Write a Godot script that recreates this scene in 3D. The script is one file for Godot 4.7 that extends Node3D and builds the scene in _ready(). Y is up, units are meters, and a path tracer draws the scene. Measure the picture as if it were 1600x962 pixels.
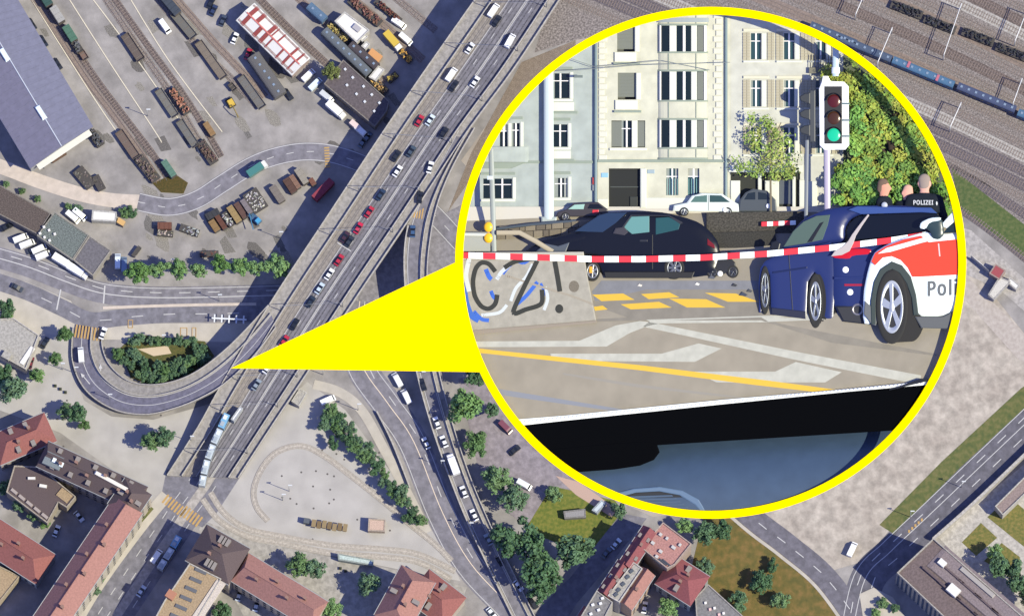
extends Node3D
# An aerial view of a city junction with a round yellow callout panel hanging above it.
# Plan units: one unit of the plan is U metres; the eye looks down TILT degrees off the vertical, from the south.
# The panel holds a forced-perspective model of a street, built on a raked floor, in its own units (DU metres each).
const U := 0.22
const ST := 0.24192
const CT := 0.97030
const DU := 0.19052
const RISE := 1.4
const FAR_BIG := 9000.0
var panel_frame := Transform3D(Basis(Vector3.RIGHT, deg_to_rad(-76.0)).scaled_local(Vector3(DU, DU, DU * 0.46)), Vector3(59.16, 523.4, 116.6))
var mats := {}
var noises := {}
var names := {}
var rng := RandomNumberGenerator.new()

# ---------------------------------------------------------------- shapes
class MB:
	var v := PackedVector3Array()
	var cols := PackedColorArray()
	var col := Color.WHITE
	var x := Transform3D()
	func t(a: Vector3, b: Vector3, c: Vector3) -> void:
		v.append(x * a); v.append(x * b); v.append(x * c)
		cols.append(col); cols.append(col); cols.append(col)
	func q(a: Vector3, b: Vector3, c: Vector3, d: Vector3) -> void:
		t(a, b, c); t(a, c, d)
	func box(c: Vector3, s: Vector3, taper := 1.0) -> MB:
		var h := s / 2.0
		var k := taper
		var b := [Vector3(-h.x, -h.y, -h.z), Vector3(h.x, -h.y, -h.z), Vector3(h.x, -h.y, h.z), Vector3(-h.x, -h.y, h.z)]
		var u := [Vector3(-h.x * k, h.y, -h.z * k), Vector3(h.x * k, h.y, -h.z * k), Vector3(h.x * k, h.y, h.z * k), Vector3(-h.x * k, h.y, h.z * k)]
		for i in 4:
			var j := (i + 1) % 4
			q(c + b[i], c + u[i], c + u[j], c + b[j])
		q(c + u[0], c + u[3], c + u[2], c + u[1])
		q(c + b[0], c + b[1], c + b[2], c + b[3])
		return self
	func cap(pts: PackedVector3Array, flat: PackedVector2Array) -> void:
		var ix := Geometry2D.triangulate_polygon(flat)
		for i in range(0, ix.size(), 3):
			t(pts[ix[i]], pts[ix[i + 1]], pts[ix[i + 2]])
	# solid between two heights over an outline in x and z
	func prism(pts: PackedVector2Array, y0: float, y1: float) -> MB:
		var lo := PackedVector3Array()
		var hi := PackedVector3Array()
		for p in pts:
			lo.append(Vector3(p.x, y0, p.y)); hi.append(Vector3(p.x, y1, p.y))
		cap(hi, pts)
		cap(lo, pts)
		for i in pts.size():
			var j := (i + 1) % pts.size()
			q(lo[i], hi[i], hi[j], lo[j])
		return self
	# a panel in x and y with thickness in z and a chamfered front edge; the front may lean: z = z1 + lean . (p - first)
	func slab(pts: PackedVector2Array, z0: float, z1: float, bev := 1.0, lean := Vector2.ZERO) -> MB:
		var n := pts.size()
		var area := 0.0
		for i in n:
			area += pts[i].cross(pts[(i + 1) % n])
		var sg := 1.0 if area > 0 else -1.0
		var ins := PackedVector2Array()
		for i in n:
			var a := (pts[i] - pts[(i + n - 1) % n]).normalized()
			var b := (pts[(i + 1) % n] - pts[i]).normalized()
			var na := Vector2(-a.y, a.x) * sg
			var nb := Vector2(-b.y, b.x) * sg
			var m := (na + nb)
			if m.length() < 0.1:
				m = na
			m = m.normalized()
			ins.append(pts[i] + m * bev / maxf(0.5, m.dot(na)))
		var f := PackedVector3Array()
		var e := PackedVector3Array()
		var k := PackedVector3Array()
		for i in n:
			var dz := lean.dot(pts[i] - pts[0])
			f.append(Vector3(ins[i].x, ins[i].y, z1 + dz))
			e.append(Vector3(pts[i].x, pts[i].y, z1 + dz - bev))
			k.append(Vector3(pts[i].x, pts[i].y, minf(z0 + dz, z1 + dz - bev)))
		var ok := Geometry2D.triangulate_polygon(ins)
		if ok.size() == 0:
			for i in n:
				f[i] = Vector3(pts[i].x, pts[i].y, f[i].z)
			cap(f, pts)
		else:
			cap(f, ins)
		for i in n:
			var j := (i + 1) % n
			q(e[i], e[j], f[j], f[i])
			q(k[i], k[j], e[j], e[i])
		return self
	# a rounded, swelling panel: its edge curves back over the width `edge`, like pressed sheet metal
	func puff(outline0: PackedVector2Array, z0: float, z1: float, edge := 16.0, swell := 10.0, cuts := 1, lean := Vector2.ZERO) -> MB:
		var poly := outline0
		for k in cuts:
			var nx := PackedVector2Array()
			for i in poly.size():
				var a := poly[i]
				var b := poly[(i + 1) % poly.size()]
				nx.append(a.lerp(b, 0.2)); nx.append(a.lerp(b, 0.8))
			poly = nx
		var rimp := PackedVector2Array()
		for i in poly.size():
			var a := poly[i]
			var b := poly[(i + 1) % poly.size()]
			var n := maxi(1, int(ceil(a.distance_to(b) / 4.0)))
			for k in n:
				rimp.append(a.lerp(b, float(k) / n))
		var pts := rimp.duplicate()
		# contour lines that follow the edge, closer together where the surface turns
		for f in [0.04, 0.12, 0.25, 0.42, 0.62, 0.82, 1.0]:
			for ring in Geometry2D.offset_polygon(poly, -edge * f):
				for i in ring.size():
					var a: Vector2 = ring[i]
					var b: Vector2 = ring[(i + 1) % ring.size()]
					var n := maxi(1, int(ceil(a.distance_to(b) / 4.0)))
					for k in n:
						pts.append(a.lerp(b, float(k) / n))
		var lo := poly[0]
		var hi := poly[0]
		for q in poly:
			lo = lo.min(q); hi = hi.max(q)
		for core in Geometry2D.offset_polygon(poly, -edge - 3.0):
			var yy := lo.y
			while yy < hi.y:
				var xx := lo.x
				while xx < hi.x:
					if Geometry2D.is_point_in_polygon(Vector2(xx, yy), core):
						pts.append(Vector2(xx, yy))
					xx += 6.0
				yy += 6.0
		var hts := PackedFloat32Array()
		for i in pts.size():
			var d := 0.0
			if i >= rimp.size():
				d = 1e9
				for k in poly.size():
					var q := Geometry2D.get_closest_point_to_segment(pts[i], poly[k], poly[(k + 1) % poly.size()])
					d = minf(d, q.distance_to(pts[i]))
			var f := clampf(1.0 - d / edge, 0.0, 1.0)
			hts.append(z1 - swell * (1.0 - sqrt(maxf(0.0, 1.0 - f * f * 0.97))) + lean.dot(pts[i] - poly[0]))
		var ix := Geometry2D.triangulate_delaunay(pts)
		for i in range(0, ix.size(), 3):
			var a := pts[ix[i]]
			var b := pts[ix[i + 1]]
			var c := pts[ix[i + 2]]
			if not Geometry2D.is_point_in_polygon((a + b + c) / 3.0, poly):
				continue
			if (b - a).cross(c - a) < 0.0:
				t(Vector3(a.x, a.y, hts[ix[i]]), Vector3(c.x, c.y, hts[ix[i + 2]]), Vector3(b.x, b.y, hts[ix[i + 1]]))
			else:
				t(Vector3(a.x, a.y, hts[ix[i]]), Vector3(b.x, b.y, hts[ix[i + 1]]), Vector3(c.x, c.y, hts[ix[i + 2]]))
		for i in rimp.size():
			var j := (i + 1) % rimp.size()
			q(Vector3(rimp[i].x, rimp[i].y, z0), Vector3(rimp[j].x, rimp[j].y, z0), Vector3(rimp[j].x, rimp[j].y, hts[j] - 0.04), Vector3(rimp[i].x, rimp[i].y, hts[i] - 0.04))
		return self
	func cyl(c: Vector3, r0: float, r1: float, h: float, n := 10) -> MB:
		for i in n:
			var a := TAU * i / n
			var b := TAU * (i + 1) / n
			var p0 := c + Vector3(cos(a) * r0, 0, sin(a) * r0)
			var p1 := c + Vector3(cos(b) * r0, 0, sin(b) * r0)
			var u0 := c + Vector3(cos(a) * r1, h, sin(a) * r1)
			var u1 := c + Vector3(cos(b) * r1, h, sin(b) * r1)
			q(p0, u0, u1, p1)
			t(c + Vector3(0, h, 0), u1, u0)
			t(c, p0, p1)
		return self
	# turned about the z axis: profile of (radius, z), squeezed in x
	func turned(c: Vector3, prof: PackedVector2Array, sx := 1.0, n := 28) -> MB:
		for k in prof.size() - 1:
			for i in n:
				var a := TAU * i / n
				var b := TAU * (i + 1) / n
				var p := prof[k]
				var r := prof[k + 1]
				var da := Vector3(cos(a) * sx, sin(a), 0)
				var db := Vector3(cos(b) * sx, sin(b), 0)
				q(c + da * p.x + Vector3(0, 0, p.y), c + da * r.x + Vector3(0, 0, r.y), c + db * r.x + Vector3(0, 0, r.y), c + db * p.x + Vector3(0, 0, p.y))
		return self
	func tube(pts: PackedVector3Array, r: float, n := 6) -> MB:
		var ring: Array = []
		for i in pts.size():
			var d := (pts[mini(i + 1, pts.size() - 1)] - pts[maxi(i - 1, 0)]).normalized()
			var s := d.cross(Vector3.UP if absf(d.y) < 0.9 else Vector3.RIGHT).normalized()
			var w := d.cross(s)
			var row := PackedVector3Array()
			for k in n:
				var a := TAU * k / n
				row.append(pts[i] + (s * cos(a) + w * sin(a)) * r)
			ring.append(row)
		for i in pts.size() - 1:
			for k in n:
				var m := (k + 1) % n
				q(ring[i][k], ring[i + 1][k], ring[i + 1][m], ring[i][m])
		return self
	# solid band between two edge lines, each point with its own height
	func band(l: PackedVector3Array, r: PackedVector3Array, thick: float) -> MB:
		var dn := Vector3(0, -thick, 0)
		for i in l.size() - 1:
			q(l[i], l[i + 1], r[i + 1], r[i])
			if thick > 0.0:
				q(l[i] + dn, r[i] + dn, r[i + 1] + dn, l[i + 1] + dn)
				q(l[i], l[i] + dn, l[i + 1] + dn, l[i + 1])
				q(r[i], r[i + 1], r[i + 1] + dn, r[i] + dn)
		if thick > 0.0:
			var e := l.size() - 1
			q(l[0], r[0], r[0] + dn, l[0] + dn)
			q(l[e], l[e] + dn, r[e] + dn, r[e])
		return self
	# everything outside the panel's opening is trimmed off
	func trim(radius: float) -> MB:
		var out := PackedVector3Array()
		var oc := PackedColorArray()
		var n := 90
		var rr := radius * radius
		for i in range(0, v.size(), 3):
			var a := v[i]
			var b := v[i + 1]
			var c := v[i + 2]
			if a.x * a.x + a.y * a.y < rr and b.x * b.x + b.y * b.y < rr and c.x * c.x + c.y * c.y < rr:
				out.append(a); out.append(b); out.append(c)
				oc.append(cols[i]); oc.append(cols[i]); oc.append(cols[i])
				continue
			var poly := [a, b, c]
			for k in n:
				var nx := cos(TAU * k / n)
				var ny := sin(TAU * k / n)
				var lim := radius
				var worst := -1e9
				for p in poly:
					worst = maxf(worst, p.x * nx + p.y * ny)
				if worst <= lim:
					continue
				var nw := []
				for m in poly.size():
					var p: Vector3 = poly[m]
					var s: Vector3 = poly[(m + 1) % poly.size()]
					var dp := p.x * nx + p.y * ny - lim
					var ds := s.x * nx + s.y * ny - lim
					if dp <= 0.0:
						nw.append(p)
					if (dp < 0.0 and ds > 0.0) or (dp > 0.0 and ds < 0.0):
						nw.append(p.lerp(s, dp / (dp - ds)))
				poly = nw
				if poly.size() < 3:
					break
			for m in range(1, poly.size() - 1):
				out.append(poly[0]); out.append(poly[m]); out.append(poly[m + 1])
				oc.append(cols[i]); oc.append(cols[i]); oc.append(cols[i])
		v = out
		cols = oc
		return self
	func mesh(smooth := false) -> ArrayMesh:
		var st := SurfaceTool.new()
		st.begin(Mesh.PRIMITIVE_TRIANGLES)
		st.set_smooth_group(0 if smooth else -1)
		for i in v.size():
			st.set_color(cols[i])
			st.add_vertex(v[i])
		st.generate_normals()
		return st.commit()

# ---------------------------------------------------------------- naming and placing
func numbered(called: String) -> String:
	var n: int = names.get(called, 0)
	names[called] = n + 1
	return called if n == 0 else "%s_%03d" % [called, n]

func tag(o: Node, label: String, category := "", group := "", kind := "") -> void:
	o.set_meta("label", label)
	if category: o.set_meta("category", category)
	if group: o.set_meta("group", group)
	if kind: o.set_meta("kind", kind)

func thing(called: String, label: String, category: String, at := Vector3.ZERO, turn := 0.0, group := "") -> Node3D:
	var o := Node3D.new()
	o.name = numbered(called)
	add_child(o)
	o.position = at
	o.rotation.y = deg_to_rad(turn)
	tag(o, label, category, group)
	return o

func part(called: String, m: Mesh, mat: Material, parent: Node3D, at := Vector3.ZERO) -> MeshInstance3D:
	var o := MeshInstance3D.new()
	o.name = called if parent != self else numbered(called)
	o.mesh = m
	o.material_override = mat
	o.position = at
	parent.add_child(o, true)
	return o

func struct(called: String, m: Mesh, mat: Material, label: String) -> MeshInstance3D:
	var o := part(called, m, mat, self)
	tag(o, label, "", "", "structure")
	return o

# ---------------------------------------------------------------- materials
func noise(kind: String) -> NoiseTexture2D:
	if noises.has(kind):
		return noises[kind]
	var f := FastNoiseLite.new()
	f.seed = kind.hash() % 1000
	f.noise_type = FastNoiseLite.TYPE_SIMPLEX_SMOOTH
	f.fractal_type = FastNoiseLite.FRACTAL_FBM
	f.fractal_octaves = 5
	f.frequency = 0.012
	var lo := 0.72
	var hi := 1.0
	if kind == "grain":
		f.frequency = 0.09; lo = 0.8
	elif kind == "patch":
		f.frequency = 0.014; f.fractal_octaves = 7; f.fractal_gain = 0.62; lo = 0.74
	elif kind == "rough":
		f.frequency = 0.03; lo = 0.5
	elif kind == "rust":
		f.frequency = 0.02; lo = 0.45
	elif kind == "soft":
		f.frequency = 0.008; f.fractal_octaves = 3; lo = 0.9
	elif kind == "dry":
		f.frequency = 0.014; f.fractal_octaves = 6
	var g := Gradient.new()
	g.set_color(0, Color(lo, lo, lo))
	g.set_color(1, Color(hi, hi, hi))
	if kind == "dry":
		g.set_color(0, Color(0.62, 0.72, 0.55))
		g.set_color(1, Color(1.0, 0.92, 0.8))
		g.add_point(0.5, Color(0.8, 0.82, 0.62))
	elif kind == "dirt":
		g.set_color(0, Color(0.87, 0.85, 0.83))
		g.set_color(1, Color(1, 0.99, 0.97))
	var tx := NoiseTexture2D.new()
	tx.width = 512; tx.height = 512
	tx.seamless = true
	tx.noise = f
	tx.color_ramp = g
	noises[kind] = tx
	return tx

# colour, roughness, pattern and its size, and a second, finer or coarser one multiplied in
func mat(hex: String, rough := 0.9, kind := "", size := 20.0, kind2 := "", size2 := 3.0, metal := 0.0, world := true) -> StandardMaterial3D:
	var key := "%s|%s|%s|%s|%s|%s|%s|%s" % [hex, rough, kind, size, kind2, size2, metal, world]
	if mats.has(key):
		return mats[key]
	var m := StandardMaterial3D.new()
	m.albedo_color = Color(hex)
	m.roughness = rough
	m.metallic = metal
	if kind:
		m.albedo_texture = noise(kind)
		m.uv1_triplanar = true
		m.uv1_world_triplanar = world
		m.uv1_scale = Vector3.ONE / size
	if kind2:
		m.detail_enabled = true
		m.detail_blend_mode = BaseMaterial3D.BLEND_MODE_MUL
		m.detail_uv_layer = BaseMaterial3D.DETAIL_UV_2
		m.detail_albedo = noise(kind2)
		m.uv2_triplanar = true
		m.uv2_world_triplanar = world
		m.uv2_scale = Vector3.ONE / size2
	mats[key] = m
	return m

func tinted(rough := 0.8) -> StandardMaterial3D:
	var key := "tint%s" % rough
	if not mats.has(key):
		var m := StandardMaterial3D.new()
		m.vertex_color_use_as_albedo = true
		m.roughness = rough
		m.metallic_specular = 0.2
		mats[key] = m
	return mats[key]

func leafy(hex: String) -> StandardMaterial3D:
	var key := "leaf" + hex
	if not mats.has(key):
		var m := StandardMaterial3D.new()
		m.albedo_color = Color(hex)
		m.vertex_color_use_as_albedo = true
		m.roughness = 0.75
		m.backlight_enabled = true
		m.backlight = Color(hex).darkened(0.45)
		mats[key] = m
	return mats[key]

func glass(hex := "1d2630") -> StandardMaterial3D:
	return mat(hex, 0.12)

# ---------------------------------------------------------------- plan helpers
func P(px: float, py: float, h := 0.0) -> Vector3:
	return Vector3((px - 800.0) * U, h, ((py - 481.0) * U + h * ST) / CT)

func P2(px: float, py: float, h := 0.0) -> Vector2:
	var p := P(px, py, h)
	return Vector2(p.x, p.z)

# deck heights in metres
func lift(a: Array) -> Array:
	var o := a.duplicate()
	for i in range(2, o.size(), 3):
		o[i] = float(o[i]) * RISE
	return o

# flat list x, y, x, y ... to an outline on the plan
func outline(a: Array, h := 0.0) -> PackedVector2Array:
	var out := PackedVector2Array()
	for i in range(0, a.size(), 2):
		out.append(P2(a[i], a[i + 1], h))
	return out

func sheet(called: String, a: Array, y: float, m: Material, label: String, thick := 0.0) -> MeshInstance3D:
	var b := MB.new()
	var pts := outline(a, y)
	if thick > 0.0:
		b.prism(pts, y - thick, y)
	else:
		var p3 := PackedVector3Array()
		for p in pts:
			p3.append(Vector3(p.x, y, p.y))
		b.cap(p3, pts)
	return struct(called, b.mesh(), m, label)

# a smooth line through x, y, x, y ... or x, y, height triples
func line(a: Array, step := 3, n := 8, h := 0.0) -> PackedVector3Array:
	var c := Curve3D.new()
	var k := a.size() / step
	for i in k:
		var hh: float = a[i * step + 2] if step == 3 else h
		var p := P(a[i * step], a[i * step + 1], hh)
		var i0 := maxi(i - 1, 0)
		var i1 := mini(i + 1, k - 1)
		var h0: float = a[i0 * step + 2] if step == 3 else h
		var h1: float = a[i1 * step + 2] if step == 3 else h
		var d := (P(a[i1 * step], a[i1 * step + 1], h1) - P(a[i0 * step], a[i0 * step + 1], h0)) / 6.0
		c.add_point(p, -d if i > 0 else Vector3.ZERO, d if i < k - 1 else Vector3.ZERO)
	var out := PackedVector3Array()
	for i in k - 1:
		for j in n:
			out.append(c.sample(i, float(j) / n))
	out.append(c.sample(k - 2, 1.0))
	return out

func offset_line(l: PackedVector3Array, d: float, up := 0.0) -> PackedVector3Array:
	var out := PackedVector3Array()
	for i in l.size():
		var t := l[mini(i + 1, l.size() - 1)] - l[maxi(i - 1, 0)]
		t.y = 0.0
		t = t.normalized()
		out.append(l[i] + Vector3(-t.z, 0, t.x) * d + Vector3(0, up, 0))
	return out

# road along a centre line; w in plan units
func road(called: String, l: PackedVector3Array, w: float, up: float, m: Material, label: String, shift := 0.0, parent: Node3D = null) -> MeshInstance3D:
	var b := MB.new()
	b.band(offset_line(l, (shift - w / 2.0) * U, up), offset_line(l, (shift + w / 2.0) * U, up), 0.0)
	if parent:
		return part(called, b.mesh(), m, parent)
	return struct(called, b.mesh(), m, label)

# dashes along a line: every `every` metres one of `dash` metres
func dashes(called: String, l: PackedVector3Array, shift: float, w: float, dash: float, every: float, up: float, m: Material, parent: Node3D) -> void:
	var o := offset_line(l, shift * U, up)
	var run := 0.0
	for i in o.size() - 1:
		var a := o[i]
		var seg := a.distance_to(o[i + 1])
		var d := (o[i + 1] - a) / seg
		var s := Vector3(-d.z, 0, d.x).normalized() * w / 2.0
		var at := 0.0
		while run <= seg:
			at = run
			var e := minf(at + dash, seg + dash)
			var b := MB.new()
			b.q(a + d * at - s, a + d * e - s, a + d * e + s, a + d * at + s)
			part(called, b.mesh(), m, parent)
			run += every
		run -= seg

func between(l: PackedVector3Array, r: PackedVector3Array, f: float, up := 0.0) -> PackedVector3Array:
	var out := PackedVector3Array()
	for i in l.size():
		out.append(l[i].lerp(r[i], f) + Vector3(0, up, 0))
	return out

# ---------------------------------------------------------------- the scene
func _ready() -> void:
	rng.seed = 7
	var cam := Camera3D.new()
	cam.name = "camera"
	cam.fov = 3.0301
	cam.near = 10.0
	cam.far = FAR_BIG
	cam.position = Vector3(0, 4000.0 * CT, 4000.0 * ST)
	cam.rotation_degrees = Vector3(-76.0, 0, 0)
	add_child(cam)
	cam.current = true
	var sky := ProceduralSkyMaterial.new()
	sky.sky_top_color = Color(0.13, 0.185, 0.5).linear_to_srgb()
	sky.sky_horizon_color = Color(0.32, 0.4, 0.7).linear_to_srgb()
	sky.sky_curve = 0.2
	sky.ground_bottom_color = Color(0.2, 0.2, 0.2).linear_to_srgb()
	sky.ground_horizon_color = Color(0.3, 0.33, 0.4).linear_to_srgb()
	var env := Environment.new()
	env.background_mode = Environment.BG_SKY
	env.sky = Sky.new()
	env.sky.sky_material = sky
	env.tonemap_mode = Environment.TONE_MAPPER_LINEAR
	env.tonemap_exposure = 1.7
	env.sdfgi_enabled = true
	env.ssao_enabled = true
	env.ssil_enabled = true
	var we := WorldEnvironment.new()
	we.name = "world"
	we.environment = env
	add_child(we)
	var sun := DirectionalLight3D.new()
	sun.name = "sun"
	sun.light_color = Color(1.0, 0.975, 0.87)
	sun.light_energy = 1.25
	sun.light_angular_distance = 0.5
	sun.shadow_enabled = true
	add_child(sun)
	sun.look_at_from_position(Vector3(62.2, 74.3, 24.8), Vector3.ZERO)
	build_ground()
	build_viaduct()
	build_railways()
	build_buildings()
	build_trees()
	build_vehicles()
	build_yard_things()
	build_panel()

# ---------------------------------------------------------------- ground, roads, plazas
func build_ground() -> void:
	var b := MB.new()
	b.q(Vector3(-4000, 0, -4000), Vector3(4000, 0, -4000), Vector3(4000, 0, 4000), Vector3(-4000, 0, 4000))
	struct("ground", b.mesh(), mat("a6a19e", 0.95, "patch", 90.0, "grain", 6.0), "worn grey concrete ground of the yards")
	# repairs and oil stains in the worn concrete
	var ground: Node3D = get_node("ground")
	var sr := RandomNumberGenerator.new()
	sr.seed = 5
	for i in 70:
		var px := sr.randf_range(60, 640)
		var py := sr.randf_range(0, 250)
		if i > 45:
			px = sr.randf_range(230, 470); py = sr.randf_range(300, 405)
		var pb := MB.new()
		var rr := sr.randf_range(0.6, 3.2)
		var c := P(px, py)
		var ot := PackedVector2Array()
		var p3 := PackedVector3Array()
		var sq := i % 3 == 0
		for k in (4 if sq else 11):
			var a := TAU * k / (4 if sq else 11) + (0.95 if sq else 0.0)
			var q := Vector2(cos(a) * rr * sr.randf_range(0.6, 1.2) * 1.5, sin(a) * rr * sr.randf_range(0.5, 1.0)).rotated(0.95)
			ot.append(q)
			p3.append(Vector3(c.x + q.x, 0.02 + 0.0003 * i, c.z + q.y))
		pb.cap(p3, ot)
		part("repair_patch", pb.mesh(), mat(["8e8a86", "9b968f", "85807c", "b2aca2"][i % 4], 0.95, "rough", 6.0, "grain", 2.0), ground)
	var asphalt := mat("8b8891", 0.9, "patch", 30.0, "grain", 4.0)
	var asphalt2 := mat("85838d", 0.9, "patch", 24.0, "grain", 4.0)
	var pale := mat("bdb6ab", 0.95, "soft", 26.0, "grain", 3.0)
	var paving := mat("b2aeaa", 0.95, "soft", 40.0, "grain", 4.0)
	var beige := mat("ccbfb3", 0.95, "soft", 14.0, "grain", 3.0)
	var white := mat("bcbbbb", 0.8, "grain", 2.0)
	var yellow := mat("b4925a", 0.8, "grain", 2.0)
	var dirt := mat("bab3ab", 1.0, "dirt", 70.0, "patch", 34.0)
	var grass := mat("787a5e", 1.0, "dry", 18.0, "grain", 2.0)
	var dry := mat("a08a62", 1.0, "dry", 26.0, "rough", 3.0)
	# left plaza and pavements
	sheet("plaza", [-30, 620, 20, 580, 70, 520, 120, 530, 113, 575, 132, 625, 175, 650, 240, 655, 330, 630, 300, 740, 260, 800, 180, 735, 95, 675, 0, 640], 0.03, paving, "pale paved square beside the curved ramp")
	sheet("pavement", [-30, 425, 40, 440, 110, 470, 130, 505, 400, 505, 400, 535, 160, 530, 70, 530, -30, 600], 0.02, pale, "pale pavement along the left junction")
	sheet("tram_square", [480, 596, 540, 640, 620, 748, 700, 862, 720, 905, 640, 890, 520, 866, 420, 848, 320, 812, 300, 790, 372, 742, 402, 700, 455, 620], 0.03, mat("b4b0ac", 0.95, "soft", 50.0, "grain", 4.0), "pale square inside the tram turning loop")
	sheet("lower_pavement", [300, 800, 430, 850, 640, 892, 730, 915, 700, 990, 400, 990, 330, 860], 0.025, mat("b4afa9", 0.95, "patch", 20.0, "grain", 3.0), "grey pavement below the tram tracks")
	# upper left: pale road and grey road
	var up_l := line([-30, 250, 10, 264, 60, 283, 120, 302, 170, 312, 216, 315], 2)
	road("pale_road", up_l, 23, 0.05, beige, "pale concrete road curving in from the left edge")
	var up_r := line([214, 315, 262, 323, 305, 312, 345, 287, 390, 259, 432, 243, 480, 236, 530, 243, 590, 268, 660, 318, 720, 380], 2)
	var r1 := road("curved_road", up_r, 30, 0.06, asphalt, "grey road curving from the pale road to the viaduct")
	road("edge_line", up_r, 1.2, 0.10, white, "", -13.5, r1)
	road("edge_line", up_r, 1.2, 0.10, white, "", 13.5, r1)
	dashes("dash", up_r, 0.0, 0.25, 2.5, 7.0, 0.10, white, r1)
	zebra(r1, Vector2(509, 228), Vector2(511, 262), 8, 8.0, 0.11, yellow)
	# the road along the poplars and the tram stop road
	var pop := line([-30, 395, 40, 415, 100, 438, 150, 455, 200, 462, 260, 464, 330, 463, 440, 460], 2)
	var r2 := road("poplar_road", pop, 34, 0.05, asphalt, "grey road below the row of poplars")
	road("edge_line", pop, 1.2, 0.09, white, "", -14, r2)
	road("lane_line", pop, 1.5, 0.09, white, "", 1, r2)
	dashes("dash", pop, -7.0, 0.3, 4.0, 10.0, 0.09, white, r2)
	var stop := line([-30, 432, 40, 455, 95, 480, 140, 500, 190, 496, 260, 491, 330, 490, 430, 488], 2)
	var r3 := road("stop_road", stop, 27, 0.04, asphalt2, "grey road past the tram shelter")
	dashes("dash", stop, 0.0, 0.3, 4.0, 11.0, 0.08, white, r3)
	var isl := line([160, 481, 240, 478, 320, 476, 400, 475], 2)
	road("traffic_island", isl, 4.5, 0.13, beige, "narrow pale island between the two roads")
	for a in [[163, 446, 161, 474, "stop line"], [94, 452, 88, 484, "stop line"]]:
		var sb := MB.new()
		var s0 := P(a[0], a[1]) + Vector3(0, 0.1, 0)
		var s1 := P(a[2], a[3]) + Vector3(0, 0.1, 0)
		var w := Vector3(0.25, 0, 0)
		sb.q(s0 - w, s0 + w, s1 + w, s1 - w)
		part("stop_line", sb.mesh(), white, r2)
	for a in [[282, 512, 292, 526, 300, 512, 306, 526], [200, 500, 207, 512]]:
		for i in range(0, a.size(), 4):
			var fb := MB.new()
			frame_mark(fb, a[i], a[i + 1], a[i + 2], a[i + 3])
			part("yellow_box", fb.mesh(), yellow, r3)
	# main road, at ground level below the viaduct's foot
	var low := line([336, 716, 312, 755, 288, 788, 263, 826, 226, 880, 168, 968, 142, 1010], 2)
	var r4 := road("avenue", low, 68, 0.06, asphalt2, "wide avenue running on from the foot of the viaduct")
	road("tram_lane", low, 14, 0.09, mat("a8a29d", 0.95, "patch", 16.0), "", -10, r4)
	for s in [-24.0, 2.0, 16.0]:
		dashes("dash", low, s, 0.25, 3.0, 8.0, 0.11, white, r4)
	sheet("junction", [262, 732, 384, 732, 340, 800, 318, 822, 250, 790], 0.04, asphalt2, "asphalt junction at the foot of the viaduct")
	zebra(r4, Vector2(258, 776), Vector2(290, 801), 7, 16.0, 0.13, yellow)
	zebra(r4, Vector2(287, 795), Vector2(315, 815), 6, 18.0, 0.13, yellow)
	road("avenue_pavement", line([262, 772, 222, 820, 160, 905, 118, 975], 2), 20, 0.12, pale, "pale pavement between avenue and long roof")
	road("avenue_verge", line([238, 790, 200, 835, 150, 905, 110, 965], 2), 11, 0.14, grass, "green verge with hedges along the avenue")
	# road that passes under, between the viaduct and the tram square
	var und := line([560, 470, 556, 520, 566, 575, 604, 630, 645, 690, 690, 800, 735, 880, 800, 950, 840, 1000], 2)
	var r5 := road("sloping_road", und, 48, 0.05, asphalt, "grey road that swings under the viaduct to the bottom edge")
	for s in [-19.0, 21.0]:
		road("edge_line", und, 1.1, 0.09, white, "", s, r5)
	road("lane_line", und, 1.2, 0.09, mat("c9b9a5", 0.9), "", -2, r5)
	dashes("dash", und, -10.0, 0.3, 4.0, 12.0, 0.09, white, r5)
	road("kerb_walk", line([490, 600, 530, 612, 565, 640, 600, 700, 640, 775, 668, 830], 2), 15, 0.10, pale, "pale footway beside the sloping road")
	# right of the ramp
	sheet("courtyard", [716, 590, 800, 590, 900, 700, 895, 770, 866, 775, 826, 822, 780, 790, 745, 720], 0.04, mat("9d949a", 0.95, "patch", 22.0, "grain", 3.0), "mauve grey car park beside the big trees")
	sheet("lawn", [862, 758, 960, 780, 985, 815, 925, 870, 880, 850, 820, 826], 0.05, mat("85894f", 1.0, "dry", 12.0, "grain", 1.5), "patchy lawn below the car park")
	sheet("brick_path", [868, 742, 905, 752, 965, 795, 955, 806, 900, 772], 0.07, mat("b59a8c", 0.95, "grain", 3.0), "reddish path along the lawn")
	sheet("back_street", [970, 800, 1010, 808, 960, 870, 900, 940, 870, 990, 800, 990, 890, 900], 0.06, asphalt2, "shaded street behind the terrace of houses")
	sheet("rough_grass", [1100, 800, 1170, 805, 1275, 905, 1345, 990, 1150, 990, 1080, 880], 0.04, dry, "dry brown rough grass beside the lower road")
	sheet("gravel_lot", [1120, 790, 1300, 700, 1440, 470, 1500, 395, 1520, 420, 1600, 520, 1640, 560, 1640, 600, 1400, 812, 1345, 875, 1300, 888, 1255, 872, 1180, 812], 0.05, dirt, "bare pinkish gravel lot")
	sheet("lot_track", [1500, 420, 1640, 560, 1640, 590, 1590, 560, 1510, 470], 0.07, mat("b9b2ad", 1.0, "dirt", 12.0, "grain", 3.0), "pale vehicle track across the gravel lot")
	sheet("verge", [1372, 818, 1394, 832, 1500, 728, 1640, 600, 1640, 578, 1595, 606, 1470, 720], 0.09, grass, "long green verge between gravel lot and road")
	var rt := line([1330, 1000, 1352, 905, 1392, 862, 1450, 808, 1530, 733, 1640, 630], 2)
	var r6 := road("right_road", rt, 54, 0.07, mat("6f6d77", 0.9, "patch", 26.0, "grain", 4.0), "dark four lane road at the lower right")
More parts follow.
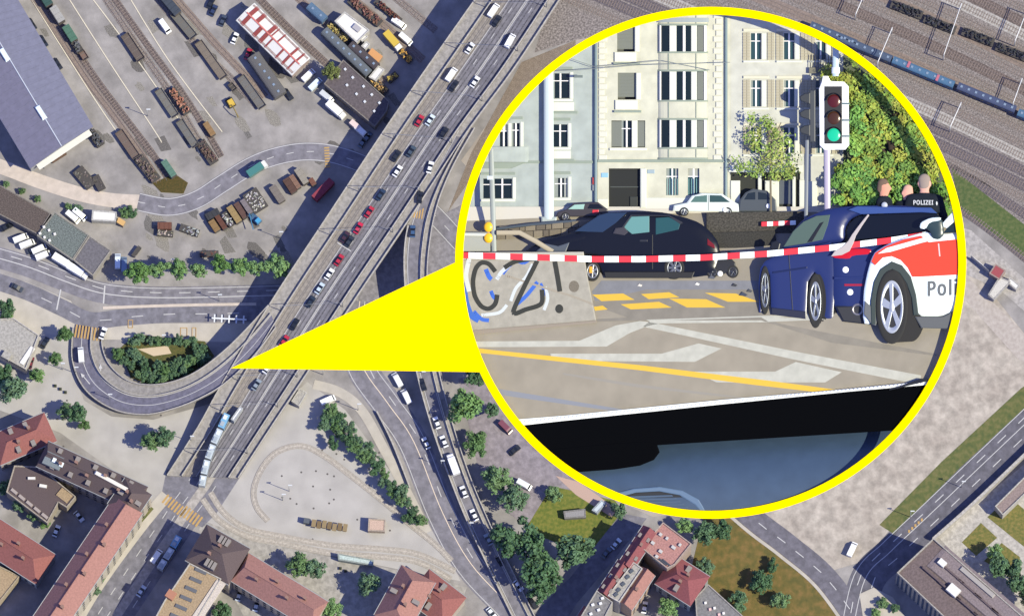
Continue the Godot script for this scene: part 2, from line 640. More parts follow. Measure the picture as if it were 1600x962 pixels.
	road("edge_line", rt, 1.1, 0.11, white, "", -22, r6)
	road("lane_line", rt, 1.2, 0.11, white, "", -4, r6)
	dashes("dash", rt, 10.0, 0.3, 4.0, 10.0, 0.11, white, r6)
	dashes("dash", rt, -12.0, 0.3, 4.0, 10.0, 0.11, white, r6)
	for i in 5:
		var zb := MB.new()
		var c := P(1418 + i * 5, 828 - i * 4.4) + Vector3(0, 0.12, 0)
		zb.box(c, Vector3(0.7, 0.02, 1.0))
		part("yellow_mark", zb.mesh(), yellow, r6)
	var rl := line([1130, 768, 1180, 812, 1230, 850, 1290, 902, 1350, 985], 2)
	var r7 := road("lower_road", rl, 36, 0.08, mat("77747e", 0.9, "patch", 26.0, "grain", 4.0), "grey road running down from under the panel")
	dashes("dash", rl, 0.0, 0.3, 3.5, 8.0, 0.12, white, r7)
	road("footway", rl, 5, 0.14, pale, "", 21, r7)
	sheet("island", [1340, 925, 1362, 915, 1392, 930, 1420, 975, 1400, 1000, 1360, 990, 1345, 960], 0.16, pale, "pale traffic island with shrubs by the office block")
	# garden squares at the far right
	sheet("garden", [1462, 836, 1640, 690, 1640, 990, 1600, 980], 0.045, mat("b3aea8", 0.95, "patch", 14.0), "paved forecourt at the far right")
	for g in [[1500, 845, 1530, 815, 1555, 838, 1522, 866], [1540, 806, 1575, 775, 1640, 830, 1640, 850, 1597, 852], [1534, 874, 1562, 846, 1590, 868, 1590, 905], [1600, 862, 1640, 862, 1640, 905, 1602, 905]]:
		sheet("grass_square", g, 0.10, mat("8c8560", 1.0, "dry", 10.0, "grain", 2.0), "dry grass square of the forecourt garden")
	sheet("waste_ground", [835, 90, 900, 60, 1000, 42, 1300, 182, 1500, 292, 1500, 395, 1440, 470, 1300, 700, 1120, 792, 1020, 806, 960, 780, 905, 752, 900, 700, 800, 590, 770, 560, 764, 300, 720, 250], 0.028, mat("aca59e", 1.0, "dirt", 80.0, "grain", 5.0), "bare stony ground between railway and gravel lot")
	# iron covers let into the paving
	for q in [["tram_square", 30, 440, 640, 700, 850], ["plaza", 26, 90, 270, 540, 700]]:
		var host: Node3D = get_node(str(q[0]))
		for i in int(q[1]):
			var c := P(sr.randf_range(q[2], q[3]), sr.randf_range(q[4], q[5]))
			var cb := MB.new()
			cb.cyl(Vector3(c.x, 0.02, c.z), 0.36, 0.36, 0.03, 8)
			part("iron_cover", cb.mesh(), mat("4e4a48", 0.8), host)
	# dark soil island inside the ramp
	sheet("soil", [186, 545, 212, 522, 320, 533, 335, 556, 300, 583, 240, 602, 205, 590], 0.10, mat("837f5c", 1.0, "dry", 8.0, "rough", 2.0), "planted island enclosed by the curved ramp")
	sheet("soil_path", [215, 545, 262, 540, 268, 552, 240, 556], 0.13, mat("c6b49c", 1.0, "grain", 2.0), "bare sandy patch between the island shrubs")
	# upper right side of the viaduct
	sheet("embankment", [815, 95, 900, 60, 900, 100, 790, 200, 700, 330, 735, 240], 0.04, mat("a39588", 1.0, "dirt", 14.0, "rough", 5.0), "stony waste ground beside the viaduct")
	sheet("under_yard", [560, 450, 600, 400, 632, 358, 700, 330, 760, 300, 760, 560, 560, 560], 0.035, mat("979398", 0.95, "patch", 16.0, "grain", 3.0), "grey yard below the split of the viaduct")
	sheet("grass_slope", [1490, 262, 1640, 380, 1640, 430, 1500, 322], 0.12, mat("68765a", 1.0, "dry", 12.0, "grain", 2.0), "green slope beside the railway")
	sheet("depot_yard", [1490, 350, 1520, 360, 1640, 470, 1640, 520, 1560, 450, 1490, 420], 0.06, mat("a9a4a1", 0.95, "patch", 14.0), "grey depot yard below the railway slope")

func frame_mark(b: MB, x0: float, y0: float, x1: float, y1: float) -> void:
	for e in [[x0, y0, x1, y0], [x1, y0, x1, y1], [x1, y1, x0, y1], [x0, y1, x0, y0]]:
		var a := P(e[0], e[1]) + Vector3(0, 0.17, 0)
		var c := P(e[2], e[3]) + Vector3(0, 0.17, 0)
		var s := (c - a).normalized().cross(Vector3.UP) * 0.12
		b.q(a - s, c - s, c + s, a + s)

# bars laid side by side from a to b (plan points), each bar `len` plan units long
func zebra(parent: Node3D, a: Vector2, b: Vector2, n: int, len: float, y: float, m: Material) -> void:
	var d := (b - a)
	var along := d.normalized()
	var across := Vector2(-along.y, along.x)
	for i in n:
		var c := a + d * (i + 0.5) / n
		var w := along * d.length() / n * 0.27
		var l := across * len / 2.0
		var q := MB.new()
		var up := Vector3(0, y, 0)
		var p0 := c - w - l
		var p1 := c + w - l
		var p2 := c + w + l
		var p3 := c - w + l
		q.q(P(p0.x, p0.y) + up, P(p1.x, p1.y) + up, P(p2.x, p2.y) + up, P(p3.x, p3.y) + up)
		part("zebra_bar", q.mesh(), m, parent)

# ---------------------------------------------------------------- viaduct
func build_viaduct() -> void:
	var conc := mat("a7a29c", 0.95, "patch", 18.0, "grain", 3.0)
	var walk := mat("aaa5a0", 0.95, "patch", 14.0, "grain", 3.0)
	var tram := mat("9f978f", 0.95, "patch", 10.0, "grain", 2.0)
	var lane := mat("87848b", 0.9, "patch", 26.0, "grain", 3.0)
	var lane2 := mat("7e7c86", 0.9, "patch", 22.0, "grain", 3.0)
	var white := mat("bcbbbb", 0.8, "grain", 2.0)
	var yellow := mat("b4925a", 0.8, "grain", 2.0)
	var wallm := mat("b1aca6", 0.95, "patch", 8.0)
	var steel := mat("8d9096", 0.5, "", 1.0, "", 1.0, 0.6)
	# main deck: left and right edges, dropping to the ground at its southern foot
	var L := line(lift([761, -30, 9.0, 740, 0, 9.0, 670, 100, 9.0, 602, 200, 9.0, 514, 334, 8.5, 425, 470, 7.5, 350, 595, 4.5, 310, 667, 2.4, 262, 742, 0.25]))
	var R := line(lift([893, -30, 9.0, 874, 0, 9.0, 803, 108, 9.0, 728, 210, 9.0, 649, 330, 8.5, 560, 462, 7.5, 478, 588, 4.5, 430, 660, 2.4, 374, 746, 0.25]))
	var v := thing("viaduct", "long concrete road viaduct with tram lanes crossing the picture", "viaduct")
	var b := MB.new()
	b.band(L, R, 1.2)
	part("deck", b.mesh(), conc, v)
	deck_band(v, "left_walkway", L, R, 0.012, 0.2, 0.10, walk)
	deck_band(v, "tram_bed", L, R, 0.222, 0.4, 0.03, tram)
	deck_band(v, "left_carriageway", L, R, 0.402, 0.612, 0.034, lane)
	deck_band(v, "right_carriageway", L, R, 0.626, 0.85, 0.034, lane2)
	deck_band(v, "right_walkway", L, R, 0.872, 0.988, 0.10, walk)
	for f in [0.402, 0.605, 0.626, 0.845]:
		deck_band(v, "edge_line", L, R, f, f + 0.008, 0.06, white)
	for f in [0.25, 0.305, 0.33, 0.385]:
		deck_band(v, "tram_rail", L, R, f, f + 0.006, 0.09, mat("6a6664", 0.5, "", 1.0, "", 1.0, 0.4))
	for f in [0.50, 0.735]:
		dashes("dash", between(L, R, f), 0.0, 0.22, 2.2, 11.0, 0.07, white, v)
	for f in [0.006, 0.211, 0.861, 0.994]:
		var pb := MB.new()
		var c := between(L, R, f)
		pb.band(offset_line(c, -0.16, 1.15), offset_line(c, 0.16, 1.15), 1.15)
		part("parapet", pb.mesh(), wallm, v)
	for f in [0.43, 0.47, 0.525, 0.58, 0.655, 0.70, 0.765, 0.815]:
		deck_band(v, "worn_track", L, R, f, f + 0.016, 0.045, mat("7b7980" if f < 0.6 else "73717b", 0.9, "rough", 14.0, "grain", 3.0))
	# expansion joints
	for i in range(4, L.size() - 6, 6):
		var jb := MB.new()
		var d := Vector3(0.14, 0.075, 0.1)
		var a0 := L[i].lerp(R[i], 0.02)
		var a1 := L[i].lerp(R[i], 0.2)
		jb.q(a0 + Vector3(-0.1, 0.13, 0), a0 + Vector3(0.1, 0.13, 0.1), a1 + Vector3(0.1, 0.13, 0.1), a1 + Vector3(-0.1, 0.13, 0))
		part("joint", jb.mesh(), mat("77736f", 0.9), v)
	for k in [[0.505, 40], [0.66, 60]]:
		pass
	var sl := MB.new()
	var sa := P(527, 378, 8.42 * RISE)
	var sc := P(548, 391, 8.42 * RISE)
	sl.q(sa, sc, sc + Vector3(0.1, 0, 0.5), sa + Vector3(0.1, 0, 0.5))
	part("stop_line", sl.mesh(), white, v)
	# piers
	for i in range(2, L.size() - 14, 5):
		for f in [0.2, 0.8]:
			var c := L[i].lerp(R[i], f)
			var pm := MB.new()
			pm.cyl(Vector3(c.x, 0, c.z), 0.8, 0.9, maxf(0.3, c.y - 1.0), 12)
			part("pier", pm.mesh(), conc, v)
	# curved ramp on the left
	var RL := line(lift([420, 477, 7.62, 385, 515, 6.6, 350, 549, 5.8, 312, 578, 4.8, 275, 595, 3.8, 235, 601, 2.8, 200, 594, 1.9, 172, 570, 1.0, 160, 540, 0.4, 161, 512, 0.12]))
	var RR := line(lift([432, 512, 6.95, 395, 560, 5.9, 352, 600, 4.9, 315, 622, 4.2, 275, 638, 3.4, 228, 648, 2.6, 178, 640, 1.8, 134, 610, 1.0, 113, 565, 0.4, 113, 512, 0.12]))
	var rp := thing("curved_ramp", "curved concrete ramp looping from the viaduct round to the zebra crossing", "ramp")
	var rb := MB.new()
	rb.band(RL, RR, 0.9)
	part("deck", rb.mesh(), conc, rp)
	deck_band(rp, "inner_walkway", RL, RR, 0.02, 0.36, 0.10, walk)
	deck_band(rp, "carriageway", RL, RR, 0.4, 0.95, 0.04, mat("79778a", 0.9, "patch", 18.0, "grain", 3.0))
	deck_band(rp, "lane_line", RL, RR, 0.66, 0.68, 0.07, white)
	deck_band(rp, "edge_line", RL, RR, 0.40, 0.42, 0.07, white)
	for f in [0.008, 0.37, 0.985]:
		var pb2 := MB.new()
		var c2 := between(RL, RR, f)
		pb2.band(offset_line(c2, -0.15, 1.0), offset_line(c2, 0.15, 1.0), 1.0)
		part("parapet", pb2.mesh(), wallm, rp)
	zebra(rp, Vector2(116, 517), Vector2(160, 524), 9, 20.0, 0.62, yellow)
	for a in [[158, 582, 24], [135, 593, 60]]:
		arrow(rp, a[0], a[1], 0.9, a[2] + 70.0, white, 1.35)
	# branch ramp on the right
	var BL := line(lift([716, 196, 9.03, 690, 246, 9.0, 662, 296, 8.7, 640, 345, 8.4, 632, 380, 8.1, 631, 430, 7.6, 638, 510, 6.5, 650, 580, 5.5, 672, 660, 4.2, 700, 740, 3.0, 730, 815, 1.8, 770, 900, 0.5, 812, 985, 0.15]))
	var BR := line(lift([742, 200, 9.03, 716, 245, 9.0, 698, 282, 8.7, 684, 320, 8.4, 674, 365, 8.1, 668, 430, 7.6, 674, 510, 6.5, 686, 578, 5.5, 706, 655, 4.2, 732, 735, 3.0, 762, 808, 1.8, 801, 890, 0.5, 846, 980, 0.15]))
	var br := thing("branch_ramp", "long narrow ramp splitting off the viaduct to the right", "ramp")
	var bb := MB.new()
	bb.band(BL, BR, 0.9)
	part("deck", bb.mesh(), conc, br)
	deck_band(br, "carriageway", BL, BR, 0.14, 0.68, 0.04, lane)
	deck_band(br, "walkway", BL, BR, 0.74, 0.97, 0.10, walk)
	deck_band(br, "edge_line", BL, BR, 0.16, 0.185, 0.07, white)
	deck_band(br, "edge_line", BL, BR, 0.64, 0.665, 0.07, white)
	for f in [0.985, 0.72]:
		var pb3 := MB.new()
		var c3 := between(BL, BR, f)
		pb3.band(offset_line(c3, -0.15, 1.1), offset_line(c3, 0.15, 1.1), 1.1)
		part("parapet", pb3.mesh(), wallm, br)
	var pb4 := MB.new()
	var c4 := between(BL, BR, 0.03).slice(26)
	pb4.band(offset_line(c4, -0.2, 1.1), offset_line(c4, 0.2, 1.1), 1.1)
	part("parapet", pb4.mesh(), wallm, br)
	zebra(br, Vector2(638, 343), Vector2(662, 347), 6, 17.0, 8.42 * RISE + 0.1, yellow)
	for i in range(24, BL.size() - 20, 6):
		var c := BL[i].lerp(BR[i], 0.5)
		var pm := MB.new()
		pm.cyl(Vector3(c.x, 0, c.z), 0.9, 0.9, maxf(0.3, c.y - 0.8), 12)
		part("pier", pm.mesh(), conc, br)
	# gore wedge between deck and branch
	# overhead line portals across the deck
	var spots := ["by the top edge", "below the white van pair", "by the split lane", "at the gore", "by the red cars", "by the white car below the red ones", "above the pointer tip", "below the pointer tip", "by the tram shelter", "at the foot of the viaduct"]
	var k := 0
	for i in [9, 14, 20, 25, 30, 34, 41, 48, 53, 60]:
		var ca := thing("overhead_line_portal", "grey overhead line portal across the viaduct " + spots[k], "portal", Vector3.ZERO, 0.0, "overhead line portals on the viaduct")
		var a0 := L[i].lerp(R[i], 0.18)
		var a1 := L[i].lerp(R[i], 0.90)
		for e in [a0, a1]:
			var mb := MB.new()
			mb.cyl(e, 0.16, 0.11, 6.5, 8)
			part("mast", mb.mesh(true), steel, ca)
		var wire := MB.new()
		wire.tube(PackedVector3Array([a0 + Vector3(0, 6.2, 0), a1 + Vector3(0, 6.2, 0)]), 0.06, 5)
		part("span", wire.mesh(true), steel, ca)
		var ar := MB.new()
		ar.tube(PackedVector3Array([a0 + Vector3(0, 6.3, 0), a0.lerp(a1, 0.3) + Vector3(0, 6.4, 0)]), 0.1, 5)
		part("arm", ar.mesh(true), steel, ca)
		k += 1
	# wall beside the foot of the deck on the right and retaining wall on the far right
	var wl := thing("retaining_wall", "tall grey retaining wall along the right road", "wall")
	var wb := MB.new()
	wb.band(line([1453, 838, 3.5, 1530, 770, 3.5, 1640, 666, 3.5]), line([1456, 841, 3.5, 1533, 773, 3.5, 1643, 669, 3.5]), 3.5)
	part("wall", wb.mesh(), wallm, wl)
	var wl2 := thing("kerb_wall", "low pale wall beside the sloping road and tree belt", "wall")
	var wb2 := MB.new()
	wb2.band(line([588, 642, 1.6, 612, 690, 1.6, 640, 760, 1.6]), line([590, 641, 1.6, 614, 689, 1.6, 642, 759, 1.6]), 1.6)
	part("wall", wb2.mesh(), wallm, wl2)

func deck_band(parent: Node3D, called: String, l: PackedVector3Array, r: PackedVector3Array, f0: float, f1: float, up: float, m: Material) -> void:
	var b := MB.new()
	b.band(between(l, r, f0, up), between(l, r, f1, up), 0.0)
	part(called, b.mesh(), m, parent)

func arrow(parent: Node3D, px: float, py: float, h: float, deg: float, m: Material, size: float) -> void:
	var b := MB.new()
	b.x = Transform3D(Basis(Vector3.UP, deg_to_rad(deg)).scaled(Vector3.ONE * size), P(px, py, h) + Vector3(0, 0.5, 0))
	b.q(Vector3(-2, 0, -0.12), Vector3(1, 0, -0.12), Vector3(1, 0, 0.12), Vector3(-2, 0, 0.12))
	b.t(Vector3(1, 0, -0.5), Vector3(2.2, 0, 0), Vector3(1, 0, 0.5))
	part("arrow", b.mesh(), m, parent)

# ---------------------------------------------------------------- railways
func track(l: PackedVector3Array, bedm: Material, label: String, bed := 14.0) -> void:
	var railm := mat("857b76", 0.45, "", 1.0, "", 1.0, 0.5)
	var t := road("railway_track", l, bed, 0.10, bedm, label)
	for s in [-0.72, 0.72]:
		var b := MB.new()
		b.band(offset_line(l, s - 0.06, 0.3), offset_line(l, s + 0.06, 0.3), 0.18)
		part("rail", b.mesh(), railm, t)
	var sl := MB.new()
	var run := 0.0
	for i in l.size() - 1:
		var a := l[i]
		var d := l[i + 1] - l[i]
		var n := int(d.length() / 0.9)
		var dn := d.normalized()
		var s := Vector3(-dn.z, 0, dn.x)
		for k in n:
			var c := a + d * (k + 0.5) / n + Vector3(0, 0.15, 0)
			sl.q(c - s * 1.3 - dn * 0.13, c + s * 1.3 - dn * 0.13, c + s * 1.3 + dn * 0.13, c - s * 1.3 + dn * 0.13)
	var so := part("sleepers", sl.mesh(), mat("85776f", 0.95, "grain", 2.0), t)
	so.set_meta("kind", "stuff")

func build_railways() -> void:
	var brown := mat("98887f", 1.0, "patch", 9.0, "grain", 1.5)
	var brown2 := mat("8a7b76", 1.0, "rough", 12.0, "grain", 1.5)
	var greyb := mat("aaa09b", 1.0, "rough", 10.0, "grain", 1.5)
	var dark := mat("837a80", 1.0, "rough", 10.0, "grain", 1.5)
	var palm := mat("bdb8b2", 1.0, "patch", 10.0, "grain", 2.0)
	sheet("railway_field", [872, -40, 1660, -40, 1660, 420, 1490, 290, 1300, 180, 1000, 40, 900, 60, 835, 80], 0.03, mat("aaa09c", 1.0, "rough", 14.0, "grain", 2.0), "grey ballast field of the railway at the upper right")
	# yard tracks, upper left
	track(line([30, -30, 51, 0, 130, 120, 175, 180, 222, 245, 246, 285], 2), brown, "rusty track beside the big grey warehouse", 11)
	track(line([42, -30, 64, 0, 142, 116, 190, 180, 236, 240, 262, 280], 2), brown2, "rusty track ending at the brown grass tip", 11)
	track(line([143, -30, 164, 0, 215, 75, 262, 142, 300, 205, 326, 248], 2), greyb, "track under the row of flat wagons", 11)
	track(line([158, -30, 178, 0, 230, 73, 278, 138, 318, 200, 344, 244], 2), brown2, "rusty track right of the flat wagons", 10)
	track(line([226, -30, 250, 5, 310, 75, 360, 122, 400, 165], 2), greyb, "track with two long grey wagons", 11)
	track(line([250, -30, 276, 0, 330, 62, 385, 120, 412, 150], 2), brown, "brown track beside the parked cars", 12)
	track(line([380, -30, 412, 5, 470, 62, 535, 122, 560, 146], 2), brown2, "track left of the long grey train", 12)
	track(line([440, -30, 470, 0, 515, 42, 560, 86, 600, 128], 2), brown, "track under the long grey train", 12)
	track(line([520, -30, 555, 0, 600, 38, 660, 92], 2), brown, "track with scrap wagons near the viaduct", 14)
	track(line([590, -30, 625, 0, 680, 45], 2), greyb, "track vanishing below the top of the viaduct", 12)
	sheet("grass_tip", [222, 270, 250, 300, 285, 302, 292, 285, 270, 270, 240, 285], 0.2, mat("77663f", 1.0, "dry", 6.0, "rough", 2.0), "brown grassy tip at the end of the yard tracks")
	for e in [[35, -20, 62, 25, 152, 165, 205, 240], [93, -20, 165, 92, 240, 205, 250, 222], [128, -20, 190, 62, 290, 205, 310, 240], [190, -20, 260, 92, 345, 205]]:
		road("platform_edge", line(e, 2), 1.6, 0.16, mat("bdb5a2", 0.95), "thin pale platform edge between yard tracks")
	# main lines, upper right: nineteen tracks drawn out along one direction
	var place := ["topmost", "second", "third", "fourth", "fifth", "sixth", "seventh", "eighth", "ninth", "tenth", "eleventh", "twelfth", "thirteenth", "fourteenth", "fifteenth", "sixteenth", "seventeenth", "eighteenth"]
	var beds := [dark, greyb, palm, greyb, brown2, palm, greyb, brown, greyb, brown2, greyb, brown, greyb, greyb, palm, dark, dark, greyb]
	for i in 18:
		var y0 := -196.0 + i * 21.5
		var x0 := 852.0
		var s := 0.425 + 0.004 * sin(i * 2.1)
		track(line([x0, y0 - 448.0 * s, 1100, y0 - 200.0 * s, 1300, y0, 1480, y0 + 180.0 * (s + 0.02), 1660, y0 + 360.0 * (s + 0.045)], 2), beds[i], place[i] + " of the parallel main line tracks, counted from the top right corner", 17)
	track(line([1440, 290, 1500, 325, 1560, 368, 1660, 450], 2), dark, "dark track between green slope and depot", 13)
	track(line([1440, 240, 1500, 268, 1570, 312, 1660, 372], 2), dark, "dark track above the green slope", 15)
	# tram rails of the turning loop
	var loopm := mat("8a847e", 0.6, "", 1.0, "", 1.0, 0.3)
	var bedm := mat("b4aca2", 0.95, "patch", 8.0)
	var n := 0
	for a in [[706, 874, 680, 848, 641, 817, 606, 787, 554, 746, 508, 712, 472, 696, 436, 704, 412, 728, 398, 762, 402, 790, 420, 812], [330, 768, 352, 800, 388, 824, 440, 836, 520, 850, 600, 856, 655, 864, 712, 890], [318, 778, 345, 812, 390, 836, 440, 846, 520, 862, 600, 868, 655, 876, 705, 902]]:
		var l := line(a, 2)
		var t := road("tram_track", l, 9.5, 0.12, bedm, ["tram turning loop round the pale square", "upper tram track below the pale square", "lower tram track below the pale square"][n])
		n += 1
		for s in [-0.9, -0.5, 0.5, 0.9]:
			var b := MB.new()
			b.band(offset_line(l, s - 0.07, 0.16), offset_line(l, s + 0.07, 0.16), 0.0)
			part("rail", b.mesh(), loopm, t)
	# railway portals
	var m := mat("c9cacb", 0.5, "", 1.0, "", 1.0, 0.5)
	n = 0
	for g in [[1352, 0, 1340, 28], [1397, 50, 1374, 104], [1506, 12, 1478, 92], [1504, 168, 1487, 205], [1600, 130, 1586, 168], [1610, 20, 1590, 70]]:
		var t := thing("railway_portal", "pale railway catenary portal " + ["at the top beside the panel", "over the dark blue train", "over the black freight wagons", "over the tracks below the blue train", "at the right edge over the train", "at the right edge over the freight wagons"][n], "portal", Vector3.ZERO, 0.0, "catenary portals over the main line")
		n += 1
		var a := P(g[0], g[1], 0.0)
		var c := P(g[2], g[3], 0.0)
		for e in [a, c]:
			var mb := MB.new()
			mb.cyl(e, 0.2, 0.15, 8.0, 8)
			part("mast", mb.mesh(true), m, t)
		var sp := MB.new()
		for o in [Vector3(0, 7.8, 0), Vector3(0, 7.0, 0)]:
			sp.tube(PackedVector3Array([a + o, c + o]), 0.14, 6)
		part("beam", sp.mesh(true), m, t)

# ---------------------------------------------------------------- buildings
func base_at(px: float, py: float, h: float) -> Vector3:
	var p := P(px, py, h)
	return Vector3(p.x, 0, p.z)

# slab of roof through four corners, with thickness
func roof_slab(a: Vector3, b: Vector3, c: Vector3, d: Vector3, th := 0.25) -> ArrayMesh:
	var m := MB.new()
	var k := Vector3(0, -th, 0)
	m.q(a, b, c, d)
	m.q(a + k, d + k, c + k, b + k)
	for e in [[a, b], [b, c], [c, d], [d, a]]:
		m.q(e[0], e[0] + k, e[1] + k, e[1])
	return m.mesh()

# house with a pitched roof; len and wid in plan units, walls h metres high, ridge rh above them
func pitched(called: String, label: String, px: float, py: float, len: float, wid: float, ang: float, h: float, rh: float, wallc: String, tiles: Material, hip := 0.0, dormers := 0, chimneys := 2, windows := true) -> Node3D:
	var t := thing(called, label, "building", base_at(px, py, h), ang)
	var l := len * U / 2.0
	var w := wid * U / 2.0
	var o := 0.45
	var wb := MB.new()
	wb.box(Vector3(0, h / 2.0, 0), Vector3(l * 2, h, w * 2))
	if hip == 0.0:
		for s in [-1.0, 1.0]:
			wb.t(Vector3(s * l, h, -w), Vector3(s * l, h, w), Vector3(s * l, h + rh - 0.2, 0))
	part("wall", wb.mesh(), mat(wallc, 0.95, "patch", 8.0, "grain", 2.0), t)
	var hl := l + o - hip * w
	var e := h - 0.3
	var nr := part("roof", roof_slab(Vector3(-l - o, e, w + o), Vector3(l + o, e, w + o), Vector3(hl, h + rh, 0), Vector3(-hl, h + rh, 0)), tiles, t)
	var fr := part("roof", roof_slab(Vector3(l + o, e, -w - o), Vector3(-l - o, e, -w - o), Vector3(-hl, h + rh, 0), Vector3(hl, h + rh, 0)), tiles, t)
	if hip > 0.0:
		for s in [-1.0, 1.0]:
			var hb := MB.new()
			hb.t(Vector3(s * (l + o), e, -w - o), Vector3(s * (l + o), e, w + o), Vector3(s * hl, h + rh, 0))
			part("hip", hb.mesh(), tiles, t)
	var rb := MB.new()
	rb.tube(PackedVector3Array([Vector3(-hl, h + rh + 0.03, 0), Vector3(hl, h + rh + 0.03, 0)]), 0.18, 6)
	part("ridge", rb.mesh(true), tiles, t)
	for s in [-1.0, 1.0]:
		var gb := MB.new()
		gb.tube(PackedVector3Array([Vector3(-l - o, e - 0.05, s * (w + o + 0.1)), Vector3(l + o, e - 0.05, s * (w + o + 0.1))]), 0.14, 6)
		part("gutter", gb.mesh(true), mat("8f9294", 0.5), t)
	for i in chimneys:
		var cx := lerpf(-hl * 0.8, hl * 0.8, (i + 0.5) / chimneys) + sin(i * 7.0 + px) * 1.2
		var s := 1.0 if i % 2 == 0 else -1.0
		var z := s * w * 0.3
		var cb := MB.new()
		cb.box(Vector3(cx, h + rh * 0.85 + 0.3, z), Vector3(0.9, rh * 0.6 + 1.2, 0.7))
		cb.box(Vector3(cx, h + rh * 1.15 + 0.95, z), Vector3(1.15, 0.15, 0.95))
		part("chimney", cb.mesh(), mat("8d6f64", 0.95, "grain", 1.0), nr if s > 0 else fr)
	for i in dormers:
		for s in [-1.0, 1.0]:
			var cx := lerpf(-hl, hl, (i + 0.5) / dormers)
			var db := MB.new()
			db.box(Vector3(cx, h + rh * 0.38, s * w * 0.68), Vector3(1.5, rh * 0.55, w * 0.4))
			var dm := part("dormer", db.mesh(), mat("8b8480", 0.9, "grain", 1.0), nr if s > 0 else fr)
			dm.set_meta("label", "small roof dormer")
	if windows:
		facade_windows(t, l, w, h, ang)
	return t

# rows of real windows, set a little proud of the walls that face the south
func facade_windows(t: Node3D, l: float, w: float, h: float, ang: float) -> void:
	var floors := int(h / 3.2)
	var fm := glass("262c36")
	var shared := BoxMesh.new()
	shared.size = Vector3(1.1, 1.6, 0.12)
	var s := 1.0 if cos(deg_to_rad(ang)) > 0 else -1.0
	var n := mini(14, int(l * 2.0 / 2.8))
	for f in floors:
		for i in n:
			part("window", shared, fm, t, Vector3(lerpf(-l, l, (i + 0.5) / n), 1.9 + f * 3.2, s * (w + 0.05)))

# flat roofed block over any outline: walls, raised rim and a roof lying inside it
func flat_block(called: String, label: String, a: Array, h: float, wallc: String, roofm: Material, rim := 0.5, category := "building") -> Node3D:
	var pts := outline(a, h)
	var c := Vector2.ZERO
	for p in pts:
		c += p / pts.size()
	var loc := PackedVector2Array()
	for p in pts:
		loc.append(p - c)
	var t := thing(called, label, category, Vector3(c.x, 0, c.y))
	var b := MB.new()
	b.prism(loc, 0, h)
	var wm := mat(wallc, 0.95, "patch", 8.0, "grain", 2.0)
	part("wall", b.mesh(), wm, t)
	var inner := Geometry2D.offset_polygon(loc, -0.45)
	if inner.size() > 0 and rim > 0.0:
		var rb := MB.new()
		rb.prism(inner[0], h - 0.1, h + 0.05)
		part("roof", rb.mesh(), roofm, t)
		for i in loc.size():
			var p := loc[i]
			var q := loc[(i + 1) % loc.size()]
			var pm := MB.new()
			var d := (q - p)
			var n := Vector2(-d.y, d.x).normalized() * 0.2
			if Geometry2D.is_point_in_polygon((p + q) / 2.0 + n, loc):
				n = -n
			pm.prism(PackedVector2Array([p + n * 0.2, q + n * 0.2, q - n * 1.6, p - n * 1.6]), h + 0.003 + i * 0.002, h + rim + i * 0.002)
			part("parapet", pm.mesh(), wm, t)
	else:
		var rb2 := MB.new()
		rb2.prism(loc, h, h + 0.12)
		part("roof", rb2.mesh(), roofm, t)
	return t

# boxes on a roof (skylights, vents, machines): plan centre, length, width, height
func on_roof(t: Node3D, called: String, px: float, py: float, len: float, wid: float, up: float, base_h: float, ang: float, m: Material) -> void:
	var b := MB.new()
	b.x = Transform3D(Basis(Vector3.UP, deg_to_rad(ang)), Vector3.ZERO)
	b.box(Vector3(0, up / 2.0, 0), Vector3(len * U, up, wid * U), 0.94)
	var p := P(px, py, base_h)
	part(called, b.mesh(), m, t, t.transform.affine_inverse() * p)
	var o: Node3D = t.get_child(t.get_child_count() - 1)
	o.rotation.y = -t.rotation.y

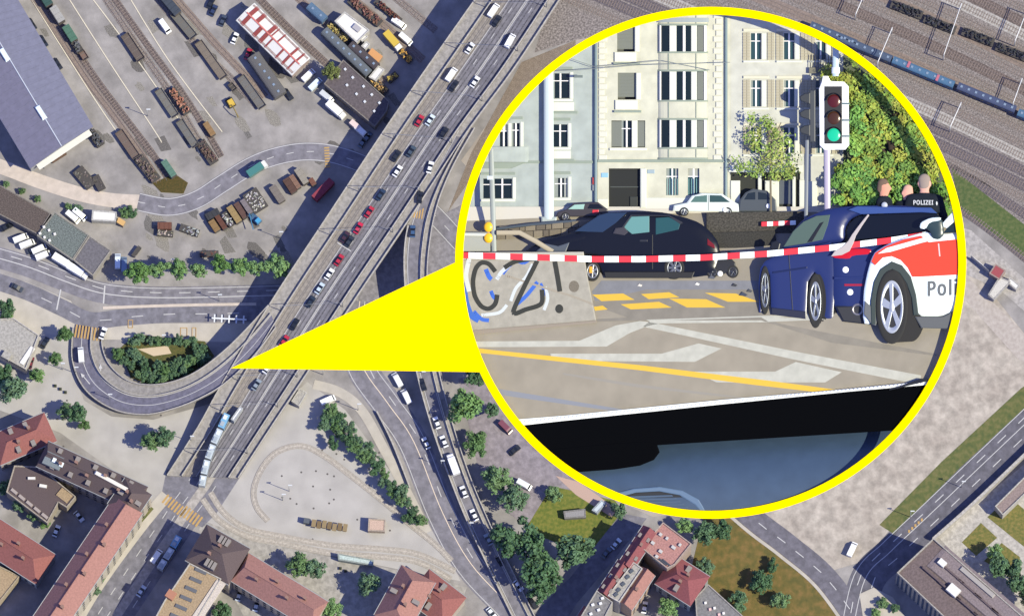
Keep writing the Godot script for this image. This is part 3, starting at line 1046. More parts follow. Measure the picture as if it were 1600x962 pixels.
func build_buildings() -> void:
	var slate := mat("6f6a6d", 0.85, "rough", 3.0, "grain", 1.2)
	var slate2 := mat("7d7b7c", 0.85, "rough", 3.0, "grain", 1.2)
	var red := mat("a0645f", 0.9, "patch", 5.0, "grain", 0.9)
	var red2 := mat("96555a", 0.9, "patch", 5.0, "grain", 0.9)
	var orange := mat("b08078", 0.9, "patch", 6.0, "grain", 0.9)
	var brownr := mat("776668", 0.9, "rough", 4.0, "grain", 0.9)
	var felt := mat("8c8a8b", 0.95, "patch", 8.0, "grain", 2.0)
	var feltd := mat("6a6468", 0.95, "patch", 6.0, "grain", 1.5)
	var feltl := mat("b8b4ad", 0.95, "patch", 8.0, "grain", 2.0)
	var teal := mat("89938f", 0.95, "rough", 9.0, "grain", 2.0)
	var whitem := mat("d9d7d2", 0.7, "grain", 2.0)
	var metal := mat("9aa0a4", 0.5, "grain", 2.0)
	var tan := mat("b79f7f", 0.95, "patch", 5.0, "grain", 1.5)
	var pink := mat("c08d86", 0.95, "patch", 5.0, "grain", 1.5)
	# big warehouse, upper left
	var lilac := mat("77788d", 0.8, "soft", 12.0, "grain", 2.0)
	var lilac2 := mat("727086", 0.8, "soft", 12.0, "grain", 2.0)
	var wh := thing("warehouse", "huge warehouse with a low blue grey metal roof in the corner", "warehouse", base_at(45, 120, 9.0))
	var o := wh.position
	var e0 := P(2, -40, 9.0) - o
	var e1 := P(144, 197, 9.0) - o
	var s1 := P(46, 263, 9.0) - o
	var s0 := P(-110, 8, 9.0) - o
	var r1 := P(95, 228, 10.5) - o
	var r0 := P(-60, -28, 10.5) - o
	part("roof", roof_slab(e0, e1, r1, r0, 0.4), lilac, wh)
	part("roof", roof_slab(r0, r1, s1, s0, 0.4), lilac2, wh)
	var wwb := MB.new()
	wwb.prism(PackedVector2Array([Vector2(e0.x - 1.0, e0.z), Vector2(e1.x - 1.2, e1.z - 0.8), Vector2(s1.x, s1.z - 1.2), Vector2(s0.x + 1, s0.z)]), 0, 8.5)
	part("wall", wwb.mesh(), mat("9a9ca0", 0.9, "patch", 6.0), wh)
	for k in [[4, 84, 24], [62, 175, 26]]:
		var b := MB.new()
		b.x = Transform3D(Basis(Vector3.UP, deg_to_rad(-58)), P(k[0], k[1], 10.5) - o)
		b.box(Vector3(0, 0.35, 0), Vector3(k[2] * U, 0.9, 1.9), 0.8)
		part("skylight", b.mesh(), mat("c6d2d6", 0.3), wh)
	var rdg := MB.new()
	rdg.tube(PackedVector3Array([r0 + Vector3(0, 0.05, 0), r1 + Vector3(0, 0.05, 0)]), 0.22, 6)
	part("ridge", rdg.mesh(true), mat("a9aeb8", 0.6), wh)
	for i in 26:
		var f := (i + 0.5) / 26.0
		var sb := MB.new()
		sb.tube(PackedVector3Array([e0.lerp(e1, f) + Vector3(0, 0.02, 0), r0.lerp(r1, f) + Vector3(0, 0.02, 0), s0.lerp(s1, f) + Vector3(0, 0.02, 0)]), 0.05, 4)
		part("roof_seam", sb.mesh(), lilac, wh)
	var dock := thing("loading_dock", "long white loading canopy under the warehouse gable", "canopy", base_at(98, 233, 4.0), 35.0)
	var db := MB.new()
	db.box(Vector3(0, 3.9, 0), Vector3(22, 0.3, 2.2))
	part("canopy", db.mesh(), whitem, dock)
	for s in [-9.0, 0.0, 9.0]:
		var cb := MB.new()
		cb.cyl(Vector3(s, 0, 0.6), 0.15, 0.15, 3.8, 8)
		part("post", cb.mesh(true), metal, dock)
	# red and white striped shed
	var st := pitched("shed", "white goods shed with red roof stripes", 425, 59, 122, 36, -45.5, 6.0, 0.8, "b9a59e", whitem, 0.0, 0, 0, false)
	for i in 9:
		for s in [-1.0, 1.0]:
			if (i + (1 if s > 0 else 0)) in [2, 6]:
				continue
			var b := MB.new()
			var x := -12.3 + i * 2.9 + rng.randf_range(-0.6, 0.6)
			var w := rng.randf_range(0.35, 1.0) if i > 3 else 1.5
			b.q(Vector3(x, 5.9, s * 4.2), Vector3(x + w, 5.9, s * 4.2), Vector3(x + w, 6.9, s * 0.2), Vector3(x, 6.9, s * 0.2))
			part("roof_stripe", b.mesh(), mat("a94c48", 0.8, "rough", 1.5), st)
	var rs := MB.new()
	rs.box(Vector3(0, 6.95, 0), Vector3(26, 0.12, 0.5))
	part("roof_stripe", rs.mesh(), mat("b1635c", 0.8), st)
	# dark flat roof with skylights beside the viaduct shadow
	var dk := flat_block("workshop", "dark flat roofed workshop with small skylights by the viaduct shadow", [535, 92, 607, 157, 604, 172, 585, 197, 505, 130], 5.0, "8c8580", mat("6b6266", 0.95, "patch", 8.0, "grain", 2.0), 0.3)
	for k in [[538, 107], [550, 120], [541, 132], [567, 134], [556, 146], [580, 147], [569, 158], [592, 160], [584, 173], [528, 118]]:
		on_roof(dk, "skylight", k[0], k[1], 4, 4, 0.5, 5.0, 40, mat("b9bcc0", 0.3))
	# white office cluster between the trains
	var wc := flat_block("site_office", "white flat roofed site office between the trains", [537, 16, 576, 45, 556, 65, 521, 31], 4.5, "cfccc6", whitem, 0.3)
	on_roof(wc, "roof_machine", 556, 42, 13, 9, 0.8, 4.5, -40, mat("a6a3a8", 0.8, "grain", 1.0))
	flat_block("small_office", "small white cabin below the site office", [566, 48, 574, 55, 565, 63, 556, 56], 3.5, "cfccc6", whitem, 0.2)
	flat_block("cabin", "square white cabin beside the orange tarpaulin", [571, 62, 577, 67, 570, 76, 563, 70], 3.5, "cfccc6", whitem, 0.2)
	flat_block("orange_shelter", "low shelter under an orange tarpaulin", [580, 73, 597, 86, 590, 96, 573, 82], 3.0, "b09a86", mat("c9935f", 0.9, "grain", 2.0), 0.0)
	flat_block("white_store", "white store roof at the end of the dark wagons", [590, 101, 600, 107, 586, 125, 575, 119], 3.5, "cfccc6", whitem, 0.2)
	# left middle workshop row
	flat_block("brown_shed", "long brown roofed shed at the left edge", [-30, 274, 0, 290, 78, 333, 58, 366, 0, 336, -30, 320], 5.0, "8b837c", mat("766963", 0.95, "rough", 8.0, "grain", 2.0), 0.25)
	var tr := flat_block("teal_workshop", "grey green roofed workshop with white roof domes", [84, 331, 138, 367, 113, 406, 57, 368], 5.6, "9b9890", teal, 0.25)
	for k in [[68, 355], [76, 360], [62, 365], [85, 366], [69, 371], [77, 376]]:
		on_roof(tr, "roof_dome", k[0], k[1], 4, 4, 0.7, 5.6, 20, whitem)
	flat_block("dark_workshop", "dark flat roof at the end of the workshop row", [139, 368, 173, 391, 145, 431, 114, 406], 5.2, "a8a29a", mat("77747a", 0.95, "patch", 7.0, "grain", 2.0), 0.3)
	flat_block("white_hall", "plain white roofed hall beside the hedge", [143, 328, 181, 331, 180, 346, 142, 344], 4.0, "c9c7c2", whitem, 0.15)
	flat_block("orange_hut", "small orange roofed hut beside the white hall", [184, 339, 195, 346, 191, 353, 181, 347], 2.6, "b4a28c", mat("c9a268", 0.9, "grain", 2.0), 0.0)
	# lower left
	var tw := flat_block("corner_block", "pale flat roofed block at the left edge with a white side wing", [22, 497, 62, 524, 42, 577, -4, 552, -30, 535, -30, 500], 7.0, "c8c2ba", feltl, 0.5)
	on_roof(tw, "roof_house", 12, 556, 14, 12, 1.5, 7.0, -30, feltl)
	on_roof(tw, "side_wing", 44, 556, 34, 8, 1.0, 6.4, 57, whitem)
	pitched("red_house", "red roofed house at the left edge with hipped ends", 38, 684, 92, 46, 24, 10.0, 4.0, "c9bdb0", red, 1.0, 2, 2)
	var terr := pitched("terrace", "grey and brown terrace of houses facing the paved square", 148, 742, 168, 40, -25, 15.0, 3.5, "bcb3a8", brownr, 0.5, 5, 5)
	on_roof(terr, "roof_light", 180, 750, 62, 6, 0.5, 18.5, -29, mat("c4c0b8", 0.9))
	on_roof(terr, "roof_terrace", 88, 718, 30, 22, 0.6, 17.2, -25, mat("8d979c", 0.9, "rough", 3.0))
	on_roof(terr, "roof_window", 90, 717, 6, 8, 0.7, 17.7, -25, mat("cfd8dc", 0.3))
	on_roof(terr, "roof_window", 101, 724, 6, 8, 0.7, 17.7, -25, mat("cfd8dc", 0.3))
	pitched("long_house", "long apartment house with an orange and brown roof along the avenue", 139, 884, 240, 48, 57, 17.0, 4.5, "c9c0b2", orange, 0.25, 0, 6)
	pitched("corner_house", "brown roofed corner house at the top of the avenue", 207, 777, 46, 46, 57, 17.0, 3.5, "c4b9ac", brownr, 0.8, 1, 2)
	var cy := flat_block("courtyard_block", "dark brown courtyard block with white roof machines", [26, 726, 66, 728, 122, 774, 108, 791, 95, 783, 78, 815, 14, 767], 8.0, "b5aa9c", brownr, 0.4)
	on_roof(cy, "roof_machine", 53, 746, 12, 4, 0.9, 8.0, 0, whitem)
	on_roof(cy, "roof_machine", 71, 758, 12, 5, 0.9, 8.0, -10, whitem)
	on_roof(cy, "roof_terrace", 104, 772, 22, 16, 0.5, 8.0, -38, tan)
	for i in 5:
		on_roof(cy, "roof_ridge", 26 + i * 12, 766 + i * 9.5, 5, 12, 0.6, 8.0, 50, mat("8f8580", 0.9))
	pitched("red_row", "red hip roofed row house at the left edge", 26, 854, 118, 52, -33, 9.5, 4.0, "b9c2c6", red, 0.9, 0, 3)
	flat_block("tan_block", "tan flat roof in the lower left corner", [-30, 880, 2, 880, 36, 897, -4, 948, -30, 950], 7.0, "b8a88f", tan, 0.4)
	# bottom centre
	pitched("brown_corner_house", "dark brown roofed corner house by the tram tracks", 344, 862, 74, 62, -30, 17.0, 4.5, "bdb2a5", brownr, 1.0, 3, 2)
	pitched("long_red_house", "long red roofed house along the lower tram tracks", 440, 919, 142, 48, -32, 14.0, 4.5, "cbbfae", orange, 0.4, 0, 4)
	var md := flat_block("terraced_block", "modern block with tan roof terraces and dark solar panels", [301, 876, 350, 900, 322, 946, 292, 1000, 236, 982, 262, 934], 17.0, "c8c2b8", tan, 0.6)
	for i in 7:
		on_roof(md, "solar_panel", 318 - i * 7.5, 888 + i * 14.0, 20, 6, 0.5, 17.0, -24, mat("595a5c", 0.3))
	on_roof(md, "roof_house", 272, 925, 14, 14, 1.6, 17.0, 57, mat("a9765f", 0.9, "grain", 1.0))
	on_roof(md, "roof_walk", 326, 940, 90, 16, 0.4, 17.0, 57, mat("c9beb2", 0.9, "patch", 4.0))
	pitched("red_villa", "red villa with a steep hipped roof beside the tree shadow", 634, 930, 86, 56, 62, 16.0, 5.5, "c4b7aa", orange, 0.7, 1, 2)
	pitched("red_annex", "smaller red hipped annex beside the villa", 682, 930, 70, 56, -38, 10.0, 4.5, "c4b7aa", red, 0.9, 1, 2)
	# bottom right terrace row, seven roofs
	pitched("slate_end", "narrow maroon roof slope along the shaded street", 995, 852, 66, 22, 57, 17.0, 2.5, "b5aaa2", red2, 0.0, 2, 1)
	var pf := flat_block("pink_block", "pink flat roofed block with roof machines at the top of the row", [1034, 813, 1078, 846, 1052, 878, 1040, 884, 1000, 852], 17.0, "bba79c", pink, 0.5)
	for k in [[1030, 832, 5], [1018, 845, 6], [1040, 838, 4], [1050, 852, 7], [1030, 858, 6], [1060, 848, 4], [1024, 866, 5]]:
		on_roof(pf, "roof_machine", k[0], k[1], k[2], 5, 0.9, 17.0, -36, mat("b9b7b4", 0.7, "grain", 1.0))
	for i in 4:
		on_roof(pf, "solar_panel", 1024 + i * 5, 872 + i * 1.0, 3, 16, 0.4, 17.0, 50, mat("42444a", 0.3))
	var ws := flat_block("white_terrace", "white roof strip with dark roof lights in the row", [988, 874, 1002, 884, 966, 936, 948, 926], 17.5, "cfc9c2", feltl, 0.5)
	for k in [[985, 888], [979, 897], [972, 908], [965, 917], [961, 924]]:
		on_roof(ws, "roof_light", k[0], k[1], 7, 5, 0.6, 17.5, 40, mat("4e5358", 0.3))
	pitched("orange_house", "orange roof slope behind the white terrace", 992, 914, 62, 24, 57, 15.0, 2.5, "c9b09e", orange, 0.0, 0, 1)
	pitched("red_dormer_house", "red roof with dormers between street and white terrace", 958, 900, 56, 20, 57, 16.5, 2.5, "b5a59c", red2, 0.0, 3, 1)
	var gf := flat_block("grey_block", "grey flat roofed block crowded with vents at the bottom edge", [931, 918, 956, 936, 930, 985, 900, 968], 17.0, "b7b2ac", felt, 0.5)
	for k in [[925, 940], [934, 948], [922, 954], [937, 938], [915, 962], [940, 930]]:
		on_roof(gf, "vent", k[0], k[1], 5, 4, 0.8, 17.0, 20, mat("c5c5c5", 0.6))
	pitched("maroon_house", "maroon hipped house right of the pink block", 1064, 902, 62, 52, -33, 12.0, 4.0, "a9b0b6", red2, 0.9, 1, 2)
	pitched("red_gable", "red roof at the bottom edge of the row", 915, 975, 50, 40, 57, 12.0, 3.0, "b7a89e", red, 0.0, 0, 1)
	var fg := flat_block("long_grey_block", "long grey flat roof at the bottom with pink roof machines", [1104, 909, 1160, 960, 1140, 1000, 1086, 960, 1084, 930], 9.0, "b3aca6", felt, 0.5)
	for i in 6:
		on_roof(fg, "roof_machine", 1100 + i * 7, 938 + i * 4 + (i % 2) * 6, 4, 4, 0.7, 9.0, 10, mat("c9a6a0" if i % 2 else "c9c6c2", 0.7))
	# office block, lower right
	var of := flat_block("office_block", "large office block with a pale rim and dark roof at the lower right corner", [1453, 838, 1620, 985, 1560, 1045, 1396, 891], 16.5, "b9b4ac", mat("7b6c6c", 0.95, "patch", 8.0, "grain", 2.0), 0.9)
	on_roof(of, "roof_deck", 1545, 940, 236, 44, 0.35, 16.7, -41.5, mat("83777a", 0.95, "patch", 6.0))
	for i in 5:
		on_roof(of, "roof_rail", 1470 + i * 26 + 12, 892 + i * 23, 52, 3, 0.7, 17.0, -41.5, mat("55494c", 0.9))
		on_roof(of, "roof_rail", 1452 + i * 26, 896 + i * 23, 46, 3, 0.7, 17.0, -41.5, mat("55494c", 0.9))
	on_roof(of, "roof_machine", 1466, 876, 13, 10, 1.4, 17.0, -41.5, whitem)
	on_roof(of, "roof_machine", 1483, 918, 20, 15, 1.6, 17.0, -41.5, whitem)
	on_roof(of, "roof_machine", 1520, 905, 70, 7, 0.8, 17.0, -41.5, mat("9d9894", 0.8, "grain", 1.0))
	var oa := P(1396, 891, 16.5)
	var ob := P(1560, 1045, 16.5)
	for i in 26:
		var w := MB.new()
		var c := oa.lerp(ob, (i + 0.5) / 26.0) - of.position
		w.x = Transform3D(Basis(Vector3.UP, deg_to_rad(-43.5)), Vector3(c.x, 0, c.z))
		w.box(Vector3(0, 8.0, 0.06), Vector3(0.85, 14.0, 0.2))
		part("window", w.mesh(), mat("39485c", 0.15), of)
	flat_block("pavilion", "long narrow pavilion with a brown roof beside the forecourt", [1551, 789, 1640, 702, 1652, 718, 1563, 803], 6.0, "c5c0b8", mat("8f7f7b", 0.95, "patch", 6.0), 0.5)
	# small things near panel bottom and plaza
	flat_block("kiosk", "small pink flat roofed kiosk on the tram square", [577, 808, 603, 810, 602, 828, 576, 827], 3.2, "bfae9f", mat("c4a998", 0.9, "patch", 3.0), 0.2, "kiosk")
	flat_block("tram_shelter", "long pale green tram stop roof below the tracks", [529, 862, 585, 872, 584, 881, 530, 872], 3.0, "9fa8a4", mat("b9c8c2", 0.5, "patch", 6.0), 0.1, "shelter")
	var ms := thing("market_stall", "row of brown market stalls on the tram square", "stall", base_at(516, 819, 2.5), -9.0)
	for i in 7:
		var b := MB.new()
		b.box(Vector3(-5.4 + i * 1.8, 2.4, sin(i * 2.0) * 0.3), Vector3(1.5, 0.15, 2.6))
		b.box(Vector3(-5.4 + i * 1.8, 1.2, 0), Vector3(0.9, 2.2, 1.6))
		part("stall_roof", b.mesh(), mat("8d7653" if i % 2 else "a8926c", 0.9, "rough", 1.0), ms)
	var mb2 := MB.new()
	mb2.box(Vector3(-8.0, 1.3, -0.5), Vector3(2.0, 2.6, 1.8))
	part("stall_box", mb2.mesh(), mat("4a5058", 0.8), ms)
	flat_block("stair_hut", "pale concrete stair hut on the footway beside the viaduct", [469, 606, 480, 613, 468, 634, 456, 626], 3.5, "c9c5bd", feltl, 0.2, "hut")
	flat_block("garden_hut", "grey garden shed on the lawn", [880, 797, 914, 793, 915, 806, 882, 808], 2.6, "8d8a88", mat("a8a5a6", 0.8, "rough", 2.0), 0.1, "shed")
	flat_block("white_shed", "pale blue shed at the end of the reddish path", [939, 779, 947, 784, 932, 800, 924, 795], 3.2, "a9b2ba", mat("bcc6cc", 0.6, "grain", 2.0), 0.1, "shed")
	flat_block("depot_shed", "white roofed depot shed beside the red roof", [1484 + 34, 399, 1538, 416, 1548, 425, 1530, 408], 3.5, "c2beb8", whitem, 0.1, "shed")
	flat_block("red_depot", "small red roofed depot building", [1556, 412, 1572, 422, 1562, 437, 1546, 427], 4.0, "b09a92", mat("9c4a50", 0.9, "patch", 2.0), 0.1)
	flat_block("long_depot", "long pale depot shed running down from the red roof", [1562, 432, 1580, 440, 1553, 468, 1544, 460], 3.5, "b9b5b0", mat("c9c5bb", 0.7, "patch", 3.0), 0.1, "shed")
	flat_block("depot_cabin", "small pale cabin right of the depot", [1579, 433, 1594, 446, 1588, 453, 1574, 441], 3.0, "c0bcb6", whitem, 0.1, "cabin")

# ---------------------------------------------------------------- trees
func crown_mesh(sd: int, n: int, leaf: float, flatness := 0.8) -> ArrayMesh:
	var r := RandomNumberGenerator.new()
	r.seed = sd
	var b := MB.new()
	# clumps sit on an uneven ball of radius 1
	var clumps := []
	var lop := Vector3(r.randfn(), 0, r.randfn()) * 0.22
	for i in 26 + r.randi() % 14:
		var d := Vector3(r.randfn(), r.randfn() * 0.9 + 0.25, r.randfn()).normalized()
		clumps.append([d * r.randf_range(0.35, 0.92) * Vector3(1, flatness, 1) + lop * r.randf(), r.randf_range(0.2, 0.34), r.randf_range(0.75, 1.2), r.randf_range(-0.05, 0.06)])
	for i in n:
		var c: Array = clumps[r.randi() % clumps.size()]
		var d := Vector3(r.randfn(), r.randfn(), r.randfn()).normalized()
		var p: Vector3 = c[0] + d * float(c[1]) * pow(r.randf(), 0.3)
		var nn := (d + Vector3(r.randfn(), r.randfn(), r.randfn()) * 0.45 + Vector3(0, 0.35, 0)).normalized()
		var s := nn.cross(Vector3(r.randfn(), r.randfn(), r.randfn())).normalized() * leaf * r.randf_range(0.7, 1.3)
		var w := nn.cross(s) * 0.75
		var k: float = c[2] * r.randf_range(0.85, 1.15)
		b.col = Color(k + float(c[3]), k, k * 0.95)
		b.q(p - s, p - w * 0.8 + nn * leaf * 0.15, p + s, p + w)
	return b.mesh()

var crowns := []
var trunk_m: ArrayMesh

func tree(label: String, px: float, py: float, r: float, hex: String, h := 0.0, group := "", called := "broadleaf_tree") -> void:
	if crowns.is_empty():
		for i in 7:
			crowns.append(crown_mesh(20 + i, 2300, 0.085, [0.8, 1.0, 0.7, 0.9, 0.75, 1.05, 0.85][i]))
		var tb := MB.new()
		tb.cyl(Vector3.ZERO, 0.5, 0.3, 3.0, 8)
		for i in 5:
			var a := TAU * i / 5.0
			tb.tube(PackedVector3Array([Vector3(0, 2.4, 0), Vector3(cos(a) * 0.9, 4.2, sin(a) * 0.9), Vector3(cos(a) * 2.0, 6.0, sin(a) * 2.0)]), 0.13, 5)
		trunk_m = tb.mesh(true)
	var rr := r * U
	var hh := h if h > 0.0 else rr * 1.5 + 1.0
	var t := thing(called, label, "tree" if r > 7 else "shrub", base_at(px, py, hh), rng.randf() * 360.0, group)
	var tr := part("trunk", trunk_m, mat("5b4c3e", 0.95, "grain", 1.0), t)
	var k := hh / 6.0
	tr.scale = Vector3(rr * 0.16, k, rr * 0.16)
	var c := part("crown", crowns[rng.randi() % 7], leafy(Color(hex).lightened([0.0, 0.06, 0.12][rng.randi() % 3]).to_html(false)), t, Vector3(0, hh, 0))
	c.scale = Vector3(rr, rr * rng.randf_range(0.85, 1.05), rr * rng.randf_range(0.78, 1.12)) * 1.06

func build_trees() -> void:
	var g1 := "4c6b3c"
	var g2 := "3f5f3e"
	var g3 := "567a3e"
	# poplar row: eight trees
	var places := ["at the left end", "second from the left end", "third from the left end", "fourth from the left end", "fourth from the right end", "third from the right end", "second from the right end", "at the viaduct end"]
	var k := 0
	for a in [[216, 424, 19], [250, 420, 17], [284, 420, 18], [312, 419, 15], [343, 416, 17], [374, 416, 16], [404, 419, 16], [435, 421, 19]]:
		tree("green roadside tree %s of the row above the poplar road" % places[k], a[0], a[1], a[2], g3, 9.5, "row of roadside trees")
		k += 1
	for a in [
		[100, 521, 14, g1, 0, "round tree beside the pale corner block"], [87, 561, 11, g1, 0, "small tree between corner block and ramp"], [60, 586, 13, g3, 0, "bright green tree at the foot of the corner block"],
		[18, 606, 24, g2, 9, "large dark tree at the left edge above the red house"], [8, 580, 20, g2, 8, "dark tree half out of the frame at the left edge"], [12, 478, 18, g2, 7, "dark tree at the left edge by the junction"],
		[12, 498, 10, g3, 0, "small bright tree under the dark junction tree"],
		[104, 641, 13, g1, 0, "left tree of the clump on the paved square"], [124, 645, 16, g2, 8, "middle tree of the clump on the paved square"], [133, 661, 10, g1, 0, "right small tree of the clump on the paved square"],
		[240, 688, 16, g1, 7, "left tree of the pair on the paved square"], [259, 680, 17, g2, 8, "right tree of the pair on the paved square"],
		[468, 878, 19, g1, 8, "left tree of the pair below the tram tracks"], [492, 880, 18, g2, 8, "right tree of the pair below the tram tracks"],
		[574, 908, 20, g2, 8, "tree standing in the villa's shadow"], [520, 948, 16, g3, 7, "bright tree at the bottom edge beside the long red house"],
		[352, 952, 16, g2, 7, "tree at the bottom edge beside the solar roof"],
		[722, 632, 30, g3, 12, "large bright tree right of the branch ramp"], [742, 586, 20, g2, 9, "dark tree under the pointer's lower edge"], [744, 692, 19, g1, 8, "tree beside the car park entrance"],
		[778, 748, 22, g1, 8, "tree at the corner of the car park"], [800, 775, 21, g2, 8, "tree between car park and lawn"],
		[808, 838, 36, g2, 12, "largest dark tree of the group beside the lawn"], [850, 886, 34, g2, 11, "middle dark tree of the group beside the street"], [898, 862, 33, g2, 11, "right dark tree of the group beside the lawn"], [846, 918, 20, g2, 7, "shaded tree at the lower end of the big group"],
		[866, 766, 14, g1, 4, "small tree on the lawn's upper corner"], [770, 640, 12, g2, 5, "small dark tree behind the large bright tree"],
		[968, 793, 15, g2, 5, "small tree at the rim of the panel above the street"], [1100, 832, 20, g2, 7, "tree below the panel beside the rough grass"], [1126, 822, 18, g2, 6, "tree at the edge of the rough grass"], [1070, 820, 15, g3, 6, "bright tree between panel and pink block"],
		[1100, 885, 14, g2, 6, "tree beside the maroon house"], [1150, 938, 16, g2, 5, "tree at the bottom of the rough grass"], [1185, 905, 18, g2, 4, "bush cluster on the brown rough grass"], [1215, 930, 16, g1, 4, "lower bush cluster on the brown rough grass"], [1205, 880, 11, g2, 3, "upper bush on the brown rough grass"],
		[1042, 945, 16, g3, 7, "tree in the yard behind the terrace row"],
		[1560, 880, 22, g2, 8, "left tree of the forecourt garden"], [1584, 895, 22, g2, 9, "right tree of the forecourt garden"], [1548, 862, 14, g3, 6, "small bright tree of the forecourt garden"], [1600, 925, 18, g2, 8, "lower tree at the right edge"],
		[516, 110, 14, "66703c", 7, "olive tree between striped shed and dark workshop"],
		[104, 322, 7, g1, 1.5, "left hedge bush below the pale road"], [120, 325, 7, g2, 1.5, "second hedge bush below the pale road"], [8, 287, 6, g1, 1.5, "round bush at the left edge of the pale road"], [32, 298, 6, g1, 1.5, "round bush beside the brown shed"], [57, 310, 6, g1, 1.5, "round bush above the brown shed"], [192, 334, 10, g1, 2, "bush beside the white hall"], [204, 330, 9, g2, 2, "right bush beside the white hall"],
		[168, 820, 10, g2, 4, "lower shrub of the avenue verge"], [190, 815, 12, g2, 5, "tree on the avenue verge"], [150, 918, 11, g2, 4, "dark shrub near the avenue's bottom end"], [132, 916, 12, g2, 5, "dark tree near the avenue's bottom end"], [182, 850, 9, g1, 3, "green shrub on the verge beside the long roof"], [200, 793, 8, g2, 3, "shrub at the corner house"], [160, 900, 9, g1, 3, "low green shrub on the verge"],
		[14, 760, 13, g2, 4, "dark tree at the left edge behind the courtyard block"], [32, 788, 12, g2, 4, "tree behind the courtyard block"], [56, 802, 10, g1, 4, "second tree behind the courtyard block"], [72, 815, 9, g3, 3, "bright bush at the corner of the courtyard block"],
		[1375, 938, 9, g1, 2, "shrub on the traffic island"], [1395, 948, 8, g2, 2, "dark shrub on the traffic island"], [1365, 955, 8, g3, 2, "bright shrub on the traffic island"],
	]:
		tree(a[5], a[0], a[1], a[2], a[3], a[4])
	# shrubs of the planted island and of the tree belt: each a bush of its own
	var r := RandomNumberGenerator.new()
	r.seed = 11
	var i := 0
	for a in [[205, 535], [218, 530], [232, 532], [246, 534], [262, 536], [276, 533], [290, 535], [304, 538], [316, 545], [188, 550], [196, 562], [204, 573], [214, 584], [228, 588], [242, 592], [256, 590], [270, 586], [284, 580], [298, 574], [310, 566], [322, 558], [182, 556], [282, 566], [246, 570], [266, 571], [232, 574], [296, 560], [256, 578], [222, 562], [276, 576], [288, 570], [238, 583], [214, 556], [304, 562], [310, 552], [210, 550]]:
		tree("dense green shrub on the island inside the curved ramp", a[0] + r.randf_range(-3, 3), a[1] + r.randf_range(-2, 2), r.randf_range(7, 11), g2 if i % 3 else g1, r.randf_range(2.0, 3.6), "shrubs on the ramp island", "shrub")
		i += 1
	for a in [[522, 642], [514, 650], [532, 652], [520, 664], [540, 662], [550, 670], [530, 674], [545, 684], [560, 686], [556, 700], [572, 698], [582, 710], [570, 714], [592, 722], [586, 734], [604, 738], [600, 750], [616, 754], [614, 766], [628, 770], [636, 784], [626, 784], [648, 796], [642, 804], [660, 812], [508, 662], [524, 690]]:
		tree("dark green shrub in the belt beside the tram square", a[0] + r.randf_range(-3, 3), a[1] + r.randf_range(-2, 2), r.randf_range(8, 13), g2 if i % 3 else g1, r.randf_range(3.0, 5.0), "shrubs of the green belt", "shrub")
		i += 1

# ---------------------------------------------------------------- vehicles of the city
var car_meshes := {}

# side outline in x and y pushed out to +-half width, narrower towards the top where asked
func side_solid(pts: Array, half: float, top_half: float, y_low: float, y_high: float) -> MB:
	var b := MB.new()
	var p2 := PackedVector2Array()
	for p in pts:
		p2.append(Vector2(p[0], p[1]))
	var l := PackedVector3Array()
	var r := PackedVector3Array()
	for p in p2:
		var f := clampf((p.y - y_low) / (y_high - y_low), 0.0, 1.0)
		var w := lerpf(half, top_half, f)
		l.append(Vector3(p.x, p.y, -w)); r.append(Vector3(p.x, p.y, w))
	b.cap(l, p2); b.cap(r, p2)
	for i in p2.size():
		var j := (i + 1) % p2.size()
		b.q(l[i], l[j], r[j], r[i])
	return b

func make_car_meshes() -> void:
	var m := {}
	var nose := side_solid([[-2.15, 0.3], [-2.2, 0.75], [-2.0, 0.95], [-1.55, 0.98], [0.95, 0.98], [1.9, 0.82], [2.15, 0.6], [2.1, 0.3]], 0.9, 0.86, 0.5, 1.0)
	m["body"] = nose.mesh()
	m["cabin"] = side_solid([[-1.75, 0.97], [-1.2, 1.4], [0.05, 1.42], [1.0, 0.97]], 0.84, 0.64, 0.97, 1.42).mesh()
	var rf := MB.new()
	rf.box(Vector3(-0.58, 1.43, 0), Vector3(1.25, 0.07, 1.32), 0.9)
	m["roof"] = rf.mesh()
	var wh := MB.new()
	for sx in [-1.3, 1.3]:
		for sz in [-0.83, 0.83]:
			var k := MB.new()
			k.x = Transform3D(Basis.IDENTITY, Vector3(sx, 0.32, sz))
			k.turned(Vector3.ZERO, PackedVector2Array([Vector2(0.0, 0.1), Vector2(0.31, 0.1), Vector2(0.31, -0.1), Vector2(0.0, -0.1)]), 1.0, 10)
			m["wheel%s%s" % [sx, sz]] = k.mesh()
	m["van_body"] = side_solid([[-2.7, 0.35], [-2.7, 2.2], [1.2, 2.25], [1.75, 1.9], [2.2, 1.15], [2.65, 0.95], [2.7, 0.35]], 1.0, 0.92, 1.0, 2.3).mesh()
	m["van_screen"] = side_solid([[1.32, 2.12], [1.8, 1.88], [2.22, 1.17], [2.1, 1.17]], 0.88, 0.84, 1.1, 2.1).mesh()
	m["truck_box"] = MB.new().box(Vector3(-1.0, 2.1, 0), Vector3(6.0, 2.6, 2.5)).mesh()
	m["truck_cab"] = side_solid([[2.15, 0.5], [2.15, 2.7], [3.2, 2.7], [3.7, 1.8], [3.75, 0.5]], 1.2, 1.1, 1.5, 2.7).mesh()
	m["truck_frame"] = MB.new().box(Vector3(-0.2, 0.65, 0), Vector3(7.4, 0.3, 1.6)).mesh()
	car_meshes = m

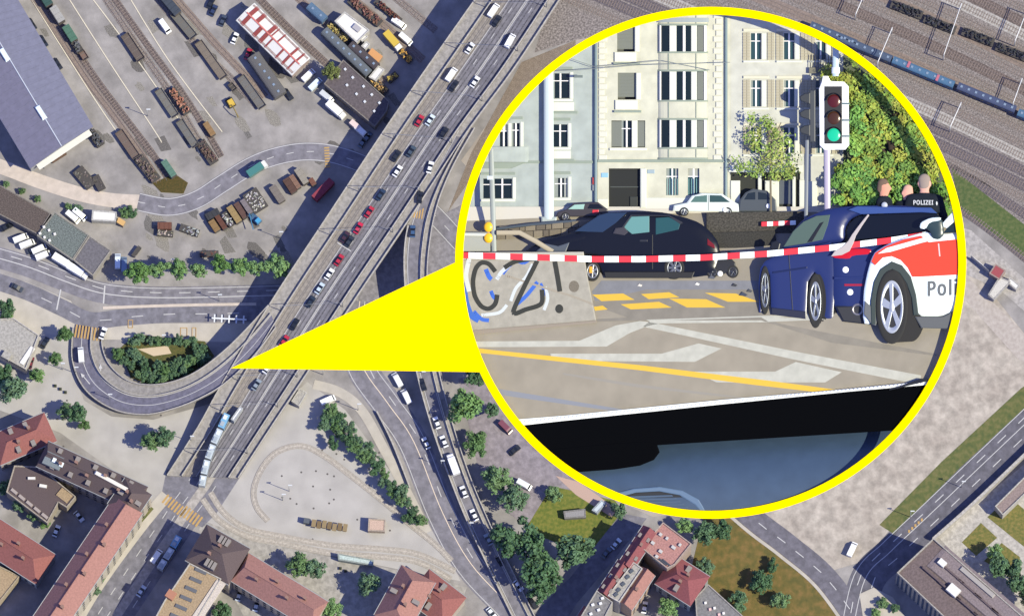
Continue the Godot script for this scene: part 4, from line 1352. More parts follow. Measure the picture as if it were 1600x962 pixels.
func vehicle(kind: String, label: String, px: float, py: float, ang: float, hex: String, h := 0.0, group := "") -> void:
	if car_meshes.is_empty():
		make_car_meshes()
	var m := car_meshes
	var paint := mat(hex, 0.28, "", 1.0, "", 1.0, 0.0)
	var dark := glass("14181e")
	var tyre := mat("1c1c1d", 0.85)
	var t := thing("parked_car" if group.begins_with("parked") else kind, label, kind, P(px, py, h), ang, group)
	if kind == "car":
		part("body", m["body"], paint, t); part("cabin_glass", m["cabin"], dark, t); part("roof", m["roof"], paint, t)
		for sx in [-1.3, 1.3]:
			for sz in [-0.83, 0.83]:
				part("wheel", m["wheel%s%s" % [sx, sz]], tyre, t)
	elif kind == "van":
		part("body", m["van_body"], paint, t); part("windscreen", m["van_screen"], dark, t)
		for sx in [-1.3, 1.3]:
			for sz in [-0.83, 0.83]:
				part("wheel", m["wheel%s%s" % [sx, sz]], tyre, t, Vector3(sx * 0.3, 0, sz * 0.12))
	else:
		part("cargo_box", m["truck_box"], paint, t)
		part("cab", m["truck_cab"], mat("c9c9c9", 0.3), t); part("frame", m["truck_frame"], tyre, t)
		for sx in [-1.3, 1.3]:
			for sz in [-0.83, 0.83]:
				part("wheel", m["wheel%s%s" % [sx, sz]], tyre, t, Vector3(sx * 1.0, 0.1, sz * 0.2))

func build_vehicles() -> void:
	var W := "d8d9da"
	var D := "23262c"
	var R := "a02838"
	var B := "37506f"
	var S := "9fa4aa"
	var on := "cars on the viaduct"
	for a in [
		["van", 771, 16, 57, W, 9, "white van at the top end of the viaduct"], ["car", 776, 32, 57, D, 9, "dark car behind the white van at the viaduct's top end"], ["car", 734, 75, 57, W, 9, "white car in the middle lane near the top of the viaduct"],
		["van", 705, 117, 57, W, 9, "white box van beside a dark car on the upper viaduct"], ["car", 709, 134, 57, D, 9, "dark car just behind the white box van on the viaduct"], ["car", 742, 128, 57, W, 9, "white car in the right lane level with the box van"],
		["car", 655, 189, 60, R, 9, "red car alone in the left lanes of the upper viaduct"], ["car", 672, 188, 57, "b9c4cc", 9, "pale car right next to the upper red car"], ["car", 693, 208, 57, D, 9, "dark car in the right lane below the pale car"],
		["car", 642, 237, 57, "3a4652", 9, "dark car with a pale bonnet on the middle viaduct"], ["car", 619, 244, 57, D, 9, "dark car left of the one with the pale bonnet"], ["car", 621, 268, 57, W, 9, "white car followed by a dark one mid viaduct"],
		["car", 595, 305, 57, "28364a", 8.9, "dark blue car ahead of the two red ones"], ["car", 577, 332, 57, R, 8.6, "upper of the two red cars queueing by the yard"], ["car", 560, 357, 60, "b02540", 8.4, "lower of the two red cars queueing by the yard"],
		["car", 539, 371, 57, "3a2630", 8.3, "maroon dark car waiting at the stop line"], ["car", 546, 378, 57, "2b3038", 8.2, "black car waiting beside the maroon one"], ["car", 530, 407, 57, R, 8.0, "single red car below the white stop line"],
		["car", 515, 429, 57, W, 7.9, "white car following the single red car"], ["car", 500, 451, 57, "aab8c4", 7.7, "pale blue car behind the white one on the lower viaduct"], ["car", 486, 472, 57, "26303c", 7.4, "dark blue car above the yellow pointer"],
		["car", 461, 507, 60, "1d2126", 6.7, "black car close to the yellow pointer's upper edge"], ["car", 445, 533, 57, R, 6.2, "red car half hidden by the yellow pointer"], ["car", 419, 575, 57, W, 5.4, "white car peeping out below the pointer"], ["car", 402, 601, 57, "7d8790", 4.7, "grey car with white bonnet below the pointer"],
		["van", 797, 64, 62, W, 9, "white vehicle on the right walkway side of the upper viaduct"],
		["car", 672, 262, 75, W, 9, "white car entering the branch ramp"], ["car", 656, 309, 82, D, 8.8, "dark car on the branch ramp above the zebra crossing"], ["car", 645, 362, 88, B, 8.5, "blue car on the branch ramp below the zebra crossing"],
		["car", 661, 601, 108, D, 5.3, "dark car on the branch ramp under the pointer"], ["car", 683, 660, 110, W, 4.4, "upper white car beside the large bright tree"], ["car", 694, 689, 112, W, 4.0, "lower white car beside the large bright tree"],
		["truck", 708, 725, 110, W, 3.5, "white truck on the branch ramp beside the car park"], ["car", 725, 767, 112, W, 2.8, "first white car below the white truck"], ["car", 741, 803, 114, "e0e0e0", 2.2, "second white car below the white truck"], ["car", 763, 841, 118, "7b848c", 1.5, "grey car on the lowest part of the branch ramp"],
		]:
		vehicle(a[0], a[6], a[1], a[2], a[3], a[4], float(a[5]) * RISE + 0.06, on)
	for a in [
		["van", 621, 594, 118, W, "upper white van on the road in the viaduct shadow"], ["van", 635, 620, 116, W, "lower white van on the road in the viaduct shadow"], ["car", 666, 692, 115, W, "white car at the edge of the viaduct shadow"],
		["car", 810, 913, -50, W, "white car at the bottom of the sloping road"], ["car", 833, 940, -52, D, "dark car at the bottom of the sloping road"], ["car", 768, 955, -52, "cfd3d6", "pale car in the left lane at the bottom edge"], ["car", 781, 875, -58, D, "dark car in the tree shadow by the sloping road"],
		["car", 161, 521, 70, W, "white car at the zebra crossing"], ["van", 127, 555, 95, W, "white van on the curved ramp"], ["car", 26, 450, -28, "353b44", "dark car on the junction road at the left edge"],
		["van", 247, 868, 57, W, "white van beside the tram on the shaded avenue"], ["car", 224, 921, 57, "aeb9c6", "pale car alone on the shaded avenue"],
		["car", 126, 806, -50, "c4ccd4", "pale car in the shaded court behind the long house"], ["car", 91, 828, 70, "c9d2da", "pale car at the end of the red row house"], ["car", 376, 927, 75, "b7c1cc", "left pale car behind the long red house"], ["car", 403, 943, 75, "b7c1cc", "right pale car behind the long red house"],
		["car", 804, 703, 40, D, "dark car in the mauve car park"], ["van", 819, 757, -30, "c9cdd2", "silver van below the dark car in the car park"], ["van", 790, 668, -45, "70414a", "maroon van at the rim of the panel"],
		["van", 1329, 857, 65, W, "white tipper at the corner of the gravel lot"], ["car", 1006, 946, 80, W, "white car in the yard behind the terrace row"], ["van", 513, 626, 25, W, "white van on the footway below the pointer"],
		["car", 962, 848, 50, "b9c4cf", "white car on the shaded back street"], ["car", 947, 862, 52, "4a5668", "dark car behind the white car on the back street"],
		["car", 45, 36, -58, D, "upper dark car along the warehouse wall"], ["car", 63, 63, -58, "1f2530", "middle dark car along the warehouse wall"], ["car", 86, 99, -58, D, "lower dark car along the warehouse wall"],
		["car", 330, 14, 65, "2a3550", "navy car of the two beside the striped shed's track"], ["car", 326, 2, 65, D, "dark car at the top edge above the navy car"], ["car", 345, 30, 68, "3a4250", "slate car below the navy one"], ["car", 364, 58, 68, W, "white hatchback left of the striped shed"], ["car", 385, 83, 68, "9a2a3c", "red car at the corner of the striped shed"], ["car", 449, 147, -55, D, "dark car behind the long grey wagon"],
		["van", 254, 40, -55, W, "white van standing alone in the yard"], ["van", 480, 117, 45, W, "first white van in the row below the striped shed"], ["van", 491, 131, 45, "c3d0d8", "pale blue van second in the row below the striped shed"], ["van", 509, 151, -40, "b4b8bc", "silver pickup third in the row below the striped shed"],
		["truck", 524, 173, -42, W, "white truck in the row beside the dark workshop"], ["van", 556, 198, -42, "c8b5b2", "white van with a pink roof near the viaduct shadow"], ["van", 564, 206, -42, W, "white van last of the row near the viaduct shadow"],
		["car", 566, 222, 55, "5a6674", "grey car in the viaduct shadow, upper"], ["car", 573, 214, 55, "4d5a6a", "grey car in the viaduct shadow, lower"],
		["van", 622, 35, -35, W, "white van in the small yard by the viaduct"], ["van", 633, 60, -42, W, "white pickup below the van by the viaduct"], ["truck", 613, 64, -50, "b79d3c", "yellow rail truck near the viaduct"],
		["van", 31, 373, 22, W, "first white van below the brown shed"], ["van", 41, 382, 22, W, "second white van below the brown shed"], ["van", 60, 390, 25, W, "third white van below the brown shed"], ["van", 66, 400, 22, W, "fourth white van below the brown shed"], ["car", 50, 391, 22, "3f434a", "dark car between the white vans"], ["car", 8, 355, 28, D, "dark car at the left edge by the vans"],
		["truck", 98, 411, -32, W, "upper white lorry beside the dark workshop roof"], ["truck", 121, 426, -32, W, "lower white lorry beside the dark workshop roof"], ["van", 112, 340, -40, W, "white van left of the white hall"], ["van", 123, 336, -40, W, "second white van left of the white hall"],
		["van", 183, 409, 90, "c2ccd6", "white van at the end of the poplar row"], ["van", 193, 414, 90, "6a7c92", "blue grey van at the end of the poplar row"], ["truck", 401, 265, 35, "3f6f6a", "teal lorry on the curved grey road"],
		["car", 1500, 372, -42, "6d737a", "grey car at the depot fence"], ["van", 1490, 360, -42, "c3c6c8", "pale van at the depot fence"], ["van", 52, 541, 60, D, "dark van between corner block and trees"], ["car", 70, 536, 60, "2a2f38", "dark car beside the corner block"], ["car", 48, 567, 75, "6a2a34", "dark red car beside the corner block's white wing"],
	]:
		var hh := 0.12
		if a[1] == 127 or a[1] == 161: hh = 1.0
		vehicle(a[0], a[5], a[1], a[2], a[3], a[4], hh)
	# trams
	tram("white and pale blue tram climbing on to the viaduct foot", [[357, 648], [346, 672], [335, 696], [326, 720], [320, 744], [317, 762]], 22, [4.6, 3.8, 2.8, 1.8, 0.9, 0.3])
	tram("pale tram standing in the shade on the avenue", [[283, 838], [272, 857], [261, 875], [252, 890]], 20, [0.2, 0.2, 0.2, 0.2])
	var sh := flat_block("bus_shelter", "white tram stop shelter on the viaduct foot", [376, 634, 381, 637, 367, 657, 362, 654], 7.6, "b9bcbf", mat("d2d3d3", 0.6), 0.1, "shelter")
	sh.position.y = 0.0
	var ts := thing("tram_stop_roof", "steel framed tram stop on the road beside the viaduct shadow", "shelter", base_at(358, 498, 2.8), -3.0)
	for i in 5:
		var b := MB.new()
		b.box(Vector3(-5 + i * 2.5, 2.7, 0), Vector3(0.5, 0.14, 2.8))
		part("roof_bar", b.mesh(), mat("c3c6c9", 0.5), ts)
	var bb := MB.new()
	bb.box(Vector3(0, 2.85, 0), Vector3(12, 0.12, 0.5))
	part("roof_beam", bb.mesh(), mat("c9ccce", 0.5), ts)
	for s in [-5.0, 0.0, 5.0]:
		var c := MB.new()
		c.cyl(Vector3(s, 0, 0), 0.12, 0.12, 2.7, 8)
		part("post", c.mesh(true), mat("8d9094", 0.5), ts)

func tram(label: String, pts: Array, len: float, hs: Array) -> void:
	var t := thing("tram", label, "tram")
	var white := mat("a4adb3", 0.4)
	var blue := mat("6d9ab8", 0.35)
	var dark := glass("1b222b")
	for i in pts.size() - 1:
		var a := P(pts[i][0], pts[i][1], hs[i])
		var b := P(pts[i + 1][0], pts[i + 1][1], hs[i + 1])
		var d := b - a
		var x := Transform3D(Basis(d.normalized(), Vector3.UP, d.normalized().cross(Vector3.UP)), (a + b) / 2.0)
		var l := d.length() - 0.5
		var m := MB.new()
		m.x = x
		m.box(Vector3(0, 1.9, 0), Vector3(l, 3.2, 2.3), 0.97)
		var s := part("section", m.mesh(), blue if i == 0 else white, t)
		var w := MB.new()
		w.x = x
		w.box(Vector3(0, 2.2, 0), Vector3(l - 0.6, 1.0, 2.36))
		part("window_band", w.mesh(), dark, s)
		for k in 2:
			var e := MB.new()
			e.x = x
			e.box(Vector3((k - 0.5) * l * 0.45, 3.65, 0.1), Vector3(l * 0.3, 0.35, 1.3))
			part("roof_box", e.mesh(), mat("8e979e", 0.6) if k else mat("c2c8cc", 0.5), s)
		if i > 0:
			var j := MB.new()
			j.x = Transform3D(x.basis, a)
			j.box(Vector3(0, 1.8, 0), Vector3(0.6, 2.8, 1.9))
			part("bellows", j.mesh(), mat("3a3d42", 0.9), t)

# ---------------------------------------------------------------- wagons, containers, heaps, poles
func wagon(called: String, label: String, px: float, py: float, len: float, wid: float, ang: float, h: float, hex: String, kind: String, group := "", h0 := 0.0) -> void:
	var t := thing(called, label, called.replace("_", " ").replace("freight ", "").replace("flat ", ""), base_at(px, py, h), ang, group)
	t.position.y = h0
	var l := len * U
	var w := wid * U
	var body := mat(hex, 0.8, "rough", 3.0, "grain", 1.0, 0.0, false)
	if kind == "box":
		part("body", MB.new().box(Vector3(0, h / 2.0 + 0.2, 0), Vector3(l, h - 0.4, w)).mesh(), body, t)
		var n := int(clampf(l / 1.6, 2, 9))
		for i in n:
			part("roof_rib", MB.new().box(Vector3(lerpf(-l, l, (i + 0.5) / n) / 2.0, h + 0.04, 0), Vector3(0.16, 0.1, w * 0.98)).mesh(), body, t)
		part("end_frame", MB.new().box(Vector3(l / 2.0 + 0.03, h / 2.0 + 0.25, 0), Vector3(0.12, h - 0.6, w * 0.9)).mesh(), mat("4b4643", 0.8), t)
	elif kind == "flat":
		part("deck", MB.new().box(Vector3(0, 1.15, 0), Vector3(l, 0.3, w)).mesh(), body, t)
		for s in [-1.0, 1.0]:
			part("side_board", MB.new().box(Vector3(0, 1.55, s * (w / 2.0 - 0.08)), Vector3(l, 0.55, 0.14)).mesh(), body, t)
			part("end_board", MB.new().box(Vector3(s * (l / 2.0 + 0.08), 1.6, 0), Vector3(0.14, 0.7, w)).mesh(), mat("4a4440", 0.9), t)
		var n2 := int(clampf(l / 2.4, 2, 9))
		for i in n2:
			part("deck_plank", MB.new().box(Vector3(lerpf(-l, l, (i + 0.5) / n2) / 2.0, 1.32, 0), Vector3(0.22, 0.08, w * 0.9)).mesh(), mat("6f6760", 0.9, "grain", 1.0), t)
	elif kind == "heap":
		part("skip", MB.new().box(Vector3(0, 0.8, 0), Vector3(l, 1.6, w), 1.06).mesh(), mat("55504c", 0.8, "rough", 2.0), t)
		var r := RandomNumberGenerator.new()
		r.seed = int(px * 3 + py)
		var hb := MB.new()
		for i in int(clampf(l * w * 2.2, 12, 120)):
			var p := Vector3(r.randf_range(-0.46, 0.46) * l, h * 0.75 + r.randf() * 0.5, r.randf_range(-0.44, 0.44) * w)
			hb.x = Transform3D(Basis.from_euler(Vector3(r.randf() * 3, r.randf() * 3, r.randf() * 3)), p)
			var k := r.randf_range(0.6, 1.3)
			var c := Color(hex).srgb_to_linear()
			hb.col = Color(c.r * k, c.g * k * r.randf_range(0.9, 1.1), c.b * k * r.randf_range(0.85, 1.1))
			hb.box(Vector3.ZERO, Vector3(r.randf_range(0.3, 1.1), r.randf_range(0.2, 0.5), r.randf_range(0.2, 0.7)))
		part("scrap", hb.mesh(), tinted(0.8), t).set_meta("kind", "stuff")
	elif kind == "coach":
		part("body", side_solid([[-l / 2, 0.9], [-l / 2, 3.9], [l / 2, 3.9], [l / 2, 0.9]], w / 2.0, w / 2.0, 1, 2).mesh(), body, t)
		var rb := MB.new()
		for i in 7:
			var a := PI * i / 7.0
			var c := PI * (i + 1) / 7.0
			var p0 := Vector3(0, 3.85 + sin(a) * 0.7, cos(a) * w / 2.0)
			var p1 := Vector3(0, 3.85 + sin(c) * 0.7, cos(c) * w / 2.0)
			var dl := Vector3(l / 2.0, 0, 0)
			rb.q(p0 - dl, p0 + dl, p1 + dl, p1 - dl)
		part("roof", rb.mesh(), body, t)
		var n3 := int(l / 2.6)
		for i in n3:
			part("roof_vent", MB.new().box(Vector3(lerpf(-l, l, (i + 0.5) / n3) / 2.0, 4.6, 0), Vector3(0.8, 0.16, 0.8)).mesh(), mat("6f7f92", 0.7), t)
			part("window", MB.new().box(Vector3(lerpf(-l, l, (i + 0.5) / n3) / 2.0, 2.7, w / 2.0 + 0.02), Vector3(1.3, 0.8, 0.06)).mesh(), glass(), t)

func build_yard_things() -> void:
	var fw := "freight_wagon"
	for a in [
		[fw, 62, -12, 40, 13, -58, 3.6, "3d6a62", "box", "green wagon at the top edge beside the warehouse"], [fw, 85, 19, 28, 12, -58, 3.8, "d2d0cb", "box", "white covered wagon in the train by the warehouse"],
		[fw, 105, 49, 28, 12, -58, 3.0, "5f8f78", "box", "pale green open wagon below the white one"], [fw, 117, 70, 20, 11, -58, 2.4, "5a5b60", "heap", "short wagon with grey scrap"], [fw, 127, 84, 14, 10, -58, 1.6, "9b7c6e", "flat", "short empty pinkish flat wagon"],
		[fw, 204, 71, 48, 14, -57, 2.0, "7d6f68", "flat", "brown flat wagon uppermost of the middle tracks"], [fw, 258, 159, 50, 13, -57, 2.0, "8f8d88", "flat", "grey flat wagon beside the loaded red one"], [fw, 278, 155, 46, 13, -57, 2.6, "9a6f5c", "heap", "wagon loaded with red and yellow scrap"],
		[fw, 291, 207, 48, 13, -57, 2.0, "8a8986", "flat", "lower grey flat wagon in the middle tracks"], [fw, 325, 200, 24, 9, -57, 2.4, "b58f5f", "box", "small tan wagon standing by itself"],
		[fw, 197, 224, 50, 14, -56, 2.0, "8a766c", "flat", "brown flat wagon near the end of the left tracks"], [fw, 228, 262, 46, 16, -52, 2.2, "6e625d", "heap", "wagon of dark scrap at the end of the left tracks"], [fw, 262, 262, 30, 10, -56, 3.0, "6f9c88", "box", "sea green container wagon at the grassy tip"],
		[fw, 322, 236, 40, 15, -56, 2.2, "66564f", "heap", "dark scrap wagon at the end of the middle tracks"],
		[fw, 262, 3, 40, 13, -50, 3.4, "4b5666", "box", "dark blue wagon at the top edge"], [fw, 284, 36, 50, 14, -51, 2.0, "85837e", "flat", "first long grey wagon right of the white van"], [fw, 327, 91, 70, 14, -55, 2.0, "9a8d80", "flat", "long beige flat wagon in the right yard"], [fw, 391, 141, 60, 14, -55, 2.6, "8b8987", "flat", "grey wagon behind the yellow crane"],
		[fw, 415, 116, 78, 22, -56, 3.6, "7c7a7a", "coach", "wide grey covered wagon left of the dark workshop"], [fw, 361, 134, 12, 9, -50, 1.6, "5d5652", "flat", "stub wagon beside the yellow crane"],
		[fw, 493, 17, 34, 14, -42, 3.6, "6c8fb2", "coach", "blue wagon at the top between the tracks"], [fw, 540, 79, 100, 15, -45, 3.8, "7d858c", "coach", "long grey coach beside the site office"], [fw, 567, 85, 56, 14, -42, 3.4, "5e5459", "coach", "dark wagon right of the long grey coach"],
		[fw, 527, 47, 42, 12, -42, 2.4, "a1925f", "heap", "wagon with yellow machine parts"], [fw, 569, 14, 60, 13, -40, 2.4, "7a5a52", "heap", "scrap wagon with rusty red load at the top"], [fw, 605, 13, 50, 9, -40, 2.6, "6a4640", "heap", "rust red scrap wagon near the viaduct"], [fw, 633, 84, 24, 10, -48, 2.4, "b08a4a", "heap", "orange machine wagon by the viaduct shadow"], [fw, 592, 132, 30, 12, -45, 2.0, "a98a5c", "heap", "pile of orange and tan crates by the white store"],
		[fw, 612, 118, 18, 10, 40, 2.2, "b59b52", "heap", "yellow digger parts beside the viaduct shadow"],
		[fw, 88, 242, 26, 9, 33, 2.4, "8c6a52", "box", "brown container below the loading canopy"], [fw, 147, 214, 28, 12, -55, 2.2, "57585e", "heap", "dark scrap trailer at the warehouse corner"], [fw, 130, 277, 34, 18, -50, 1.4, "6b6560", "heap", "heap of junk left of the yard road"], [fw, 152, 285, 24, 12, -62, 1.4, "5c5757", "heap", "smaller junk heap beside the first"],
	]:
		wagon(a[0], a[9], a[1], a[2], a[3], a[4], a[5], a[6], a[7], a[8], "wagons in the upper left yard")
	for a in [
		[256, 352, 22, 11, 0, 2.6, "8d5844", "box", "rust red container standing alone below the road"], [257, 364, 24, 9, -5, 1.6, "a59c92", "heap", "pale rubble skip under the rust red container"], [295, 359, 30, 11, -20, 1.8, "8b8d92", "heap", "skip of grey scrap right of the rust red container"],
		[331, 334, 22, 11, 30, 2.6, "41434a", "box", "dark container at the left end of the skip row"], [334, 352, 20, 10, -57, 2.4, "ad8a58", "box", "tan container in front of the dark one"], [344, 346, 26, 8, -57, 2.4, "7a4a38", "box", "brown container second in the row"], [355, 342, 24, 9, -57, 1.8, "aaa8a8", "heap", "skip with grey and white scrap"],
		[365, 334, 30, 10, -57, 2.6, "c0a36c", "box", "yellowish container in the skip row"], [375, 328, 28, 9, -57, 2.6, "77554a", "box", "dark brown container in the skip row"], [384, 322, 26, 8, -57, 2.4, "9a9094", "box", "grey container in the skip row"],
		[398, 313, 34, 24, -57, 1.6, "a9a6a6", "heap", "broad heap of pale scrap metal"], [432, 302, 30, 12, -57, 2.4, "9a9088", "box", "long container with a white top strip"], [452, 289, 26, 11, -57, 2.4, "6e4d40", "box", "brown container behind the long one"], [460, 283, 24, 8, -57, 2.4, "a57f6a", "box", "narrow pink brown container"], [470, 274, 28, 10, -57, 2.8, "bcb4a6", "box", "pale container at the right end of the skip row"], [487, 283, 12, 8, -57, 2.0, "94604e", "box", "small rust container beside the red lorry"],
		[326, 396, 28, 8, 3, 1.4, "6b4d46", "heap", "rack of rusty rails above the poplars"], [212, 393, 18, 6, 55, 1.0, "9c98a0", "heap", "stack of grey poles at the white van"],
	]:
		wagon("container" if a[7] == "box" else "skip", a[8], a[0], a[1], a[2], a[3], a[4], a[5], a[6], a[7], "containers and skips in the scrap yard")
	wagon("tarpaulin_lorry", "long pink red lorry at the edge of the viaduct shadow", 504, 295, 40, 12, 47, 3.4, "b8485c", "box")
	var cr := thing("crane_truck", "blue loading crane truck among the scrap skips", "crane", base_at(397, 340, 1.5), -45.0)
	part("chassis", MB.new().box(Vector3(0, 0.9, 0), Vector3(5.0, 0.9, 2.2)).mesh(), mat("33506e", 0.6), cr)
	part("cab", MB.new().box(Vector3(1.6, 2.0, 0), Vector3(1.5, 1.4, 1.9), 0.9).mesh(), mat("3f88b0", 0.4), cr)
	var am := MB.new()
	am.tube(PackedVector3Array([Vector3(-1, 1.5, 0), Vector3(-2, 4.0, 0.6), Vector3(3.0, 3.4, 3.6)]), 0.2, 6)
	part("arm", am.mesh(true), mat("3d6f8e", 0.5), cr)
	var ye := thing("excavator", "yellow excavator beside the grey wagons in the yard", "excavator", base_at(358, 158, 1.5), -60.0)
	part("tracks", MB.new().box(Vector3(0, 0.45, 0), Vector3(3.4, 0.9, 2.6)).mesh(), mat("2f2d2b", 0.9), ye)
	part("cab", MB.new().box(Vector3(0.3, 1.8, 0), Vector3(2.4, 1.5, 2.2), 0.85).mesh(), mat("b89a3a", 0.5), ye)
	var ya := MB.new()
	ya.tube(PackedVector3Array([Vector3(0.6, 1.8, 0.4), Vector3(3.0, 4.4, 0.4), Vector3(5.5, 3.0, 0.4), Vector3(6.0, 1.0, 0.4)]), 0.2, 6)
	part("arm", ya.mesh(true), mat("7a6a3a", 0.5), ye)
	# trains on the main line
	var n := 0
	for a in [[1305, 51, 78, "5a6f8f"], [1354, 73, 92, "5d7190"], [1446, 111, 104, "5f8fb8"], [1545, 151, 98, "5a6890"], [1640, 193, 100, "5f8fb8"]]:
		wagon("passenger_coach", "blue railway coach, %s of the train passing behind the panel" % ["first visible", "second", "third and brightest", "fourth", "last at the right edge"][n], a[0], a[1], a[2], 12, -23.2, 3.8, a[3], "coach", "blue coaches of the train")
		n += 1
	for p in [[1423, 99], [1468, 120]]:
		var rb := MB.new()
		rb.x = Transform3D(Basis(Vector3.UP, deg_to_rad(-23.2)), P(p[0], p[1], 4.62))
		rb.box(Vector3.ZERO, Vector3(0.9, 0.1, 2.3))
		var pth: Node3D = get_node("passenger_coach_002")
		var o := part("red_roof_band", rb.mesh(), mat("a25a68", 0.7), pth)
		o.transform = pth.transform.affine_inverse()
	n = 0
	for a in [[1421, 11], [1473, 34], [1533, 54], [1586, 78]]:
		wagon("black_wagon", "black open freight wagon, %s along the upper right track" % ["first", "second", "third", "fourth"][n], a[0], a[1], 50, 13, -22, 2.6, "3c3d44", "heap", "black freight wagons")
		n += 1
	# street lamps with long shadows
	n = 0
	for a in [[119, 583, "beside the white van on the ramp"], [98, 577, "on the pavement left of the ramp"], [172, 625, "inside the bend of the ramp"], [342, 470, "above the tram stop"], [255, 533, "above the planted island"], [300, 690, "at the left side of the viaduct foot"], [453, 766, "in the middle of the tram square"], [443, 780, "left of centre on the tram square"], [268, 415, "between the roadside trees"], [690, 728, "beside the white truck"], [735, 824, "beside the lowest white car"], [660, 590, "at the pointer's lower edge"], [505, 585, "at the corner under the pointer"], [228, 180, "in the middle of the rail yard"], [437, 372, "at the viaduct shadow's edge"], [1420, 806, "on the verge of the right road"], [1500, 760, "further up the right road"], [560, 640, "on the footway above the tree belt"]]:
		var hh := 9.0
		var t := thing("street_lamp", "slim grey street lamp " + a[2], "lamp", P(a[0], a[1], 0.1), 0.0, "street lamps")
		var c := MB.new()
		c.cyl(Vector3.ZERO, 0.14, 0.08, hh, 8)
		part("pole", c.mesh(true), mat("9a9da0", 0.5), t)
		part("lamp_head", MB.new().box(Vector3(0.5, hh, 0), Vector3(1.4, 0.16, 0.4)).mesh(), mat("b4b7b9", 0.5), t)
	# people and bollards are specks here: planters and benches on the squares
	n = 0
	for a in [[87, 603], [95, 608], [103, 613], [533, 886], [541, 890]]:
		var t := thing("planter", ["first dark planter left of the ramp", "second dark planter left of the ramp", "third dark planter left of the ramp", "left dark planter below the tram shelter", "right dark planter below the tram shelter"][n], "planter", P(a[0], a[1]), 0.0, "square planters")
		part("tub", MB.new().box(Vector3(0, 0.35, 0), Vector3(0.9, 0.7, 0.9), 1.1).mesh(), mat("3d3b3a", 0.9), t)
		part("plant", MB.new().box(Vector3(0, 0.85, 0), Vector3(0.7, 0.35, 0.7), 0.6).mesh(), mat("3f4a2e", 0.9, "rough", 0.5), t)
		n += 1

# ---------------------------------------------------------------- the callout panel with its model street
const OPEN := 393.0

# panel drawing units: x to the right, y down, as measured on the panel's face; depth z runs back from the rim
func D(x: float, y: float, z: float) -> Vector3:
	return Vector3(x - 1110.5, 410.0 - y, z)

func D2(a: Array) -> PackedVector2Array:
	var o := PackedVector2Array()
	for i in range(0, a.size(), 2):
		o.append(Vector2(a[i] - 1110.5, 410.0 - a[i + 1]))
	return o

# depth of the raked floor
func zf(y: float) -> float:
	return -15.0 - (660.0 - y) * 0.12 if y > 500.0 else -34.2 - (500.0 - y) * 0.6

func pthing(called: String, label: String, category: String, group := "", forward := 0.0) -> Node3D:
	var t := thing(called, label, category, Vector3.ZERO, 0.0, group)
	t.transform = panel_frame.translated_local(Vector3(0, 0, forward))
	return t

func pp(called: String, b: MB, m: Material, t: Node3D, smooth := false) -> MeshInstance3D:
	b.trim(OPEN)
	if b.v.size() == 0:
		return null
	return part(called, b.mesh(smooth), m, t)

func pm(hex: String, rough := 0.6, kind := "", size := 40.0, kind2 := "", size2 := 8.0) -> StandardMaterial3D:
	return mat(hex, rough, kind, size, kind2, size2, 0.0, false)

func rect(x0: float, y0: float, x1: float, y1: float, z0: float, z1: float, bev := 0.6) -> MB:
	return MB.new().slab(D2([x0, y1, x1, y1, x1, y0, x0, y0]), z0, z1, bev)

func shape(a: Array, z0: float, z1: float, bev := 0.8, lean := Vector2.ZERO) -> MB:
	return MB.new().slab(D2(a), z0, z1, bev, lean)

func puffed(a: Array, z0: float, z1: float, edge := 16.0, swell := 10.0, cuts := 1, lean := Vector2.ZERO) -> MB:
	return MB.new().puff(D2(a), z0, z1, edge, swell, cuts, lean)

func worn(a: Array, cuts := 2) -> Array:
	var o := a
	for k in cuts:
		var nx := []
		var n := o.size() / 2
		for i in n:
			var p := Vector2(o[i * 2], o[i * 2 + 1])
			var q := Vector2(o[(i + 1) % n * 2], o[(i + 1) % n * 2 + 1])
			for f in [0.22, 0.78]:
				var m := p.lerp(q, f)
				nx.append(m.x); nx.append(m.y)
		o = nx
	return o

# flat marking lying on the raked floor
func on_floor(a: Array, lift := 0.35) -> MB:
	var b := MB.new()
	var f := D2(a)
	var p3 := PackedVector3Array()
	for i in range(0, a.size(), 2):
		p3.append(D(a[i], a[i + 1], zf(a[i + 1]) + lift))
	b.cap(p3, f)
	return b

# front of a house with real openings: holes are [x0, y0, x1, y1]
func pierced(x0: float, y0: float, x1: float, y1: float, z: float, deep: float, holes: Array) -> MB:
	var b := MB.new()
	var xs := [x0, x1]
	var ys := [y0, y1]
	for h in holes:
		xs.append(h[0]); xs.append(h[2]); ys.append(h[1]); ys.append(h[3])
	xs.sort(); ys.sort()
	for i in xs.size() - 1:
		for j in ys.size() - 1:
			if xs[i + 1] - xs[i] < 0.01 or ys[j + 1] - ys[j] < 0.01:
				continue
			var cx: float = (xs[i] + xs[i + 1]) / 2.0
			var cy: float = (ys[j] + ys[j + 1]) / 2.0
			var inside := false
			for h in holes:
				if cx > h[0] and cx < h[2] and cy > h[1] and cy < h[3]:
					inside = true
			if not inside:
				b.q(D(xs[i], ys[j], z), D(xs[i + 1], ys[j], z), D(xs[i + 1], ys[j + 1], z), D(xs[i], ys[j + 1], z))
	for h in holes:
		var c := [Vector2(h[0], h[1]), Vector2(h[2], h[1]), Vector2(h[2], h[3]), Vector2(h[0], h[3])]
		for k in 4:
			var p: Vector2 = c[k]
			var q: Vector2 = c[(k + 1) % 4]
			b.q(D(p.x, p.y, z), D(q.x, q.y, z), D(q.x, q.y, z - deep), D(p.x, p.y, z - deep))
	return b

